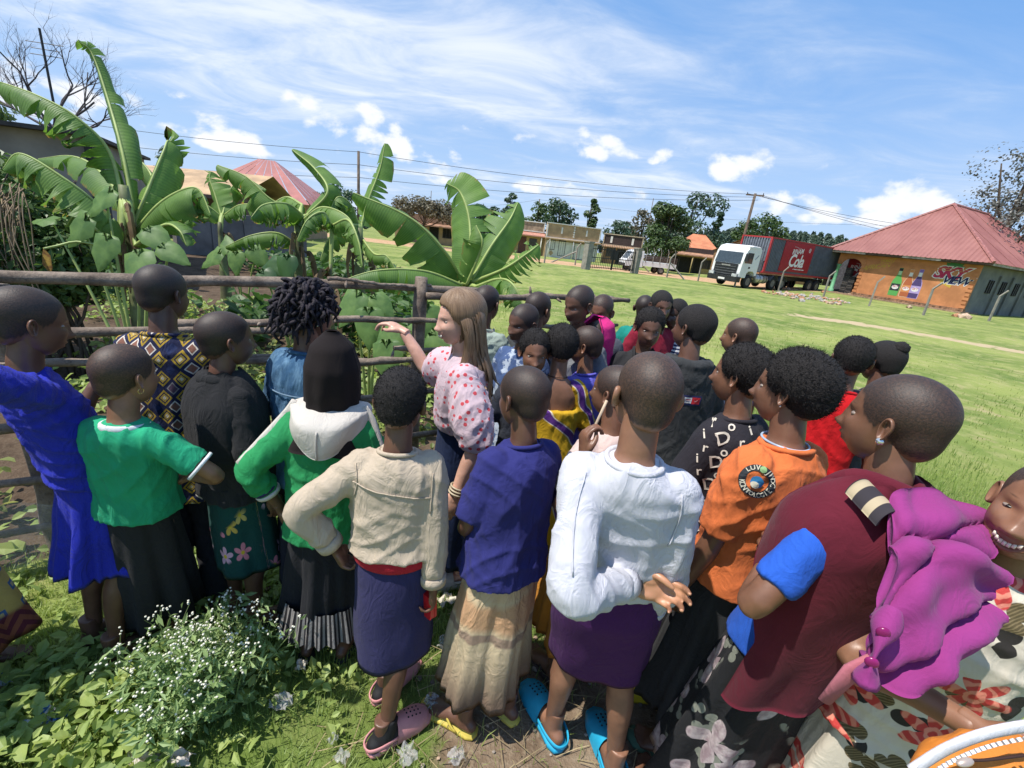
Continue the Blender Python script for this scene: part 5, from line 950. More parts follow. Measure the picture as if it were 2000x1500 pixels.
def skin_mat(k, col, hcol=(.012, .010, .009), sheen=.0):
    if k in SK: return SK[k]
    m, nt, b = newmat('skin_%s' % k); t = NT(nt); co = t.obj(); n1 = t.noise(co, 14, 4, .6); n2 = t.noise(co, 420, 3, .6)
    c = t.mix(t.rng(n1, .3, .7), tuple(q*.82 for q in col), tuple(min(1, q*1.12) for q in col)); c = t.mix(t.math('MULTIPLY', t.attr('lips'), .55), c, (col[0]*.72+.02, col[1]*.5, col[2]*.55) if col[0] < .3 else (.42, .13, .12))
    c = t.mix(t.math('MULTIPLY', t.attr('palm'), .7), c, (min(.6, col[0]*2.2+.08), min(.5, col[1]*2.2+.04), min(.4, col[2]*2.0+.03)))
    n3 = t.noise(co, 230, 3, .75); hm = t.attr('hair'); hk = t.math('MULTIPLY', t.rng(hm, .05, .95), t.rng(n3, .34, .62, .74, 1.0)); c = t.mix(t.math('MAXIMUM', t.math('MULTIPLY', hk, t.rng(hm, .0, 1., .4, .92)), t.math('MULTIPLY', t.rng(t.attr('brow'), .3, .8), .75)), c, hcol)
    t.inp(b.inputs['Base Color'], c); t.inp(b.inputs['Roughness'], t.math('ADD', t.math('MULTIPLY', hm, .14), t.math('MULTIPLY_ADD', n1, .16, .34))); b.inputs['Specular IOR Level'].default_value = .5
    b.inputs['Subsurface Weight'].default_value = .06 if col[0] < .3 else .15; b.inputs['Subsurface Radius'].default_value = (.02, .008, .004); b.inputs['Subsurface Scale'].default_value = .3
    t.bump(b, t.math('ADD', t.math('MULTIPLY', t.math('MULTIPLY', n3, hm), 1.3), t.math('MULTIPLY', n2, .18)), .35, .0022)
    SK[k] = m; return m
TONES = {'a': (.180, .085, .050), 'b': (.130, .062, .039), 'c': (.235, .116, .069), 'd': (.092, .046, .031), 'w': (.60, .34, .25)}
eyem, nt, b = newmat('eye_surface'); t = NT(nt); t.inp(b.inputs['Base Color'], t.mix(t.rng(t.attr('iris'), .4, .6), (.24, .19, .16), (.012, .008, .006))); b.inputs['Roughness'].default_value = .3
toothm = mat('tooth_enamel', (.72, .66, .55), .25, .05); 
hairm, nt, b = newmat('coiled_black_hair'); t = NT(nt); co = t.obj(); n1 = t.noise(co, 300, 3, .7); t.inp(b.inputs['Base Color'], t.mix(t.rng(n1, .35, .7), (.006, .005, .005), (.030, .025, .024))); b.inputs['Roughness'].default_value = .75; b.inputs['Specular IOR Level'].default_value = .35; t.bump(b, n1, .9, .006)
def hand_mesh(curl=.35, spread=.12, thumb=.5, voxel=.0042, grip=False):
    """right hand: wrist at origin, fingers along +y, palm faces -z, thumb on -x side. cached"""
    key = (round(curl, 2), round(spread, 2), round(thumb, 2), voxel)
    if key in HC_: return HC_[key]
    pr = [ell((0, .045, 0), (.036, .050, .0145), None, 16, 10), ell((-.020, .032, -.006), (.018, .034, .014)), ell((.020, .035, -.005), (.015, .034, .012)), tube([(0, -.035, 0), (0, .0, 0), (0, .03, 0)], [(.026, .019), (.027, .018), (.032, .016)], 12)]
    L_ = [(.040, .024, .020), (.045, .028, .022), (.041, .026, .021), (.031, .019, .018)]; X_ = [-.027, -.009, .0095, .027]; Y_ = [.088, .092, .088, .079]
    for i in range(4):
        p = V((X_[i], Y_[i]-.012, 0)); a = 0; P = [p-V((0, .02, 0)), p]; sx = (i-1.5)*spread
        for k, l in enumerate(L_[i]):
            a += curl*(1.0, 1.25, .8)[k]*(1+.08*(i-1.5)); dr = V((math.sin(sx)*math.cos(a), math.cos(a)*math.cos(sx), -math.sin(a))); p = p+dr*l; P.append(p)
        P = spline(P, 12); r_ = np.interp(np.linspace(0, 1, 12), [0, .35, .7, 1], [.0098, .0092, .0082, .0062])*(1 if i < 3 else .86); pr.append(tube(P, r_, 9)); pr.append(ell(P[-1], [r_[-1]*1.05]*3, None, 9, 7))
    P = spline([(-.018, .012, -.004), (-.038, .034, -.010), (-.050+.018*thumb, .062, -.016-.016*thumb), (-.050+.034*thumb, .088, -.020-.020*thumb)], 11); r_ = np.interp(np.linspace(0, 1, 11), [0, .4, .8, 1], [.015, .0118, .0098, .0068]); pr.append(tube(P, r_, 10)); pr.append(ell(P[-1], [.0068]*3, None, 9, 7))
    v, f, n = remesh(pr, voxel, 3); pal = sstep(-.1, -.75, n[:, 2])*sstep(-.01, .02, v[:, 1]); HC_[key] = (v, f, pal); return HC_[key]
HC_ = {}
def foot_mesh(voxel=.006, toes=True):
    """right foot: ankle above origin, toes +y, sole z=0"""
    if ('foot', voxel) in HC_: return HC_[('foot', voxel)]
    P = [(0, -.055, .030), (0, -.035, .034), (0, .0, .042), (.0, .05, .038), (.002, .10, .026), (.002, .135, .018)]; R_ = [(.022, .024), (.031, .032), (.033, .042), (.036, .036), (.043, .024), (.042, .015)]; pr = [tube(spline(P, 14), np.array([np.interp(np.linspace(0, 5, 14), range(6), [q[k] for q in R_]) for k in (0, 1)]).T, 14), tube([(0, -.01, .03), (0, -.014, .08), (0, -.016, .14)], [.036, .033, .034], 12), ell((0, -.048, .028), (.026, .024, .027))]
    for i, (x, y, r_) in enumerate(((-.030, .150, .0135), (-.010, .158, .0105), (.008, .152, .010), (.024, .143, .009), (.037, .130, .0085))): pr.append(tube([(x*.8, y-.05, .016), (x, y, .013), (x*1.02, y+.018, .0105)], [r_*1.05, r_, r_*.9], 8)); pr.append(ell((x*1.02, y+.018, .0108), [r_*.95]*3, None, 8, 6))
    v, f, n = remesh(pr, voxel, 3); HC_[('foot', voxel)] = (v, f); return v, f
def wrinkle(v, n, seed, amp, freq=42., diag=.6):
    r = np.random.RandomState(seed+5); o = np.zeros(len(v)); c = v-v.mean(0)
    for k in range(8):
        a = r.rand()*6.28; tilt = (r.rand()-.5)*2.2*diag; dv = V((math.cos(a)*math.cos(tilt), math.sin(a)*math.cos(tilt), math.sin(tilt)+.35)); dv /= np.linalg.norm(dv); e = rvec(1, r)[0]*freq*.45; e2 = rvec(1, r)[0]*freq*.28; fq = freq*(.6+.8*r.rand())*(1 if k < 5 else 2.1); wt = 1. if k < 5 else .38
        s_ = np.sin(c@dv*fq+1.9*np.sin(c@e+r.rand()*6)+r.rand()*6); o += wt*(1-np.abs(s_))**2.0*np.clip(.35+.75*np.sin(c@e2+r.rand()*6), 0, 1)
    o = o/2.0-.3; return v+n*(o*amp*1.75)[:, None]
class Acc:
    """joins shells into the one body mesh, with per-vertex attributes and material slots"""
    def __init__(s): s.v = []; s.f = []; s.m = []; s.n = 0; s.a = {k: [] for k in ('hair', 'lips', 'brow', 'palm', 'iris')}
    def add(s, v, f, m=0, **at_):
        s.v.append(np.asarray(v)); s.f += (np.asarray(f)+s.n).tolist() if len(set(map(len, f))) == 1 else [[i+s.n for i in q] for q in f]; s.m += [m]*len(f); s.n += len(v)
        for k in s.a: s.a[k].append(np.asarray(at_.get(k, np.zeros(len(v)))))
    def obj(s, name, mats, parent): return mesh_obj(name, np.concatenate(s.v), s.f, mats, parent, True, s.m, attrs={k: np.concatenate(q) for k, q in s.a.items()})
def cloth(name, col, rough=.85, var=.10, weave=900., pat=None, sheen=.2, bump=.25):
    if name in MATS: return MATS[name]
    m, nt, b = newmat(name); t = NT(nt); co = t.obj(); n1 = t.noise(co, 7, 4, .6); c = t.mix(t.rng(n1, .3, .7), tuple(q*(1-var) for q in col), tuple(min(.9, q*(1+var*.5)) for q in col))
    if pat: c = pat(t, c, co)
    t.inp(b.inputs['Base Color'], c); b.inputs['Roughness'].default_value = rough; b.inputs['Specular IOR Level'].default_value = .25
    try: b.inputs['Sheen Weight'].default_value = sheen*.12; b.inputs['Sheen Roughness'].default_value = .5
    except Exception: pass
    n2 = t.noise(co, weave, 2, .6); n3 = t.noise(t.mapping(co, (1, 1, .55), (.4, .3, 0)), 13, 3, .55, 1.4); rdg = t.math('SUBTRACT', 1., t.math('ABSOLUTE', t.math('MULTIPLY_ADD', n3, 4., -2.))); t.bump(b, t.math('ADD', t.math('MULTIPLY', t.math('MAXIMUM', rdg, 0.), .55), t.math('MULTIPLY', n2, .20)), min(1., bump*1.8), .014); MATS[name] = m; return m
def ik(a, b, l1, l2, hint):
    d = b-a; L = np.linalg.norm(d); L_ = min(L, (l1+l2)*.998); d = d/(L+1e-9); b = a+d*L_; x = (l1*l1-l2*l2+L_*L_)/(2*L_); h = math.sqrt(max(1e-6, l1*l1-x*x)); hn = V(hint)-d*np.dot(hint, d); hn = nrm(hn); return a+d*x+hn*h, b
# arm targets: hand relative to shoulder centre in body axes (out, fwd, up) for a 1.55 m figure; elbow hint (out, fwd, up); hand curl
ARM = {'hang': ((.235, .03, -.50), (.5, -.8, 0), .35), 'front': ((.12, .22, -.36), (.6, -.5, -.5), .4), 'fold': ((.05, .175, -.27), (1., -.1, -.55), .45), 'akimbo': ((.17, -.01, -.40), (1, -.45, 0), .6), 'behind': ((-.02, -.17, -.46), (.9, -.5, .0), .35), 'chest': ((.03, .21, -.20), (.8, .1, -.6), .9)}
NP = [0]; PEOPLE = {}
def person(key, label, head, az, haz=None, hp=0., hr=0., tone='a', seed=None, foot=None, hipo=(0, 0, 0), L='hang', R='hang', Lopt=None, Ropt=None, top=None, bottom=None, hair=None, shoes=None, feet=True, build=1., smile=0., female=False, vox=.012, hs=1., mouth=0., headvis=True, adult=False, hairtone=(.012, .010, .009), step=.0, neck=1., group='people crowding along the fence', footaz=None, torso_tw=0.):
    NP[0] += 1; seed = seed or NP[0]; HCn = at(*head) if len(head) == 3 and not isinstance(head, np.ndarray) else V(head); haz = az if haz is None else haz
    Ht = HCn[2]+.112*hs; k = Ht/1.55*build*.885; kk = Ht/1.55; B_ = rotm(az); rt_, fw = B_[0], B_[1]; HR = rotm(haz, hp, hr)
    NB = HCn-Z3*.140*hs-fw*.032; FC = V((HCn[0], HCn[1], 0))-fw*.03 if foot is None else V((foot[0], foot[1], 0)); FC[2] = 0
    hip = (NB*.5+FC*.5); hip[2] = .515*Ht; hip = hip+rt_*hipo[0]+fw*hipo[1]+Z3*hipo[2]; SC = NB-Z3*.03*kk; sp_ = SC-hip; spl = np.linalg.norm(sp_)
    root = thing('person', (FC[0], FC[1], 0), label, 'person', group); J = dict(root=root, SC=SC, hip=hip, fw=fw, rt=rt_, HC=HCn, k=k, kk=kk, Ht=Ht, HR=HR, az=az, NB=NB, FC=FC, sp=sp_, seed=seed)
    acc = Acc(); sm = skin_mat(tone+('h' if hairtone[0] > .05 else ''), TONES[tone], hairtone)
    # ---- skeleton of arms and legs
    arms = {}; spec_of = {-1: L, 1: R}; spec_of = {q: (w if isinstance(w, str) else '') for q, w in spec_of.items()}
    for s_, spec, opt in ((-1, L, Lopt), (1, R, Ropt)):
        tg, hint, curl = ARM[spec] if isinstance(spec, str) else spec; SJ = SC+rt_*s_*.130*k-Z3*.052*k-fw*.008*k; tw = SC+(rt_*s_*tg[0]+fw*tg[1]+Z3*tg[2])*kk if not isinstance(tg, np.ndarray) else tg
        EL, WR = ik(SJ, tw, .255*kk, .225*kk, (hint-SJ) if isinstance(hint, np.ndarray) else rt_*s_*hint[0]+fw*hint[1]+Z3*hint[2]); arms[s_] = (SJ, EL, WR, curl, opt or {})
    legs = {}
    fr_ = rotm(az if footaz is None else footaz)
    for s_ in (-1, 1): HJ = hip+rt_*s_*.078*k-Z3*.02; AN = FC+fr_[0]*s_*.085*kk+fr_[1]*(step*s_)+Z3*.085*kk-fr_[1]*.02; KN = (HJ+AN)/2+fw*.028*kk+Z3*.01; legs[s_] = (HJ, KN, AN)
    J['arms'] = arms; J['legs'] = legs
    def sec(t, w, d, o=0.): return (hip+sp_*t+fw*o*k, w*k, d*k)
    tors = [sec(-.12, .120, .090), sec(.0, .140, .100), sec(.3, .118, .088), sec(.62, .134, .094, .004), sec(.82, .136, .084, -.004), sec(.93, .100, .068, -.010), sec(1.03, .056, .054, -.004)]
    def loft(ss, n=20):
        v = []; a = np.arange(n)*2*math.pi/n
        for c, w, d in ss: v += [c+rt_*w*np.sign(math.cos(x))*abs(math.cos(x))**.85+fw*d*np.sign(math.sin(x))*abs(math.sin(x))**.85 for x in a]
        f = [[i*n+j, i*n+(j+1) % n, (i+1)*n+(j+1) % n, (i+1)*n+j] for i in range(len(ss)-1) for j in range(n)]+[list(range(n))[::-1], list(range((len(ss)-1)*n, len(ss)*n))]; return np.array(v), f
    J['loft'] = loft; J['sec'] = sec
    pr = [loft(tors), tube(spline([hip+sp_*.9, NB, (NB+HCn)/2-fw*.0, HCn-HR[2]*.03*hs-HR[1]*.012], 9), np.array([.062, .056, .0515, .050, .0495, .0495, .05, .05, .05])*neck*(.5+.5*k), 14), ell(SC-Z3*.035*k, (.115*k, .052*k, .042*k), B_)]
    for s_, (SJ, EL, WR, cu, op) in arms.items():
        P = spline([SJ, SJ*.5+EL*.5, EL, EL*.45+WR*.55, WR], 17); pr.append(tube(P, np.interp(np.linspace(0, 1, 17), [0, .15, .35, .5, .62, .85, 1], [.043, .045, .042, .036, .037, .029, .0245])*k, 12)); pr.append(ell(SJ, (.045*k,)*3))
    for s_, (HJ, KN, AN) in legs.items(): P = spline([HJ, HJ*.5+KN*.5, KN, KN*.6+AN*.4-fw*.016*kk, AN], 19); pr.append(tube(P, np.interp(np.linspace(0, 1, 19), [0, .2, .46, .52, .66, .85, 1], [.080, .075, .052, .050, .056, .040, .034])*k, 12))
    v, f, n = remesh(pr, vox*1.05, 3); acc.add(v, f)
    # hands
    for s_, (SJ, EL, WR, cu, op) in arms.items():
        if op.get('nohand'): continue
        hv, hf, pal = hand_mesh(op.get('curl', cu), op.get('spread', .10), op.get('thumb', .6)); y = nrm(op['dir']) if 'dir' in op else (nrm(-rt_*s_+fw*.1+Z3*.15) if spec_of[s_] == 'fold' else nrm(nrm(WR-EL)+Z3*op.get('drop', -.15))); pn = V(op['palm']) if 'palm' in op else (-fw if spec_of[s_] == 'fold' else -rt_*s_)
        z = -nrm(pn-y*np.dot(pn, y)); x = np.cross(y, z)      # palm faces -z
        vv = hv*V((1 if s_ > 0 else -1, 1, 1)); sc = .92*kk*op.get('size', 1.); M_ = np.array([x, y, z]); w = WR+(vv*sc)@M_; acc.add(w, hf if s_ > 0 else [q[::-1] for q in hf], 0, palm=pal); J[('hand', s_)] = (WR, M_, sc)
    # feet
    if feet:
        for s_, (HJ, KN, AN) in legs.items():
            fv, ff = foot_mesh(); fa = rotm((az if footaz is None else footaz)+s_*9); sc = .98*kk; o = V((AN[0], AN[1], AN[2]-.085*kk+.012)); vv = fv*V((s_, 1, 1)); acc.add(o+(vv*sc)@fa, ff if s_ > 0 else [q[::-1] for q in ff]); J[('foot', s_)] = (o, fa, sc)
    # head
    hd = dict(hair or {}); Hd = head_shape(seed, *((84, 60) if isinstance(head, np.ndarray) or head[2] < 2 else (60, 44)), smile=smile, female=female, mouth=mouth)
    tf = lambda q: HCn+(q*hs)@HR
    acc.add(tf(Hd['v']), Hd['f'], 0, hair=Hd['hair']*hd.get('s', 1.), lips=Hd['lips'], brow=Hd['brow'])
    for ev, ef, ir in Hd['eyes']: acc.add(tf(ev), ef, 1, iris=ir)
    for ev, ef in Hd['ears']: acc.add(tf(ev), ef)
    for c, w_, h_ in Hd['teeth']: q = MB().box((0, 0, 0), (w_, .004, h_)); acc.add(tf(c+q.v[0]), q.f, 2)
    J['tf'] = tf; J['Hd'] = Hd; body = acc.obj('body', [sm, eyem, toothm], root); J['body'] = body
    if hd.get('t', 0) > .005:      # a close cap of coiled hair standing off the scalp
        H2 = Hd; mk = H2['hair'] > .35; rr = np.random.RandomState(seed); t_ = hd['t']; q = H2['v']; rise = sstep(0, .05, q[:, 2]-H2['zl']); nz_ = rr.rand(len(q))*.35
        out = q+H2['d']*(t_*(.25+.75*rise)*(.85+nz_*.5))[:, None]*mk[:, None]-H2['d']*(.004*(~mk))[:, None]; fs = [g for g in H2['f'] if mk[g[0]] or mk[g[1]] or mk[g[2]]]; vv = tf(out)
        if t_ >= .008:      # frizz: short coils standing out of the cap
            cand = np.where(mk & (rise > .1))[0]; wts = np.sqrt(np.maximum(.02, 1-H2['d'][cand, 2]**2)); ids = rr.choice(cand, 5200, p=wts/wts.sum()); base = out[ids]+rr.randn(5200, 3)*.0022; dv = nrm0(H2['d'][ids]+rr.randn(5200, 3)*.55); sd = nrm0(np.cross(dv, rr.randn(5200, 3))); ln = (t_*.22+.0028)*(.4+rr.rand(5200, 1)); w_ = .0009
            q = np.stack([base-sd*w_-dv*.002, base+sd*w_-dv*.002, base+dv*ln+sd*w_*.3, base+dv*ln-sd*w_*.3], 1).reshape(-1, 3); i0 = len(vv)+np.arange(5200)*4; vv = np.concatenate([vv, tf(q)]); fs = fs+np.stack([i0, i0+1, i0+2, i0+3], 1).tolist()
        mesh_obj('hair', vv, fs, hairm, root, True)
    if top: J['top'] = garment(J, **top)
    if bottom: J['bottom'] = bottoms(J, **bottom)
    for sh in ([shoes] if shoes else []): shoe(J, **sh)
    PEOPLE[key] = J; return J
def garment(J, kind='tee', m=None, loose=1., hem=-.28, sleeve=.5, neck=1.035, wr=.006, freq=42., vox=.0115, cuff=None, collar=None, name='shirt', ttop=None, arms_=(-1, 1), sw=1., off=0., hemw=1., collar_r=.064, sl_r=1.):
    """upper garment: torso and sleeves as one surface, wrinkled"""
    k, hip, sp_, fw, rt_ = J['k'], J['hip'], J['sp'], J['fw'], J['rt']; sec = J['sec']; lo = loose; e = .010+off
    def S_(t, w, d, o=0.): c, a, b_ = sec(t, w*lo, d*lo, o); return (c, a+e, b_+e)
    T_ = [(-.14, .168, .134, 0.), (0., .160, .124, 0.), (.3, .145, .108, 0.), (.62, .152, .110, .006), (.82, .150, .098, -.004), (.91, .128, .088, -.008), (.975, .088, .070, -.010), (neck, .050, .050, -.006)]
    hw_ = np.interp(hem, [-.4, -.1, 0, .3], [.176, .170, .166, .158])*hemw; hd_ = hw_*.80; T_ = [(hem, hw_, hd_, 0.)]+[q for q in T_ if q[0] > hem+.06]; ss = [S_(*q) for q in T_]
    if ttop: ss = [S_(*q) for q in T_ if q[0] < ttop-.05]+[S_(ttop, .160, .108, 0)]
    pr = [J['loft'](ss, 24)]
    for s_ in arms_:
        SJ, EL, WR, cu, op = J['arms'][s_]; P = spline([SJ-J['rt']*s_*.03*k, SJ, SJ*.5+EL*.5, EL, EL*.45+WR*.55, WR], 40); L_ = np.r_[0, np.cumsum(np.linalg.norm(np.diff(P, axis=0), axis=1))]; L_ /= L_[-1]; c = op.get('sleeve', sleeve); q = L_ <= c; q[:3] = True; Pq = P[q]; tt = L_[q]; r_ = (np.interp(tt, [0, .12, .35, .52, .65, .9, 1], [.046, .055, .056, .051, .050, .041, .038])*sl_r+.004+off)*k*lo**.5
        if kind == 'tee': r_ = r_*(1+.10*tt/c)
        if kind == 'puff': r_ = r_*(1+.55*np.sin(np.clip((tt-.1)/(c-.1), 0, 1)*math.pi)**.8)
        if kind == 'long': r_[-1:] *= .85
        pr.append(tube(Pq, r_, 14)); pr.append(ell(SJ+J['rt']*s_*.004, (.054*k*lo**.5,)*3))
    v, f, n = remesh(pr, vox, 4); v = wrinkle(v, n, J['seed'], wr, freq)
    o = mesh_obj(name, v, f, m, J['root'], True); J['top_v'] = v; J['top_f'] = f
    if cuff:
        for s_ in arms_:
            SJ, EL, WR, cu, op = J['arms'][s_]; P = spline([SJ-J['rt']*s_*.03*k, SJ, SJ*.5+EL*.5, EL, EL*.45+WR*.55, WR], 60); L_ = np.r_[0, np.cumsum(np.linalg.norm(np.diff(P, axis=0), axis=1))]; L_ /= L_[-1]; c = op.get('sleeve', sleeve); i = np.searchsorted(L_, c-.012); r_ = np.interp(c, [0, .12, .35, .52, .65, .9, 1], [.046, .055, .056, .051, .050, .041, .038])*k*lo**.5*sl_r*(1.12 if kind == 'tee' else .95)+.006+off*k
            for q, (cm, wd) in enumerate(cuff if isinstance(cuff, list) else [cuff]):
                i0 = max(1, min(58, i-q*2)); d = nrm(P[min(59, i0+1)]-P[i0-1]); mb = MB(); mb.tube([P[i0]-d*wd*.5, P[i0], P[i0]+d*wd*.5], [r_, r_*1.03, r_*1.0], 22); mb.obj('cuff', [cm], o, True)
    if collar is not None:
        c = hip+sp_*(neck-.012)-fw*.006*k; ax = nrm(sp_+fw*.10); u = rt_; w = np.cross(ax, u); a = np.linspace(0, 2*math.pi, 29); P = [c+(u*math.cos(x)*collar_r*1.06+w*math.sin(x)*collar_r)*k+ax*(-.012*math.sin(x)*0) for x in a]; mb = MB(); mb.tube(P, .0085*k, 8, cap=False); mb.obj('collar', [collar], o, True)
    return o
def bottoms(J, kind='skirt', m=None, top=.30, hem=.62, flare=1.15, folds=7, amp=.035, band=None, wid=1., seed=0, hemtilt=0., name='skirt', front=0., wr=.004, hemz=None):
    """skirt as a pleated loft with a turned hem, or trousers"""
    k, kk, hip, sp_, fw, rt_, FC = J['k'], J['kk'], J['hip'], J['sp'], J['fw'], J['rt'], J['FC']; root = J['root']
    if kind == 'trousers':
        pr = [J['loft']([J['sec'](-.22, .150*wid, .115*wid), J['sec'](-.05, .160*wid, .122*wid), J['sec'](.2, .142*wid, .108*wid)], 20)]
        for s_, (HJ, KN, AN) in J['legs'].items(): P = spline([HJ+Z3*.02, HJ*.5+KN*.5, KN, KN*.5+AN*.5, AN+Z3*.01], 14); pr.append(tube(P, np.linspace(.094, .062*flare, 14)*k*wid, 14))
        v, f, n = remesh(pr, .012, 4); v = wrinkle(v, n, J['seed']+9, .006); return mesh_obj(name, v, f, m, root, True)
    n, rings = 84, 26; r = np.random.RandomState(seed+J['seed']); z1 = hem if hemz is None else hemz; c0 = hip+sp_*top; a = np.arange(n)*2*math.pi/n; ph = r.rand(6)*6.28; v = []; uv = []; cb = V((FC[0], FC[1], z1*0+hip[2]*(1-0)))
    zb = hip[2]*(1-hem) if hemz is None else hemz
    for i in range(rings+3):
        t = min(1, i/(rings-1)); c = c0+(hip-c0)*min(1, t*3.2); s_ = max(0, (t*3.2-1)/2.2); c = c+(V((FC[0]+fw[0]*.02, FC[1]+fw[1]*.02, zb))-hip)*s_ if s_ > 0 else c
        w = np.interp(t, [0, .12, .30, .5, 1], [.128, .142, .160, .164*(1+.25*(flare-1)), .166*flare])*k*wid; d = np.interp(t, [0, .12, .30, .5, 1], [.098, .108, .128, .132*(1+.3*(flare-1)), .142*flare])*k*wid
        g = t**1.3*amp*(np.sin(folds*a+ph[0]+.7*np.sin(2*a+ph[1]))+.6*np.sin((folds*1.6//1)*a+ph[2]+t)+.35*np.sin(3*folds*a+ph[3]))+wr*np.sin(a*3+t*14+ph[4])
        sc = 1+g/.16*.55; ins = 1. if i < rings else 1-.05*(i-rings+1); up = 0 if i < rings else .03*(i-rings+1)
        for j in range(n): v.append(c+rt_*math.cos(a[j])*w*sc[j]*ins+fw*math.sin(a[j])*d*sc[j]*ins+Z3*(up+hemtilt*math.sin(a[j])*t*.1+.008*math.sin(a[j]*2+ph[5])*t)); uv.append((a[j]*.17, -t*(c0[2]-zb)))
    f = [[i*n+j, (i+1)*n+j, (i+1)*n+(j+1) % n, i*n+(j+1) % n] for i in range(rings+2) for j in range(n)]+[list(range(n))]
    o = mesh_obj(name, v, f, m, root, True, uv=uv)
    if band: MB().tube([c0+(rt_*math.cos(x)*.146+fw*math.sin(x)*.114)*k*wid for x in np.linspace(0, 2*math.pi, 33)], .014, 8, cap=False).obj('waistband', [band], o, True)
    return o
def sheet(name, root, fn, nu, nv, m, thick=.006, uvs=(1, 1)):
    """draped cloth: fn(u,v)->point; given thickness"""
    P = np.array([[fn(u, v) for v in np.linspace(0, 1, nv)] for u in np.linspace(0, 1, nu)]); du = np.gradient(P, axis=0); dv = np.gradient(P, axis=1); N = np.cross(du, dv); N /= (np.linalg.norm(N, axis=2)[..., None]+1e-9); A = (P+N*thick/2).reshape(-1, 3); B = (P-N*thick/2).reshape(-1, 3); k = nu*nv; f = []
    for i in range(nu-1):
        for j in range(nv-1): q = [i*nv+j, i*nv+j+1, (i+1)*nv+j+1, (i+1)*nv+j]; f += [q[::-1], [x+k for x in q]]
    ed = [i*nv for i in range(nu)]+[(nu-1)*nv+j for j in range(1, nv)]+[i*nv+nv-1 for i in range(nu-2, -1, -1)]+[j for j in range(nv-2, 0, -1)]
    f += [[a, b, b+k, a+k] for a, b in zip(ed, ed[1:]+ed[:1])]; uv = [(i/(nu-1)*uvs[0], j/(nv-1)*uvs[1]) for i in range(nu) for j in range(nv)]*2
    return mesh_obj(name, np.concatenate([A, B]), f, m, root, True, uv=uv)
def decal(J, name, parent, items, mats, vf=None, lift=.0025):
    """printed marks projected on a garment: items = (kind, data, origin, u, v, size, material, look dir)"""
    v, f = vf or (J['top_v'], J['top_f']); bvh = J.setdefault('bvh', BVHTree.FromPolygons([Vector(q) for q in v], f) if 'bvh' not in J else None); mb = MB()
    for (txt, org, u, w, size, mi, opt) in items:
        if isinstance(txt, str): a, fs = text_mesh(txt, opt.get('shear', 0), opt.get('bold', 0), 1.); a = a*size
        else: a, fs = np.array(txt[0])*size, txt[1]
        rot = opt.get('rot', 0); ca, sa = math.cos(rot), math.sin(rot); a = a@np.array([[ca, sa], [-sa, ca]]); n_ = nrm(np.cross(u, w)); out = []; ok = True
        for q in a:
            p = V(org)+V(u)*q[0]+V(w)*q[1]; h = bvh.ray_cast(Vector(p+n_*.25), Vector(-n_), .6)
            if h[0] is None: ok = False; break
            hn = np.array(h[1]); hn = hn if np.dot(hn, n_) > 0 else -hn; out.append(np.array(h[0])+hn*(lift+opt.get('lift', 0)))
        if ok and out: mb.add(out, fs, mi)
    if mb.n: return mb.obj(name, mats, parent, False)
def hit(J, px, py):
    """point of a garment seen at a pixel"""
    bv = BVHTree.FromPolygons([Vector(q) for q in J['top_v']], J['top_f']); h = bv.ray_cast(Vector(CAM), Vector(ray(px, py)).normalized(), 9.); return np.array(h[0]) if h[0] is not None else None
def disc(n=20, r0=0., r1=1., a0=0., a1=6.2832):
    a = np.linspace(a0, a1, n+1); v = [(r*math.cos(x), r*math.sin(x)) for x in a for r in (r0, (r0+r1)/2, r1)]; return v, [[3*i+q, 3*i+q+1, 3*i+q+4, 3*i+q+3] for i in range(n) for q in (0, 1)]
def rectm(w, h, nx=6, ny=4):
    v = [(-w/2+w*i/nx, -h/2+h*j/ny) for i in range(nx+1) for j in range(ny+1)]; return v, [[i*(ny+1)+j, (i+1)*(ny+1)+j, (i+1)*(ny+1)+j+1, i*(ny+1)+j+1] for i in range(nx) for j in range(ny)]
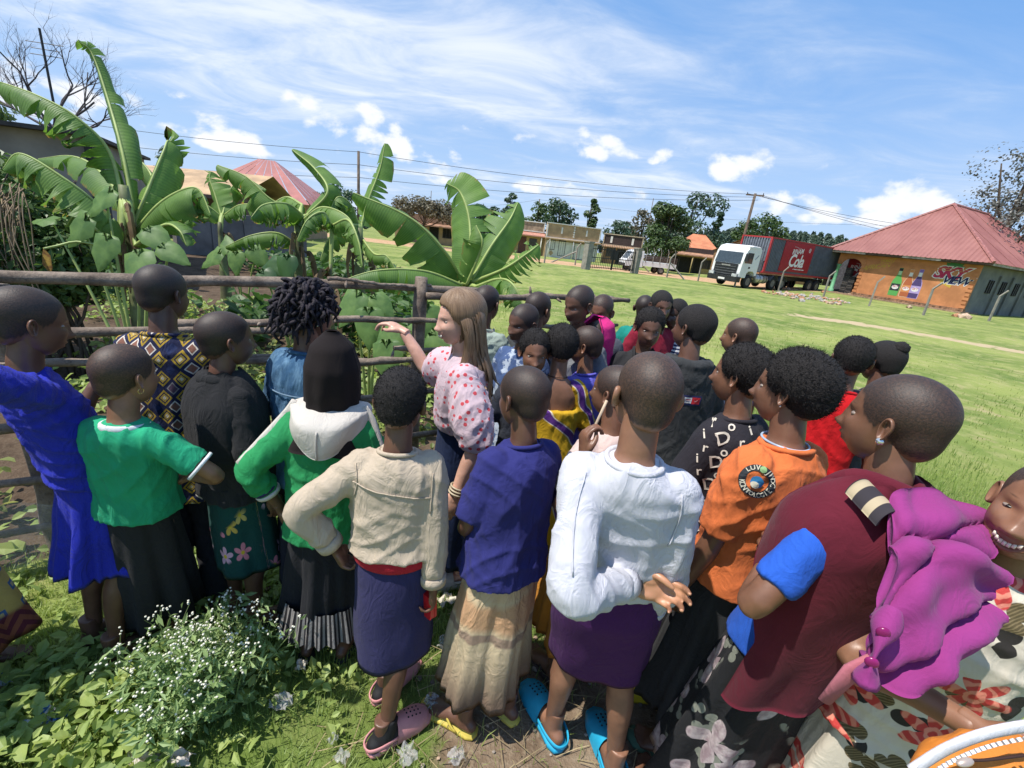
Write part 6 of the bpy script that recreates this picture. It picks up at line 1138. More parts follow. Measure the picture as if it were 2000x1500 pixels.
def shoe(J, kind='flipflop', m=None, m2=None, sides=(-1, 1), sock=None, name=None):
    for s_ in sides:
        o, fa, sc = J[('foot', s_)]; o = o-Z3*.012; T = lambda p: o+(V(p)*V((s_, 1, 1))*sc)@fa
        out = [(0, -.085), (.026, -.078), (.038, -.05), (.038, .0), (.043, .06), (.052, .12), (.047, .165), (.025, .192), (-.005, .198), (-.035, .185), (-.048, .15), (-.046, .10), (-.038, .04), (-.038, -.03), (-.028, -.075)]
        def slab(z0, z1, k0=1., k1=1.):
            n = len(out); v = [T((x*k, y*k+.005, z)) for z, k in ((z0, k0*.97), ((z0+z1)/2, (k0+k1)/2*1.02), (z1, k1*.97)) for x, y in out]; return v, [list(range(n))[::-1], [i+2*n for i in range(n)]]+[[i+q*n, (i+1) % n+q*n, (i+1) % n+(q+1)*n, i+(q+1)*n] for q in (0, 1) for i in range(n)]
        if kind == 'flipflop':
            sv, sf = slab(.0, .018); so = mesh_obj('sandal', sv, sf, m, J['root'], True)
            for q in (-1, 1): P = spline([T((-.012, .135, .016)), T((-.012+.010*q, .118, .042)), T((.024*q, .07, .056)), T((.040*q, .03, .034)), T((.040*q, .0, .014))], 12); MB().tube(P, np.array([(.0045, .008)]*12), 8).obj('strap', [m2 or m], so, True)
        elif kind == 'croc':
            sv, sf = slab(.0, .028, 1.02, 1.06); so = mesh_obj('clog', sv, sf, m, J['root'], True)
            n, k = 22, 14; v = []
            for i in range(k):
                t = i/(k-1); y = .03+t*.170; w = np.interp(t, [0, .3, .65, .88, 1], [.046, .052, .056, .046, .012]); h = np.interp(t, [0, .25, .6, .85, 1], [.094, .086, .062, .042, .020])
                for j in range(n): a = math.pi*j/(n-1); v.append(T((w*math.cos(a), y+.012*math.sin(a)*(1-t), .014+h*math.sin(a)**.75)))
            f = [[i*n+j, i*n+j+1, (i+1)*n+j+1, (i+1)*n+j] for i in range(k-1) for j in range(n-1)]; mesh_obj('upper', v, f, m, so, True)
            hv = MB()
            for i, (tx, ty) in enumerate([(x, y) for y in (.085, .105, .125, .145) for x in (-.018, 0, .018)]):
                t = (ty-.03)/.17; w = np.interp(t, [0, .3, .65, .88, 1], [.046, .052, .056, .046, .012]); h = np.interp(t, [0, .25, .6, .85, 1], [.094, .086, .062, .042, .020]); ca = tx/w; sa = math.sqrt(1-ca*ca); z = .014+h*sa**.75; c = T((tx, ty+.012*sa*(1-t), z+.0006)); vv, ff = ell(c, (.0042*sc, .0042*sc, .0022), fa, 8, 5); hv.add(vv, ff)
            hv.obj('vent_holes', [mat('vent_dark', (.02, .015, .015), .8)], so, True)
            P = spline([T((-.044, .035, .05)), T((-.042, -.04, .055)), T((-.02, -.083, .05)), T((.02, -.083, .05)), T((.042, -.04, .055)), T((.044, .035, .05))], 24); MB().tube(P, np.array([(.004, .010)]*24), 8).obj('heel_strap', [m], so, True)
        if sock:
            HJ, KN, AN = J['legs'][s_]; pr = [tube(spline([AN+(KN-AN)*.14, AN, T((0, -.01, .05)), T((0, .05, .045)), T((0, .10, .035))], 12), np.linspace(.043, .047, 12)*sc, 12), ell(T((0, -.045, .035)), (.033, .036, .036))]; v, f, n = remesh(pr, .007, 3); mesh_obj('sock', v, f, sock, J['root'], True)
# ================================================================== PEOPLE: THE CROWD
def AZ(px, py, z, phi):
    p = at(px, py, z); return math.degrees(math.atan2(p[0], p[1]))+phi
def flower(t, uv, scale, petals=5, k=.36, rand=.85, seed=0.):
    """mask of scattered flowers / leaves in a 2-D pattern space, plus their centres"""
    q = t.n('ShaderNodeTexVoronoi', voronoi_dimensions='2D'); p = t.mapping(uv, (1, 1, 1), (0, 0, 0), (seed, seed*.7, 0)); t.inp(q.inputs['Vector'], p); q.inputs['Scale'].default_value = scale; q.inputs['Randomness'].default_value = rand
    d = t.xyz(t.vmath('SUBTRACT', t.vmath('SCALE', p, float(scale)), t.vmath('SCALE', q.outputs['Position'], float(scale)))); rr = t.xyz(q.outputs['Color']); r_ = t.math('SQRT', t.math('ADD', t.math('MULTIPLY', d[0], d[0]), t.math('MULTIPLY', d[1], d[1])))
    th = t.math('ADD', t.math('ARCTAN2', d[1], d[0]), t.math('MULTIPLY', rr[0], 6.28)); lim = t.math('MULTIPLY_ADD', t.math('ABSOLUTE', t.math('COSINE', t.math('MULTIPLY', th, petals/2))), k*.75, k*.25)
    return t.rng(t.math('SUBTRACT', lim, r_), -.01, .02), t.rng(r_, k*.16, k*.24, 1, 0), rr, r_
def pat_dots(scale, r_, col, nrm_=.0):
    def f(t, c, co): return t.mix(t.rng(t.math('ADD', t.vor(co, scale, rand=.6), t.math('MULTIPLY', t.math('SUBTRACT', t.noise(co, 90, 2), .5), .12)), r_, r_+.05, 1, 0), c, col)
    return f
def planar(t, co, az):
    a = math.radians(az); x = t.vmath('DOT_PRODUCT', co, (math.cos(a), -math.sin(a), 0.), 1); return x, t.xyz(co)[2]
def pat_diamond(az):
    def f(t, c, co):
        x, z = planar(t, co, az); wob = t.math('MULTIPLY', t.math('SUBTRACT', t.noise(co, 9, 2), .5), .25)
        fu = t.math('ABSOLUTE', t.math('SUBTRACT', t.math('FRACT', t.math('ADD', t.math('MULTIPLY', x, 15.5), t.math('ADD', wob, 50.))), .5)); fv = t.math('ABSOLUTE', t.math('SUBTRACT', t.math('FRACT', t.math('ADD', t.math('MULTIPLY', z, 12.5), t.math('ADD', wob, 50.))), .5)); d = t.math('ADD', fu, fv); e = t.math('SUBTRACT', 1., d)
        o = (.015, .018, .055)
        c1 = t.mix(t.rng(d, .10, .12, 1, 0), t.mix(t.rng(d, .22, .24, 1, 0), t.mix(t.rng(d, .30, .32, 1, 0), t.mix(t.rng(d, .42, .44, 1, 0), o, (.42, .27, .03)), o), (.42, .28, .05)), (.60, .53, .40))
        chk = t.rng(t.noise(t.cxyz(t.math('FLOOR', t.math('ADD', t.math('MULTIPLY', x, 15.5), .5)), t.math('FLOOR', t.math('ADD', t.math('MULTIPLY', z, 12.5), .5)), 0.), 3.3, 0), .45, .5)
        c2 = t.mix(t.rng(e, .25, .27, 1, 0), t.mix(t.rng(e, .33, .35, 1, 0), t.mix(t.rng(e, .42, .44, 1, 0), o, o), t.mix(chk, (.66, .60, .52), o)), t.mix(chk, (.22, .10, .07), (.02, .03, .09)))
        return t.mix(t.rng(d, .495, .505), c1, c2)
    return f
RB = rnd.uniform
cm = cloth
navy = cm('navy_skirt_cloth', (.030, .028, .090), .9); blackc = cm('black_cloth', (.022, .022, .025), .9)
# ---- 1 blue velvet dress, arm thrown up at the left edge
h = (56, 628, 1.42)
blue = cm('royal_blue_velvet', (.012, .022, .42), .55, .15, 700, None, .6, .4)
J = person('blue', 'girl in royal blue velvet dress with raised arm at the left edge', h, AZ(*h, 72), AZ(*h, 78), 14, tone='b', foot=gnd(225, 1262)[:2], hipo=(.0, .075, .0), R=(at(-70, 600, 1.05), (0, -.6, -.6), .5), L=(at(212, 712, 1.78), (0, -.4, -1), .3), Lopt=dict(sleeve=.55, dir=(.85, .5, 0), palm=(0, 0, -1)), Ropt=dict(sleeve=.62),
    top=dict(kind='long', m=blue, sleeve=.6, loose=1.0, hem=.10, wr=.008, vox=.009, name='dress_bodice', hemw=.93), bottom=dict(m=blue, top=.30, hem=.44, flare=1.22, folds=8, amp=.045, name='dress_skirt', wr=.006), build=.88, shoes=dict(kind='flipflop', m=flat('lilac_rubber', (.42, .28, .62))), female=True, vox=.011)
o = MB().tube([J['hip']+J['sp']*.16+(J['rt']*math.cos(x)*.142+J['fw']*math.sin(x)*.115)*J['k'] for x in np.linspace(0, 6.2832, 33)], np.array([(.010, .016)]*33), 8, cap=False).obj('belt', [blue], J['root'], True)
# ---- 2 small child in green
h = (246, 732, 1.50); gw = cm('white_trim_cloth', (.62, .64, .66)); gre = cm('green_tshirt_cloth', (.018, .33, .165), .85, .12)
J = person('green', 'small shaven-headed child in green T-shirt with white collar, arms folded', h, AZ(*h, 48), AZ(*h, 58), 6, tone='c', foot=gnd(318, 1228)[:2], L='fold', R=(at(368, 930, 1.74), at(432, 930, 1.62), .45), Ropt=dict(sleeve=.40), hs=.96, build=.93, top=dict(kind='tee', m=gre, sleeve=.50, wr=.007, vox=.009, hem=.02, loose=1.10, cuff=(gw, .012), name='tshirt'), bottom=dict(m=cm('black_wool_skirt', (.020, .020, .022), .9), top=.30, hem=.84, flare=1.3, folds=5, amp=.04), shoes=dict(kind='flipflop', m=flat('blue_rubber', (.03, .05, .35))), female=True, vox=.011)
c = J['hip']+J['sp']*1.01; MB().tube([c+(J['rt']*math.cos(x)*.082+J['fw']*math.sin(x)*.080)*J['k']-Z3*(.012+.010*math.sin(x)) for x in np.linspace(0, 6.2832, 33)], np.array([(.008, .013)]*33), 8, cap=False).obj('collar', [gw], J['root'], True)
def earring(J, s_, m, hoop=False, r_=.006):
    c = J['tf'](V((s_*.076, -.006, -.036)))
    if hoop: MB().tube([c+J['HR'][1]*math.cos(a)*.009+J['HR'][2]*(math.sin(a)*.009-.006) for a in np.linspace(0, 6.283, 15)], .0012, 5, cap=False).obj('earring', [m], J['root'], True)
    else: v, f = ell(c, (r_,)*3, None, 10, 7); mesh_obj('earring', v, f, m, J['root'], True)
gold = mat('gold_ring', (.80, .55, .20), .25, .05, metal=.9); silver = mat('silver_stud', (.75, .74, .72), .15, .05, metal=.9); earring(J, 1, gold, True)
# ---- 3 diamond print shirt
h = (319, 572, 1.80); dia = cm('diamond_print', (.03, .03, .06), .85, .1, 900, pat_diamond(AZ(*h, 30)))
J = person('diamond', 'boy in navy, ochre and white diamond-print shirt leaning on the fence', h, AZ(*h, 30), AZ(*h, 48), 10, tone='d', L='front', R='front', hair=dict(t=.004), top=dict(kind='tee', m=dia, sleeve=.50, wr=.006, vox=.010, hem=-.35, loose=1.05, collar=dia, collar_r=.07), bottom=dict(kind='trousers', name='trousers', m=cm('dark_trousers', (.02, .021, .026))))
c = J['hip']+J['sp']*1.0; MB().tube([c+(J['rt']*math.cos(x)*.080+J['fw']*math.sin(x)*.078)*J['k']-Z3*.005 for x in np.linspace(2.4, 7.0, 24)], np.array([(.010, .02)]*24), 8).obj('shirt_collar', [dia], J['root'], True)
# ---- 4 black sweatshirt over the shoulders, flowered dark green skirt
def pat_plumeria(t, c, co):
    uv = t.uvc(); m1, c1, rr, r_ = flower(t, uv, 9.5, 5, .42, .9, 1.); keep = t.rng(t.noise(uv, 4.2, 1), .50, .56); col = t.mix(t.rng(rr[1], .45, .55), (.62, .48, .62), (.62, .22, .28)); col = t.mix(t.rng(rr[2], .72, .76), col, (.52, .42, .02)); col = t.mix(c1, col, (.62, .45, .03))
    return t.mix(t.math('MULTIPLY', m1, keep), c, col)
h = (443, 662, 1.78); blk2 = cm('black_sweatshirt', (.020, .020, .022), .9, .1, 900, None, .3, .35)
J = person('black', 'girl in black sweatshirt and dark green skirt printed with pink blossoms', h, AZ(*h, 62), AZ(*h, 74), 3, tone='b', foot=gnd(492, 1205)[:2], hair=dict(t=.003), L='hang', R=((.20, .05, -.50), (.5, -.8, 0), .4), top=dict(kind='long', m=blk2, sleeve=.70, hem=-.10, wr=.006, vox=.010, loose=1.08, name='undershirt'), bottom=dict(m=cm('green_flower_cloth', (.006, .055, .048), .8, .1, 900, pat_plumeria), top=.25, hem=.55, flare=1.08, folds=4, amp=.02), shoes=dict(kind='flipflop', m=flat('black_rubber', (.02, .02, .02))), female=True)
def cape(J, m, name, a0, a1, t0, t1, w0=.075, w1=.235, d0=.07, d1=.175, folds=7, amp=.014, seed=0, thick=.010, droop=0., rise=.34, a0b=0.):
    """garment draped over the shoulders, open between the angles a1..a0 (degrees, 90 = front)"""
    k, hip, sp_, fw, rt_ = J['k'], J['hip'], J['sp'], J['fw'], J['rt']; r = np.random.RandomState(seed+3); ph = r.rand(4)*6.28
    def fn(u, v):
        A0 = a0+a0b*min(1, max(0, v-.24)*2.6); a = math.radians(A0+(a1-A0)*u); t = t0+(t1-t0)*v; s_ = min(1, v/rise); w = w0+(w1-w0)*math.sin(s_*1.57)**.9; d = d0+(d1-d0)*math.sin(s_*1.57); drop = -.055*s_**2*(math.cos(a)**2)
        g = 1+(amp/.2)*v**.8*(math.sin(folds*a+ph[0]+1.3*math.sin(2*a+ph[1])+2*v)+.5*math.sin(folds*1.7*a+ph[2]-3*v)); rip = .009*math.sin(v*19+3*a+ph[3]+1.2*math.sin(5*a))*(1-.5*v)
        return hip+sp_*t+(rt_*math.cos(a)*w*g+fw*math.sin(a)*d*g)*k+Z3*(drop+rip-droop*v*(.5+.5*math.sin(a)))
    return sheet(name, J['root'], fn, 72, 34, m, thick)
cape(J, blk2, 'draped_sweatshirt', -250, 70, 1.10, .12, .072, .205, .068, .155, 6, .016, 4)
MB().tube([J['NB']+(J['rt']*math.cos(x)*.074+J['fw']*math.sin(x)*.076)*J['k']-Z3*(.02+.015*math.sin(x)) for x in np.linspace(0, 6.2832, 30)], .026, 10, cap=False).obj('rolled_collar', [blk2], J['root'], True)
# ---- 5 woman with locs in denim jacket
def pat_denim(t, c, co): n = t.noise(t.mapping(co, (1, 1, .3)), 26, 5, .7); return t.mix(t.rng(n, .4, .75), c, (.13, .24, .36))
h = (606, 612, 1.86); den = cm('blue_denim', (.040, .105, .20), .9, .15, 700, pat_denim)
J = person('locs', 'woman with short black locs in faded blue denim jacket by the fence', h, AZ(*h, 45), AZ(*h, 62), 8, tone='b', L='front', R='front', top=dict(kind='long', m=den, sleeve=.95, hem=-.15, wr=.007, vox=.011, loose=1.08, name='denim_jacket', collar=den), bottom=dict(m=cm('dark_skirt', (.02, .02, .03)), hem=.7, flare=1.2), female=True, hair=dict(t=.012))
c = J['hip']+J['sp']*.72; MB().tube([c+(J['rt']*math.cos(x)*.176+J['fw']*math.sin(x)*.132)*J['k'] for x in np.linspace(3.3, 6.1, 20)], .003, 6).obj('seam', [cm('denim_seam', (.16, .24, .33))], J['root'], True)
r = np.random.RandomState(2); lm = mat('loc_hair', (.016, .010, .018), .7, .3, 60., .6, 200); loc_mb = MB(); Hd = J['Hd']; ids = np.where((Hd['hair'] > .8))[0]
for i in r.choice(ids, 430, replace=False):
    d = Hd['d'][i]; p = Hd['v'][i]; out = nrm(d+V((0, .0, .35))+r.randn(3)*.3); l = .034+.026*r.rand(); P = spline([p-d*.006, p+out*l*.45, p+out*l*.8+V((r.randn()*.01, r.randn()*.01, -.012)), p+out*l*.9+V((r.randn()*.015, r.randn()*.015, -.05*(.4+r.rand())))], 7); loc_mb.tube(J['tf'](P), np.array([.0075, .0082, .008, .0078, .0072, .006, .003]), 6)
loc_mb.obj('locs', [lm], J['root'], True); earring(J, 1, silver)
# ---- 6 hijab, green jacket with white hood
h = (652, 712, 1.64); grn2 = cm('green_jacket', (.022, .26, .085), .8, .1); whh = cm('white_fleece', (.55, .51, .46), .9, .06)
J = person('hijab', 'girl in dark headscarf and green jacket with white hood', h, AZ(*h, 18), AZ(*h, 28), 6, tone='b', foot=gnd(642, 1262)[:2], L=((.20, -.02, -.44), (1, -.5, 0), .5), R='hang', top=dict(kind='long', m=grn2, sleeve=.80, hem=-.20, loose=1.14, wr=.007, vox=.010, cuff=[(whh, .016), (navy, .010), (whh, .010)], name='jacket'), bottom=dict(m=cm('black_long_skirt', (.014, .014, .018)), top=.2, hem=.66, flare=1.25, folds=6, amp=.04), female=True, shoes=dict(kind='flipflop', m=flat('black_rubber', (.02, .02, .02))))
k, rt_, fw, SC, HCn = J['k'], J['rt'], J['fw'], J['SC'], J['HC']
def hoodfn(u, v):
    a = math.radians(-205+230*u); bk = max(0, -math.sin(a)); s_ = math.sin(min(1, v/.35)*1.57); w = .070+.085*s_; d = .062+(.060+.035*bk)*s_; t = 1.07-(.10+.26*bk**2)*v; lip = .020*math.sin(v*3.1)*bk
    return J['hip']+J['sp']*t+(rt_*math.cos(a)*w+fw*math.sin(a)*(d+lip))*k*(1+.025*math.sin(6*a+4*v))
sheet('white_hood', J['root'], hoodfn, 60, 24, whh, .016)
MB().tube([hoodfn(.5, q)-fw*.011 for q in np.linspace(.3, .98, 12)], .0035, 6).obj('hood_seam', [whh], J['root'], True)
for s_ in (-1, 1):
    SJ, EL, WR, cu, op = J['arms'][s_]; P = spline([SC+rt_*s_*.09*k, SJ, SJ*.5+EL*.5, EL], 14)+Z3*.0; P = P+(rt_*s_*.045-fw*.02+Z3*.035)*k*np.linspace(1, .75, 14)[:, None]; MB().tube(P, np.array([(.010, .020)]*14), 8).obj('sleeve_stripe', [whh], J['root'], True)
brn = cm('dark_headscarf', (.014, .010, .010), .95, .1, 1200, None, .0, .08)
def scarf(u, v):
    a = u*2*math.pi; z = .128-.43*v; e = np.interp(v, [0, .12, .3, .5, .62, .8, 1], [.02, .070, .092, .094, .094, .122, .160]); ey = np.interp(v, [0, .12, .3, .5, .62, .8, 1], [.02, .082, .112, .112, .100, .112, .125]); g = 1+.07*sstep(.35, 1, v)*math.sin(7*a+3*v+1.2*math.sin(2*a))+.035*math.sin(9*a+2+1.5*v)*sstep(.1, .5, v)
    p = V((math.cos(a)*e*g, math.sin(a)*ey*g-.012-.02*sstep(.5, 1, v), z)); return HCn+rotm(AZ(*h, 22))[0]*p[0]+rotm(AZ(*h, 22))[1]*p[1]+Z3*p[2]
sheet('headscarf', J['root'], scarf, 73, 34, brn, .004)
rf = MB(); hz0 = J['hip'][2]*.34; kc = V((J['FC'][0], J['FC'][1], 0)); n = 120; vv = []
for i in range(9):
    t_ = i/8
    for j in range(n): a = 2*math.pi*j/n; rr = (.200+.035*t_+.013*math.sin(a*26+2*math.sin(3*a))*(.3+t_))*J['k']; vv.append(kc+rt_*math.cos(a)*rr+fw*math.sin(a)*rr*.86+Z3*(hz0+.075-.15*t_))
def pat_str(t, c, co): uv = t.xyz(t.uvc()); return t.mix(t.rng(t.math('SINE', t.math('MULTIPLY', uv[0], 420.)), -.1, .25), c, (.26, .24, .23))
mesh_obj('striped_ruffle', vv, [[i*n+j, (i+1)*n+j, (i+1)*n+(j+1) % n, i*n+(j+1) % n] for i in range(8) for j in range(n)], cm('striped_ruffle_cloth', (.016, .015, .018), .9, .1, 900, pat_str), J['root'], True, uv=[(j/n, i/8) for i in range(9) for j in range(n)])
# ---- 7 cream sweatshirt
h = (783, 786, 1.46); crm_ = cm('cream_fleece', (.50, .41, .31), .95, .06, 900, None, .3, .35)
J = person('cream', 'child in cream sweatshirt and navy skirt holding a red tin, back turned', h, AZ(*h, 8), AZ(*h, 14), 12, tone='b', foot=gnd(762, 1392)[:2], hair=dict(t=.010), step=-.06, footaz=38, L=((.205, -.02, -.40), (1, -.35, -.1), .7), R=(at(846, 1160, 1.60), (.6, -.8, 0), .75), Ropt=dict(curl=.75, thumb=.9, dir=(.05, .12, -1.)), top=dict(kind='long', m=crm_, sleeve=.90, loose=1.10, hem=.20, wr=.008, freq=36, vox=.008, collar=crm_, cuff=(crm_, .035), name='sweatshirt', sl_r=1.1, collar_r=.068), bottom=dict(m=navy, top=.42, hem=.50, flare=1.08, folds=3, amp=.012, hemtilt=.3), shoes=dict(kind='croc', m=flat('pink_foam', (.62, .27, .27), .6), sock=flat('black_sock', (.012, .012, .013))), vox=.010)
k, rt_, fw, SC, hip, sp_c = J['k'], J['rt'], J['fw'], J['SC'], J['hip'], J['sp']
def on_back(J, pts, lift=.003):
    bv = BVHTree.FromPolygons([Vector(q) for q in J['top_v']], J['top_f']); out = []
    for x, z in pts:
        p = J['SC']+J['rt']*x*J['k']+Z3*z*J['k']-J['fw']*.5; hh = bv.ray_cast(Vector(p), Vector(J['fw']), 1.2)
        if hh[0] is not None: out.append(np.array(hh[0])-J['fw']*lift)
    return out
for pts in ([(x, -.085-.05*(x+.15)/.3-.0*x) for x in np.linspace(-.15, .145, 24)], [(-.145+.012*math.sin(i*.3), -.02-i*.012) for i in range(12)], [(.145, -.04-i*.012) for i in range(14)]): q = on_back(J, pts); MB().tube(q, .0022, 6).obj('seam', [crm_], J['top'], True)
MB().tube([hip+sp_c*.16+(rt_*math.cos(x)*.162+fw*math.sin(x)*.128)*k for x in np.linspace(0, 6.2832, 33)], np.array([(.008, .03)]*33), 8, cap=False).obj('red_waistband', [cm('red_cloth', (.42, .015, .03))], J['root'], True)
WR, M_, sc = J[('hand', 1)]; tc = WR+M_[1]*.085*sc-M_[2]*.022; tx = nrm(fw*.7-rt_*.72); tz = nrm(Z3+tx*.05-rt_*.1); ty = np.cross(tz, tx)
rt = thing('red_tin', tc, 'flat red tin with yellow emblem held in the hand of the cream sweatshirt child', 'tin'); tz = nrm(tz-tx*np.dot(tz, tx)); ty = np.cross(tz, tx)
def rrect(w, h, r_, n=5): return [(sx*(w/2-r_)+r_*math.cos(a), sy*(h/2-r_)+r_*math.sin(a)) for sx, sy, a0 in ((1, 1, 0), (-1, 1, 90), (-1, -1, 180), (1, -1, 270)) for a in np.radians(np.linspace(a0, a0+90, n))]
redt = mat('tin_red', (.50, .012, .016), .3, .06, spec=.6)
MB().prism(rrect(.062, .105, .012), tx, tz, tc+ty*.011, .022).obj('case', [redt], rt)
MB().prism(rrect(.066, .109, .013), tx, tz, tc-ty*.006, .010).obj('lid', [redt], rt)
MB().prism([(.014*math.cos(a), .014*math.sin(a)-.012) for a in np.linspace(0, 6.28, 13)[:-1]], tx, tz, tc-ty*.0165, .0008).obj('emblem', [flat('emblem_yellow', (.65, .38, .03))], rt); MB().prism([(.018*math.cos(a)-.004, .007*math.sin(a)+.033) for a in np.linspace(0, 6.28, 15)[:-1]], tx, tz, tc-ty*.0165, .0008).obj('oval_mark', [whl], rt)
# ---- 8 the woman with long light brown hair
h = (897, 622, 1.92); dots = cm('white_red_dot_blouse', (.56, .43, .47), .9, .04, 900, pat_dots(33., .25, (.55, .07, .085)), .2, .3); jean = cm('indigo_denim', (.014, .026, .075), .9, .12, 700, None, .1)
J = person('woman', 'smiling woman with long light brown hair in white blouse with red dots', h, AZ(*h, -92), AZ(*h, -110), 8, tone='w', smile=.65, female=True, hs=1.02, hairtone=(.16, .085, .04), build=1.06, foot=gnd(888, 1118)[:2], L=((.225, .0, -.50), (.4, -.9, 0), .3), R=(at(786, 645, 2.30), (.2, -.1, -1), .55), Ropt=dict(sleeve=.55, curl=.5, palm=(0, 0, -1), dir=(-.8, .3, .25)), Lopt=dict(sleeve=.62, drop=-.4), top=dict(kind='puff', m=dots, sleeve=.72, loose=1.02, hem=.34, wr=.007, vox=.010, name='blouse', hemw=.92), bottom=dict(m=jean, top=.50, hem=.78, flare=1.30, folds=6, amp=.02, band=jean, name='denim_skirt'), shoes=dict(kind='croc', m=flat('grey_knit', (.42, .42, .43))), group='people crowding along the fence', vox=.010)
hm_, nt, b = newmat('light_brown_hair'); t = NT(nt); uv = t.xyz(t.uvc()); n1 = t.noise(t.cxyz(t.math('MULTIPLY', uv[0], 90.), t.math('MULTIPLY', uv[1], 1.2)), 3, 4, .6); t.inp(b.inputs['Base Color'], t.mix(t.rng(n1, .3, .7), (.10, .055, .028), (.34, .21, .115))); b.inputs['Roughness'].default_value = .42; t.bump(b, n1, .7, .004)
H_ = J['Hd']; tf = J['tf']; r = np.random.RandomState(8)
mk = H_['v'][:, 2] > np.where(H_['v'][:, 1] > .02, H_['zl']-.002, -.09); rise = sstep(-.01, .03, H_['v'][:, 2]-H_['zl'])
outv = H_['v']+H_['d']*(.010+.010*rise)[:, None]*mk[:, None]-H_['d']*(.006*(~mk))[:, None]; fs = [g for g in H_['f'] if sum(mk[i] for i in g[:3]) >= 2]; mesh_obj('hair', tf(outv), fs, hm_, J['root'], True, uv=np.stack([np.arctan2(H_['v'][:, 0], H_['v'][:, 1])*.3, H_['v'][:, 2]*4], 1))
strands = MB(); BR = rotm(J['az'])
for i in range(120):
    s_ = 1 if r.rand() < .5 else -1; q = r.rand(); root_ = V((s_*(.004+.010*r.rand()), .035-.11*q, .108-.05*q*q)); side_ = V((s_*(.080+.006*r.randn()), .012-.10*q, .02)); low = V((s_*(.078+.012*r.randn()), .002-.09*q, -.10)); loc_ = V((s_*(.085+.02*r.randn()), .005-.11*q+.01*r.randn(), -.24)); end = V((s_*(.075+.03*r.randn()), .015-.13*q+.015*r.randn(), -.27-.09*r.rand()))
    if s_ < 0 and q < .2: loc_ = loc_+V((0, .03, 0)); end = end+V((0, .035, 0))
    P = spline([root_, side_, low, loc_, end], 16); w = np.interp(np.linspace(0, 1, 16), [0, .2, .7, 1], [.010, .016, .013, .003]); T_, U2, B2 = frames(P); side2 = np.cross(T_, P*V((1, 1, 0))+1e-6); side2 = side2/(np.linalg.norm(side2, axis=1)[:, None]+1e-9); up2 = np.cross(side2, T_); vv = []; uvv = []
    for a in range(16):
        for cc in (-1, 0, 1): vv.append(tf(P[a]+side2[a]*w[a]*cc+up2[a]*(.004 if cc == 0 else 0))); uvv.append((i*.37+cc*.02, a/16))
    strands.add(np.array(vv), [[3*a+c_, 3*a+c_+1, 3*a+c_+4, 3*a+c_+3] for a in range(15) for c_ in (0, 1)], 0, uvv)
strands.obj('long_hair', [hm_], J['root'], True, True)
SJ, EL, WR, cu, op = J['arms'][-1]; d = nrm(WR-EL)
for i in range(3): c = WR-d*(.012+.014*i); MB().tube([c+(nrm(np.cross(d, Z3+.01))*math.cos(a)+nrm(np.cross(d, np.cross(d, Z3+.01)))*math.sin(a))*.034 for a in np.linspace(0, 6.2832, 21)], .0042, 6, cap=False).obj('bracelet', [mat('pale_bangle', (.62, .52, .36), .4)], J['root'], True)
# ---- 9 boy behind the woman
h = (951, 592, 2.78); gg = cm('grey_green_shirt', (.30, .36, .31), .9, .1)
J = person('greygreen', 'boy in pale grey-green collared shirt just behind the smiling woman', h, AZ(*h, 22), AZ(*h, 30), 6, tone='b', L='front', R='front', hair=dict(t=.003), top=dict(kind='long', m=gg, sleeve=.95, wr=.007, collar=gg, collar_r=.07, loose=1.08), bottom=dict(kind='trousers', name='trousers', m=cm('dark_trousers', (.02, .021, .026))))
MB().tube([J['NB']-Z3*.03+(J['rt']*math.cos(x)*.076+J['fw']*math.sin(x)*.074)*J['k'] for x in np.linspace(2.6, 6.8, 20)], np.array([(.010, .022)]*20), 8).obj('shirt_collar', [cm('beige_collar', (.46, .42, .34))], J['root'], True)
# ---- 10 navy T-shirt, beige tie-dye skirt
def pat_dye(t, c, co):
    uv = t.xyz(t.uvc()); v = t.math('ADD', uv[1], t.math('MULTIPLY', t.math('SUBTRACT', t.noise(co, 5, 3), .5), .09)); c = t.mix(t.rng(v, -.38, -.74), (.62, .50, .32), (.13, .075, .055))
    for q, w, cc, am in ((-.17, .012, (.30, .19, .16), .7), (-.34, .035, (.58, .30, .15), .75), (-.42, .010, (.22, .13, .11), .7), (-.25, .015, (.60, .40, .24), .5)): c = t.mix(t.math('MULTIPLY', t.rng(t.math('ABSOLUTE', t.math('SUBTRACT', v, q)), w, w*2, 1, 0), am), c, cc)
    return c
h = (1022, 776, 1.53); nav = cm('navy_tshirt', (.026, .028, .150), .9, .1)
J = person('navy', 'child in navy blue T-shirt and beige tie-dyed skirt looking down left', h, AZ(*h, -38), AZ(*h, -46), 12, tone='b', foot=(.03, 1.34), hair=dict(t=.004), step=-.05, footaz=-55, L=((.10, .17, -.44), (.7, -.7, 0), .5), R=((.12, .17, -.44), (.6, -.6, 0), .5), top=dict(kind='tee', m=nav, sleeve=.52, wr=.008, freq=34, vox=.008, loose=1.10, hem=-.05, name='tshirt', collar=nav, collar_r=.068), bottom=dict(m=cm('tie_dye_cloth', (.6, .48, .3), .9, .05, 900, pat_dye, .2, .5), top=.22, hem=.73, flare=1.22, folds=6, amp=.035, wr=.008), shoes=dict(kind='flipflop', m=flat('yellow_rubber', (.58, .46, .08), .6)), vox=.010)
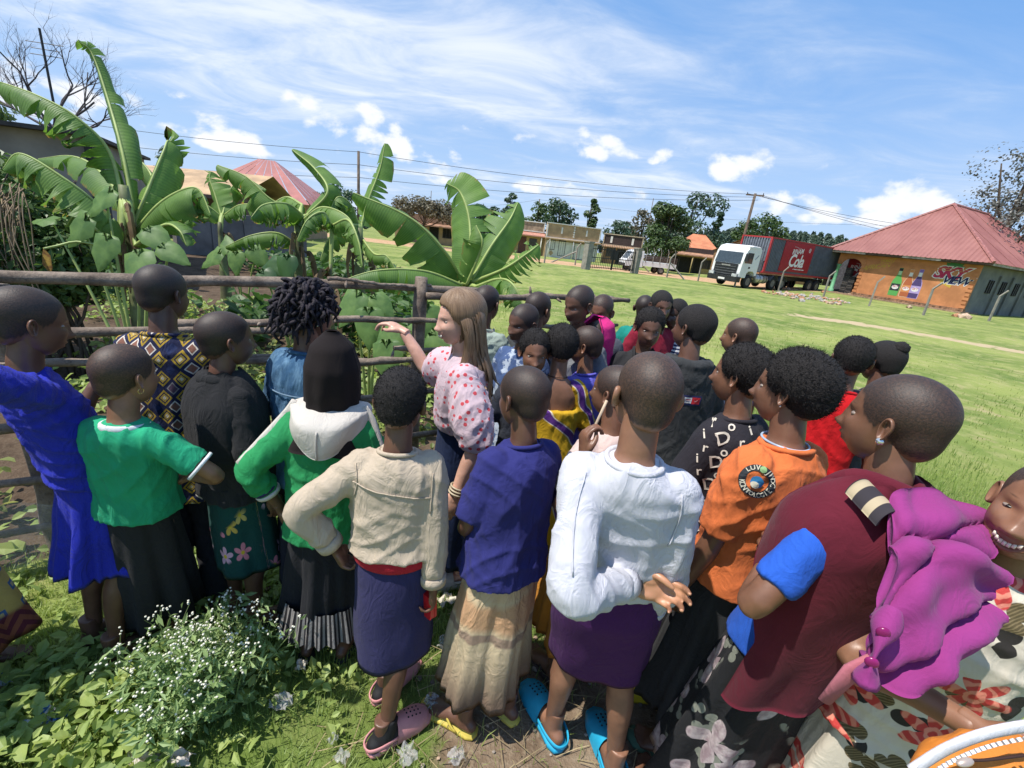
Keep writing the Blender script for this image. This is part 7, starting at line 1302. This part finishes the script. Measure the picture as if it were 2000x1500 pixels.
# ---- 11-24 the knot of children at the end of the fence
trs = dict(kind='trousers', name='trousers', m=cm('dark_trousers', (.02, .021, .026)))
def simple(key, label, h, phi, hphi, tone, col, kind='tee', sleeve=.5, hp=6, hair=.004, bottom=None, L='hang', R='hang', rough=.9, pat=None, **k):
    m = cm('cloth_'+key, col, rough, .1, 900, pat); return person(key, label, h, AZ(*h, phi), AZ(*h, hphi), hp, tone=tone, hair=dict(t=hair), L=L, R=R, top=dict(kind=kind, m=m, sleeve=sleeve, wr=.006, collar=m, vox=.013), bottom=bottom or trs, vox=.014, **k)
def pat_fl(col2, sc=14.):
    def f(t, c, co): return t.mix(t.rng(t.noise(co, sc, 3, .6), .52, .58), c, col2)
    return f
simple('paleblue', 'boy facing the camera in blue and white patterned shirt, left of the tall boy', (1021, 632, 2.52), -150, -138, 'b', (.06, .10, .22), 'tee', .5, 10, .004, pat=pat_fl((.40, .46, .55)))
simple('behindleft', 'boy turned away at the fence rail, behind the patterned-shirt boy', (1052, 605, 2.75), 25, 38, 'b', (.05, .055, .06), 'tee', .5, 4)
simple('peeking', 'girl peeking at the camera beside the yellow dress', (1044, 688, 2.32), 165, 172, 'a', (.03, .035, .05), 'tee', .5, 6, .012, female=True)
h = (1096, 676, 2.36)
def pat_kit(t, c, co): w = t.n('ShaderNodeTexWave', wave_type='BANDS', bands_direction='DIAGONAL'); t.inp(w.inputs[0], co); w.inputs['Scale'].default_value = 2.2; w.inputs['Distortion'].default_value = 7; w.inputs['Detail'].default_value = 2; q = w.outputs[1]; return t.mix(t.rng(q, .86, .9), t.mix(t.rng(q, .78, .82), c, (.62, .56, .44)), (.10, .03, .20))
yel = cm('yellow_wax_print', (.55, .33, .015), .85, .08, 900, pat_kit)
J = person('yellow', 'girl in low-backed yellow dress with purple print, seen from behind', h, AZ(*h, -8), AZ(*h, -12), 8, tone='c', female=True, hair=dict(t=.012), L='front', R='front', top=dict(kind='tee', m=yel, sleeve=.55, wr=.005, hem=0., ttop=.66, name='dress_bodice', vox=.010), bottom=dict(m=yel, top=.15, hem=.66, flare=1.35, folds=7, amp=.04, name='dress_skirt'), shoes=dict(kind='flipflop', m=flat('black_rubber', (.02, .02, .02))))
MB().tube([J['NB']-Z3*.015+(J['rt']*math.cos(x)*.060+J['fw']*math.sin(x)*.062)*J['k']-Z3*.006*math.sin(x) for x in np.linspace(0, 6.2832, 25)], .0022, 5, cap=False).obj('necklace', [mat('cord_brown', (.05, .02, .015), .8)], J['root'], True)
MB().tube([J['hip']+J['sp']*.18+(J['rt']*math.cos(x)*.160+J['fw']*math.sin(x)*.128)*J['k'] for x in np.linspace(0, 6.2832, 33)], np.array([(.006, .014)]*33), 8, cap=False).obj('tie_belt', [blackc], J['root'], True)
J = simple('violet', 'boy in bright violet-blue shirt, ear towards the camera, beside the pink hood', (1143, 674, 2.52), -48, -78, 'a', (.13, .12, .52), 'tee', .5, 10, .003)
h = (1163, 662, 2.72); pk = cm('pink_hood_cloth', (.72, .03, .22), .85); J = person('pinkhood', 'child in bright pink hooded top among the children', h, AZ(*h, -165), AZ(*h, -160), 8, tone='d', top=dict(kind='long', m=pk, sleeve=.95, vox=.013), bottom=trs, vox=.014)
def hood(J, m, open_=70, back=.03):
    HR, HCn = J['HR'], J['HC']
    def fn(u, v):
        a = math.radians(90+open_+(360-2*open_)*u); z = .145-.30*v; e = np.interp(v, [0, .15, .4, .7, 1], [.035, .090, .108, .102, .115]); p = V((math.cos(a)*e, math.sin(a)*(e+.022)-.012+.03*(1-v)*max(0, math.sin(a)), z-.02*(1-v)*(math.sin(a) < 0)*abs(math.sin(a)))); return HCn+p@HR
    return sheet('hood', J['root'], fn, 50, 26, m, .010)
hood(J, pk, 46)
simple('tallgrey', 'tall boy in grey collared shirt looking down at the fence end', (1130, 595, 2.62), -150, -140, 'b', (.22, .23, .25), 'tee', .5, 16, .004)
simple('halfhidden', 'boy half hidden behind the tall grey-shirted boy', (1174, 608, 3.02), -165, -160, 'a', (.06, .07, .09), 'tee', .5, 14, .003)
h = (1268, 640, 2.62); blz = cm('black_blazer', (.022, .022, .024), .85); J = person('blazer', 'boy in black blazer and white shirt facing the camera', h, AZ(*h, 160), AZ(*h, 168), 10, tone='b', hair=dict(t=.010), top=dict(kind='long', m=blz, sleeve=.97, loose=1.08, vox=.012, name='blazer'), bottom=trs, vox=.013)
c = J['SC']; MB().prism([(-.05, .03), (.05, .03), (.012, -.24), (-.012, -.24)], -J['rt'], Z3, c+J['fw']*.108*J['k']-Z3*.02, .012).obj('shirt_front', [cm('white_cotton', (.68, .66, .62))], J['root'])
for s_ in (-1, 1): MB().tube(spline([c+J['rt']*s_*.060*J['k']+Z3*.03, c+J['rt']*s_*.072*J['k']+J['fw']*.095*J['k']-Z3*.03, c+J['rt']*s_*.02+J['fw']*.125*J['k']-Z3*.24], 10), np.array([(.008, .024)]*10), 8).obj('lapel', [blz], J['root'], True)
simple('maroonboy', 'boy in maroon top looking towards the camera behind the blazer boy', (1291, 598, 3.35), 150, 158, 'b', (.22, .012, .03), 'long', .95, 8, .006, L='front')
simple('backhead', 'child in teal top turned away behind the maroon top boy', (1258, 602, 3.75), 10, 5, 'd', (.01, .22, .18), 'tee', .5, 4)
def pat_bw(t, c, co): return t.mix(t.rng(t.math('SINE', t.math('MULTIPLY', t.xyz(co)[2], 240.)), -.1, .1), c, (.02, .03, .08))
simple('striped', 'child in navy and white striped top beside the tall hooded boy', (1319, 613, 3.45), -160, -150, 'd', (.6, .6, .6), 'tee', .5, 10, .006, pat=pat_bw)
h = (1353, 640, 2.18); ch = cm('charcoal_hoodie', (.040, .042, .044), .95, .25, 500, None, .4); J = person('hoodie', 'tall boy in charcoal grey hoodie with a badge on the sleeve', h, AZ(*h, -28), AZ(*h, -58), 4, tone='b', hair=dict(t=.006), L=((.22, .08, -.48), (.6, -.7, 0), .4), R='front', top=dict(kind='long', m=ch, sleeve=.97, loose=1.12, wr=.008, vox=.010, name='hoodie'), bottom=trs)
c = J['SC']; v, f, n = remesh([tube([c+(J['rt']*math.cos(x)*.092+J['fw']*math.sin(x)*.088)*J['k']-J['fw']*.01+Z3*(.005-.01*math.sin(x)) for x in np.linspace(0, 6.2832, 24)], .030, 10, cap=False), ell(c-J['fw']*.085*J['k']-Z3*.06, (.10*J['k'], .045, .085), rotm(J['az']))], .010, 4); v = wrinkle(v, n, 8, .006); mesh_obj('hood', v, f, ch, J['root'], True)
SJ, EL, WR, cu, op = J['arms'][-1]; pc = hit(J, 1350, 782); pc = SJ*.25+EL*.75 if pc is None else pc; look = nrm(CAM*V((1, 1, 0))-pc*V((1, 1, 0))); ru = nrm(np.cross(look, Z3))*-1; bm_ = [flat('badge_navy', (.02, .025, .09)), flat('badge_white', (.62, .6, .6)), flat('badge_red', (.55, .02, .03))]
decal(J, 'sleeve_badge', J['top'], [(rectm(.082, .050), pc, ru, Z3, 1., 0, {}), (rectm(.032, .030), pc-ru*.016, ru, Z3, 1., 1, dict(lift=.002)), (rectm(.034, .034), pc+ru*.018, ru, Z3, 1., 2, dict(lift=.002)), (rectm(.022, .005, 3, 1), pc-ru*.016+Z3*.004, ru, Z3, 1., 2, dict(lift=.004)), (rectm(.018, .004, 3, 1), pc-ru*.016-Z3*.006, ru, Z3, 1., 0, dict(lift=.004)), ('\u2713', pc+ru*.018, ru, Z3, .02, 1, dict(lift=.004))], bm_)
simple('leftlook', 'shaven boy in pale blue top in profile, behind the lettered shirt', (1443, 656, 2.68), -55, -68, 'c', (.20, .26, .38), 'tee', .5, 6, .002)
# ---- 25 letter print
h = (1446, 733, 1.68); lp_ = cm('black_print_blouse', (.020, .018, .024), .85, .1); J = person('letters', 'girl in black blouse printed all over with large cream letters', h, AZ(*h, -58), AZ(*h, -72), 4, tone='a', female=True, hair=dict(t=.016), L='front', R='hang', top=dict(kind='tee', m=lp_, sleeve=.55, loose=1.12, wr=.005, vox=.009, name='blouse', collar=lp_), bottom=dict(m=blackc, top=.1, hem=.7, flare=1.2), shoes=dict(kind='croc', m=flat('yellow_foam', (.62, .46, .02), .55)), footaz=-75, vox=.011)
its = []; r = np.random.RandomState(6); c = J['SC']; look = nrm(CAM*V((1, 1, 0))-c*V((1, 1, 0))+Z3*.35); ru = -nrm(np.cross(look, Z3)); rv = nrm(np.cross(look, ru)); rv = rv if rv[2] > 0 else -rv
for i in range(9):
    for j in range(11):
        s_ = 'DiorDior'[(i*3+j*2) % 4]; its.append((s_, c+ru*(-.27+i*.062+.016*(j % 2))+rv*(.03-j*.045), ru, rv, .066 if s_ == 'D' else .048, 0, dict(rot=.35+r.randn()*.12, bold=.012)))
for q in its: decal(J, 'printed_letter', J['top'], [q], [flat('print_cream', (.62, .56, .47))])
# ---- 26 orange T-shirt
h = (1545, 762, 1.32); ora = cm('orange_tshirt', (.62, .155, .045), .9, .06); J = person('orange', 'girl in orange T-shirt with round sleeve badge and dark pleated skirt', h, AZ(*h, -58), AZ(*h, -74), 4, tone='a', female=True, foot=gnd(1345, 1418)[:2]*.6+at(1545, 760, 1.32)[:2]*.4, hair=dict(t=.020), L=(at(1318, 1165, 1.58), (.3, -.8, -.5), .35), R='front', footaz=-60, top=dict(kind='tee', m=ora, sleeve=.50, loose=1.10, wr=.007, vox=.008, hem=.06, name='tshirt', collar=ora, collar_r=.07), bottom=dict(m=cm('charcoal_pleats', (.030, .031, .034), .85), top=.28, hem=.74, flare=1.35, folds=11, amp=.03), shoes=dict(kind='flipflop', m=flat('green_rubber', (.10, .20, .13)), m2=flat('orange_strap', (.55, .15, .05))), vox=.010)
MB().tube([J['NB']-Z3*.012+(J['rt']*math.cos(x)*.064+J['fw']*math.sin(x)*.066)*J['k'] for x in np.linspace(0, 6.2832, 33)], .0038, 6, cap=False).obj('bead_necklace', [mat('pale_blue_beads', (.42, .52, .66), .3)], J['root'], True); earring(J, -1, silver, False, .004)
SJ, EL, WR, cu, op = J['arms'][-1]; pc = hit(J, 1478, 940); pc = SJ*.52+EL*.48 if pc is None else pc; look = nrm(CAM-pc); ru = -nrm(np.cross(look, Z3)); rv = np.cross(ru, look)*-1; rv = rv if rv[2] > 0 else -rv
bm_ = [flat('badge_black', (.02, .025, .03)), flat('badge_cream', (.62, .58, .45)), flat('badge_blue', (.03, .20, .42)), flat('badge_green', (.25, .42, .18)), flat('badge_orange', (.60, .14, .05))]
its = [(disc(28, .62, 1.), pc, ru, rv, .046, 0, {})]
for s_, a0, a1 in (('LUV', 2.45, 1.75), ('JWOC', 1.05, .1)): its += [(q, pc+(ru*math.cos(a)+rv*math.sin(a))*.037, ru, rv, .018, 1, dict(rot=a-1.5708, lift=.0022, bold=.02)) for q, a in zip(s_, np.linspace(a0, a1, len(s_)))]
its += [(q, pc+(ru*math.cos(a)+rv*math.sin(a))*.037, ru, rv, .017, 1, dict(rot=a+1.5708, lift=.0022, bold=.02)) for q, a in zip('KONTOLOGIE', np.linspace(3.45, 5.9, 10))]
its += [(disc(12, 0, 1.), pc+(ru*math.cos(1.4)+rv*math.sin(1.4))*.037, ru, rv, .008, 3, dict(lift=.002)), (disc(16, 0, 1.), pc, ru, rv, .016, 2, dict(lift=.0022)), (disc(10, 0, 1.), pc-ru*.004-rv*.010, ru, rv, .009, 1, dict(lift=.003))]
decal(J, 'sleeve_badge', J['top'], its, bm_)
# ---- 27 maroon cardigan
def pat_bfl(t, c, co):
    uv = t.uvc(); m1, c1, rr, r_ = flower(t, uv, 5.5, 4, .46, .9, 3.); col = t.mix(t.rng(t.noise(uv, 30, 3), .35, .65), (.52, .44, .44), (.30, .22, .24)); m2, c2, rr2, r2_ = flower(t, uv, 14., 2, .40, .9, 9.); keep2 = t.rng(t.noise(uv, 6., 1), .5, .56)
    c = t.mix(t.math('MULTIPLY', m2, keep2), c, (.22, .23, .19)); return t.mix(t.math('MULTIPLY', m1, t.rng(rr[0], .35, .4)), c, col)
h = (1748, 822, 1.02); mar = cm('maroon_knit', (.105, .010, .022), .95, .12, 500, None, .5, .16); blu = cm('bright_blue_tshirt', (.02, .10, .50), .85, .1); fl2 = cm('black_flower_skirt', (.012, .013, .016), .75, .1, 900, pat_bfl)
J = person('maroon', 'shaven-headed girl with pearl earring in maroon cardigan, arms folded', h, AZ(*h, -62), AZ(*h, -76), 4, tone='a', female=True, L=(at(1520, 1062, 1.22), at(1490, 1190, .98), .4), R='fold', Lopt=dict(sleeve=.46, dir=(.5, .85, -.1)), Ropt=dict(sleeve=.46), foot=(.86, 1.12), build=.90, top=dict(kind='tee', m=blu, sleeve=.46, loose=1.0, sl_r=.88, wr=.0035, vox=.009, hem=.0, name='tshirt', collar=blu, collar_r=.068), bottom=dict(m=fl2, top=.2, hem=.80, flare=1.30, folds=6, amp=.035), vox=.009)
earring(J, -1, silver, False, .009)
k, rt_, fw, SC, hip = J['k'], J['rt'], J['fw'], J['SC'], J['hip']
cape(J, mar, 'draped_cardigan', -225, 62, 1.075, -.14, .078, .226, .074, .166, 5, .010, 9, .012, rise=.17, a0b=58)
MB().tube(spline([SC+rt_*.085*k+fw*.10*k-Z3*.05, SC+rt_*.080*k+fw*.03*k+Z3*.035, SC-fw*.082*k+Z3*.03, SC-rt_*.080*k+fw*.02*k+Z3*.035, SC-rt_*.09*k+fw*.10*k-Z3*.05], 26), np.array([(.014, .026)]*26), 9).obj('knit_collar', [mar], J['root'], True)
cuffm, nt, b = newmat('striped_knit_cuff'); t = NT(nt); w_ = t.math('SINE', t.math('MULTIPLY', t.xyz(t.uvc())[1], 12.)); t.inp(b.inputs['Base Color'], t.mix(t.rng(w_, .2, .4), (.03, .025, .03), (.42, .34, .22))); b.inputs['Roughness'].default_value = .95
def cuff_fn(u, v): a = u*math.pi; return SC-fw*(.02+.085*v)*k-rt_*(.135*k)+rt_*.035*math.cos(a)+Z3*(.030+.030*math.sin(a)-.03*v)
sheet('striped_cuff', J['root'], cuff_fn, 24, 10, cuffm, .006)
# ---- 28 magenta sweater, rose dress, smiling at the lens
def pat_rose(t, c, co):
    uv = t.vmath('SCALE', co, 1.); a, z = planar(t, co, AZ(2036, 1000, .92, 150)); uv = t.cxyz(a, z, 0.); m1, c1, rr, r_ = flower(t, uv, 6.2, 6, .44, .8, 2.); rose = t.mix(t.rng(t.math('SINE', t.math('ADD', t.math('MULTIPLY', r_, 42.), t.math('MULTIPLY', t.noise(uv, 24, 2), 8.))), -.2, .6), (.50, .05, .045), (.70, .24, .17)); m2, c2, rr2, q2 = flower(t, uv, 13., 2, .5, .9, 5.); vein = t.rng(t.math('SINE', t.math('MULTIPLY', t.math('ADD', a, z), 700.)), .0, .6); leaf_ = t.mix(t.math('MULTIPLY', vein, .5), (.10, .075, .035), (.30, .23, .12)); leaf_ = t.mix(t.rng(rr2[1], .6, .65), leaf_, (.03, .025, .022))
    c = t.mix(t.math('MULTIPLY', m2, t.rng(rr2[0], .28, .32)), c, leaf_); return t.mix(t.math('MULTIPLY', m1, t.rng(rr[2], .52, .56)), c, rose)
h = (2036, 1000, .92); mag = cm('magenta_knit', (.27, .036, .185), .95, .08, 600, None, .5, .18); ros = cm('rose_print_dress', (.60, .54, .44), .7, .04, 900, pat_rose)
J = person('magenta', 'smiling girl in rose-print dress with magenta sweater, cut by the right edge', h, AZ(*h, 150), AZ(*h, 190), -2, hr=-6, tone='c', smile=1., mouth=1., female=True, foot=(1.16, .95), R=(at(1915, 1430, .84), at(1735, 1400, .95), .5), L='hang', Ropt=dict(sleeve=.36), top=dict(kind='tee', m=ros, sleeve=.34, loose=1.12, wr=.007, vox=.009, hem=-.1, name='dress_bodice', hemw=1.05), bottom=dict(m=ros, top=.2, hem=.78, flare=1.45, folds=6, amp=.05, name='dress_skirt'), vox=.009)
k, rt_, fw, SC, hip = J['k'], J['rt'], J['fw'], J['SC'], J['hip']
Q = lambda pts: [at(*p) for p in pts]
rows = [[(1940, 1012, .99), (1850, 968, .97), (1775, 952, .94), (1738, 985, .92)], [(1938, 1078, .91), (1870, 1045, .87), (1790, 1055, .85), (1738, 1095, .84)], [(1940, 1150, .88), (1870, 1135, .83), (1790, 1165, .81), (1712, 1200, .81)], [(1942, 1205, .88), (1862, 1235, .82), (1790, 1275, .80), (1692, 1272, .81)], [(1918, 1228, .90), (1852, 1305, .84), (1802, 1328, .82), (1700, 1325, .84)]]
GR = np.array([spline(Q([(a_, b_, c_+.015) for a_, b_, c_ in r_]), 56) for r_ in rows]); GR = np.stack([spline(GR[:, i], 48) for i in range(56)])
du = np.gradient(GR, axis=0); dv = np.gradient(GR, axis=1); GN = np.cross(du, dv); GN /= np.linalg.norm(GN, axis=2)[..., None]; GN *= np.sign((GN*(CAM-GR)).sum(2).mean()); uu, vv_ = np.meshgrid(np.linspace(0, 1, 56), np.linspace(0, 1, 48), indexing='ij')
fold_ = lambda c0, c1, w: np.exp(-((vv_-(c0+(c1-c0)*uu))/w)**2); GR = GR+GN*(-.035*fold_(.32, .16, .035)+.022*fold_(.42, .24, .05)-.030*fold_(.62, .95, .04)+.024*fold_(.72, 1.05, .06)-.02*fold_(.05, .55, .03)+.006*np.sin(uu*17+6*vv_)+.005*np.sin(vv_*23-5*uu))[..., None]
sheet('draped_sweater', J['root'], lambda u, v: GR[int(round(u*55)), int(round(v*47))], 56, 48, mag, .014)
sl2 = Q([(1745, 1190, .80), (1715, 1260, .79), (1690, 1330, .80)]); MB().tube(spline(sl2, 16), np.array([(.014+.010*math.sin(i*.5), .034) for i in range(16)])*k, 10).obj('hanging_sleeve', [mag], J['root'], True)
pkk = cm('pink_knit_rib', (.40, .13, .16), .95); e = V(sl2[-1]); MB().tube(Q([(1705, 1290, .81), (1665, 1310, .82), (1610, 1370, .84)]), np.array([(.008, .018), (.009, .020), (.006, .014)]), 12).obj('pink_rib', [pkk], J['root'], True)
btn = mat('purple_button', (.25, .012, .12), .25)
for q in (.35, .75): p = spline(sl2, 16)[int(q*15)]+nrm(CAM-V(sl2[1]))*.030; v, f = ell(p, (.011, .011, .005), rotm(J['az'], 90), 12, 7); mesh_obj('button', v, f, btn, J['root'], True)
# ---- 29 white sweatshirt, hand behind the back
h = (1262, 772, 1.10); whs = cm('white_sweatshirt', (.56, .56, .61), .9, .03, 900, None, .2, .35); J = person('white', 'shaven child in white sweatshirt and purple skirt with one hand behind the back', h, AZ(*h, -10), AZ(*h, -22), 6, tone='c', foot=(.44, 1.27), hs=1.0, L=(at(1236, 1136, 1.19), (.45, -1., -.3), .30), Lopt=dict(palm=(-.15, -.9, .35), dir=nrm(rotm(AZ(*h, -10))[0]*1.0+V((0, 0, -.10))), curl=.58, thumb=.75, spread=.06), R=((.150, .11, -.50), (.2, -.6, 0), .4), build=.94, step=-.09, footaz=-18, top=dict(kind='long', m=whs, sleeve=.92, loose=1.08, wr=.0065, freq=30, vox=.008, hem=.26, name='sweatshirt', collar=whs, cuff=(whs, .04), collar_r=.07), bottom=dict(m=cm('purple_ribbed_skirt', (.055, .008, .085), .9), top=.46, hem=.43, wid=1.16, flare=1.02, folds=4, amp=.012), shoes=dict(kind='croc', m=flat('turquoise_foam', (.02, .36, .58), .55)), vox=.009)
for pts in ([(-.125-.012*math.sin(i*.25), -.02-i*.014) for i in range(14)], [(.125+.010*math.sin(i*.25), -.03-i*.014) for i in range(13)]):
    q = on_back(J, pts); MB().tube(q, .0022, 5).obj('seam', [whs], J['top'], True)
SJ, EL, WR, cu, op = J['arms'][-1]; d = nrm(WR-EL); MB().tube([WR-d*.012+(nrm(np.cross(d, Z3))*math.cos(a)+nrm(np.cross(d, np.cross(d, Z3)))*math.sin(a))*.030 for a in np.linspace(0, 6.2832, 21)], np.array([(.002, .008)]*21), 6, cap=False).obj('wrist_band', [blackc], J['root'], True)
# ---- 30 girl behind, holding a stick
h = (1200, 765, 1.72); J = person('stick', 'child in pale pink blouse holding a thin stick, behind the white sweatshirt', h, AZ(*h, -40), AZ(*h, -62), 4, tone='a', hair=dict(t=.004), hs=.96, L=(at(1140, 885, 1.55), (.7, -.5, -.8), 1.0), Lopt=dict(curl=.95, thumb=1., dir=(-.1, .2, 1.), palm=(.8, .3, 0), sleeve=.45), R='hang', top=dict(kind='tee', m=cm('pale_pink_blouse', (.60, .46, .42)), sleeve=.5, vox=.010), bottom=dict(m=cm('orange_skirt', (.52, .22, .03), .85), top=.2, hem=.66, flare=1.3, folds=6, amp=.04), shoes=dict(kind='flipflop', m=flat('brown_sandal', (.08, .05, .04))))
WR, M_, sc = J[('hand', -1)]; p = WR+M_[1]*.06-M_[2]*.02; o = MB().tube([p-V((.02, 0, .10)), p+V((.04, .02, .13))], .005, 7).obj('thin_stick', [mat('peeled_stick', (.52, .40, .28), .7)], None, True); tag(o, 'thin pale stick held upright in the pink blouse child hand', 'stick')
# ---- 31, 32 the pair in the field
simple('redback', 'child in bright red top with back turned, standing in the field', (1664, 702, 2.26), -2, -8, 'b', (.55, .008, .012), 'tee', .5, 6, .010, female=True)
J = simple('bun', 'girl with hair in a top bun and gold earring beside the red top', (1722, 706, 2.42), -42, -58, 'b', (.05, .05, .055), 'tee', .5, 6, .006, female=True); earring(J, -1, gold, False, .006)
q = J['tf'](V((0, -.075, .085))); r = np.random.RandomState(3); v, f = ell(q, (.034, .034, .032), None, 26, 18); v = q+(v-q)*(1+.16*r.rand(len(v), 1)); mesh_obj('hair_bun', v, f, hairm, J['root'], True)
# ---- 33 wrap at the left edge
def pat_wrap(t, c, co):
    uv = t.xyz(t.uvc()); fu = t.math('ABSOLUTE', t.math('SUBTRACT', t.math('FRACT', t.math('MULTIPLY', uv[0], 16.)), .5)); fv = t.math('ABSOLUTE', t.math('SUBTRACT', t.math('FRACT', t.math('ADD', t.math('MULTIPLY', uv[1], 14.), 40.)), .5)); d = t.math('MAXIMUM', fu, fv); c = t.mix(t.rng(d, .20, .22, 1, 0), c, (.05, .12, .28)); c = t.mix(t.rng(d, .09, .11, 1, 0), c, (.45, .38, .20))
    zz = t.math('SINE', t.math('MULTIPLY', t.math('ADD', t.math('ABSOLUTE', t.math('SUBTRACT', t.math('FRACT', t.math('MULTIPLY', uv[0], 14.)), .5)), t.math('MULTIPLY', uv[1], 10.)), 14.)); bd = t.mix(t.rng(zz, -.1, .1), (.10, .018, .03), (.22, .07, .04)); return t.mix(t.rng(uv[1], -.53, -.55), c, bd)
J = person('wrap', 'person in yellow and maroon patterned wrap cut off by the left edge', V((-1.97, 1.23, 1.40)), 60, tone='b', top=dict(kind='tee', m=cm('brown_blouse', (.16, .08, .05)), sleeve=.5), bottom=dict(m=cm('wax_wrap_cloth', (.46, .33, .10), .85, .1, 900, pat_wrap), top=.2, hem=.70, flare=1.55, folds=4, amp=.03, name='wrap'), female=True, hair=dict(t=.006), vox=.014)
J = person('dark', 'person in dark brown skirt cut off by the lower left corner', V((-2.14, .80, 1.38)), 50, tone='b', top=dict(kind='tee', m=cm('dark_brown_blouse', (.06, .03, .02)), sleeve=.5, vox=.013), bottom=dict(m=cm('dark_brown_cloth', (.035, .018, .012), .9), top=.2, hem=.86, flare=1.2, folds=4, amp=.03), female=True, hair=dict(t=.006), vox=.014)  # stands out of frame; kept for the shadow it casts on the weeds
# zip bag in the lower right corner
pz = at(1925, 1500, .74); U1 = nrm(at(2050, 1420, .74)-at(1780, 1490, .74)); W1 = nrm(CAM-pz); W1 = nrm(W1-U1*np.dot(W1, U1)); D1 = np.cross(W1, U1); D1 = D1 if D1[2] < 0 else -D1
rt = thing('zip_bag', pz, 'orange bag with white zipped edge and cord pull in the lower right corner', 'bag'); orb = cm('orange_nylon', (.60, .20, .03), .6, .06); whz = cm('white_zip_tape', (.68, .67, .70), .7, .04)
v, f, n = remesh([ell(at(1945, 1545, .76), (.14, .045, .085), np.array([U1, W1, D1]), 22, 12)], .008, 2); v = wrinkle(v, n, 4, .006, 40); mesh_obj('pouch', v, f, orb, rt, True)
e_ = spline([at(1780, 1505, .72), at(1850, 1462, .71), at(1930, 1432, .70), at(2040, 1412, .70)], 26); MB().tube(e_, np.array([(.006, .014)]*26), 8).obj('zip_tape', [whz], rt, True)
for i in range(1, 25): MB().box(e_[i]+D1*.014, (.006, .006, .005), np.array([U1, W1, D1])).obj('zip_tooth', [whz], rt)
pl = at(1885, 1489, .685); v, f = ell(pl, (.014, .004, .006), np.array([U1, W1, D1]), 12, 7); mesh_obj('zip_pull', v, f, mat('pull_metal', (.62, .50, .42), .3, .1, metal=.5), rt, True); MB().tube(spline([pl+U1*.012, at(1930, 1484, .685), at(2010, 1474, .69)], 10), .0022, 5).obj('pull_cord', [mat('cord_brown', (.05, .02, .015), .8)], rt, True)
# ================================================================== LITTER
def crumple(name, lab, px, py, w, l, m, seed, hgt=.03, ang=0., alpha=None):
    c = gnd(px, py); r = np.random.RandomState(seed); ph = r.rand(8)*6.28; ca, sa = math.cos(ang), math.sin(ang)
    def fn(u, v):
        x, y = (u-.5)*w*(1+.15*math.sin(v*9+ph[0])), (v-.5)*l*(1+.15*math.sin(u*8+ph[1])); z = hgt*(.55+.28*math.sin(u*9+ph[2]+2*math.sin(v*5))+.25*math.sin(v*11+ph[3]+1.5*math.sin(u*7))+.12*math.sin(u*23+v*17+ph[4])); return V((c[0]+x*ca-y*sa, c[1]+x*sa+y*ca, max(.006, z)+.02))
    o = sheet(name, None, fn, 22, 18, m, .0012); tag(o, lab, 'litter'); return o
def pat_pack(t, c, co): n = t.noise(co, 22, 3, .6, 1.); c = t.mix(t.rng(n, .52, .55), c, (.05, .16, .42)); return t.mix(t.rng(t.noise(co, 31, 2), .62, .66), c, (.03, .03, .035))
plas, nt, b = newmat('clear_plastic'); b.inputs['Base Color'].default_value = (.56, .55, .53, 1); b.inputs['Roughness'].default_value = .2; b.inputs['Alpha'].default_value = .3
crumple('snack_wrapper', 'blue and white crumpled snack wrapper in the shaded weeds', 95, 1418, .13, .09, cm('printed_wrapper', (.60, .62, .64), .4, .06, 900, pat_pack), 1, .04, .5)
crumple('torn_packet', 'small pale torn packet at the left edge of the weeds', 8, 1345, .08, .06, cm('printed_wrapper', (.60, .62, .64)), 2, .03)
crumple('white_rag', 'crumpled off-white rag at the bottom edge left of centre', 285, 1490, .10, .06, cm('off_white_rag', (.62, .56, .52), .9, .1), 3, .035)
crumple('white_rag', 'long crumpled off-white rag at the bottom edge beside the weeds', 345, 1494, .11, .05, MATS['off_white_rag'], 4, .03)
for i, (px, py, s_, lab) in enumerate(((550, 1380, .07, 'clear plastic bag on the grass below the ruffled skirt'), (870, 1180, .07, 'white plastic strip between cream and navy children'), (868, 1265, .06, 'clear plastic bag near the knee of the navy skirt'), (795, 1485, .06, 'clear plastic bag at the bottom edge below the pink clog'), (668, 1490, .04, 'small crumpled plastic scrap at the bottom edge'), (890, 1488, .05, 'pinkish plastic scrap below the yellow sandal'), (650, 1455, .03, 'tiny white plastic scrap in the short grass'), (590, 1310, .04, 'cream paper scrap in the weeds below the headscarf girl'), (845, 1385, .06, 'clear plastic bag beside the pink clog toe'))):
    crumple('plastic_scrap', lab, px, py, s_*1.2, s_, plas if i not in (1, 7) else cm('paper_scrap', (.62, .56, .46), .8), 20+i, .03, i*.7)
tw = gnd(250, 1470); o = MB().tube([tw+V((-.07, .07, .05)), tw+V((0, 0, .03)), tw+V((.09, -.07, .02))], [.004, .005, .004], 6).obj('dry_twig', [mat('straw_twig', (.42, .32, .20), .9)], None, True); tag(o, 'dry twig lying in the weeds near the bottom edge', 'twig')
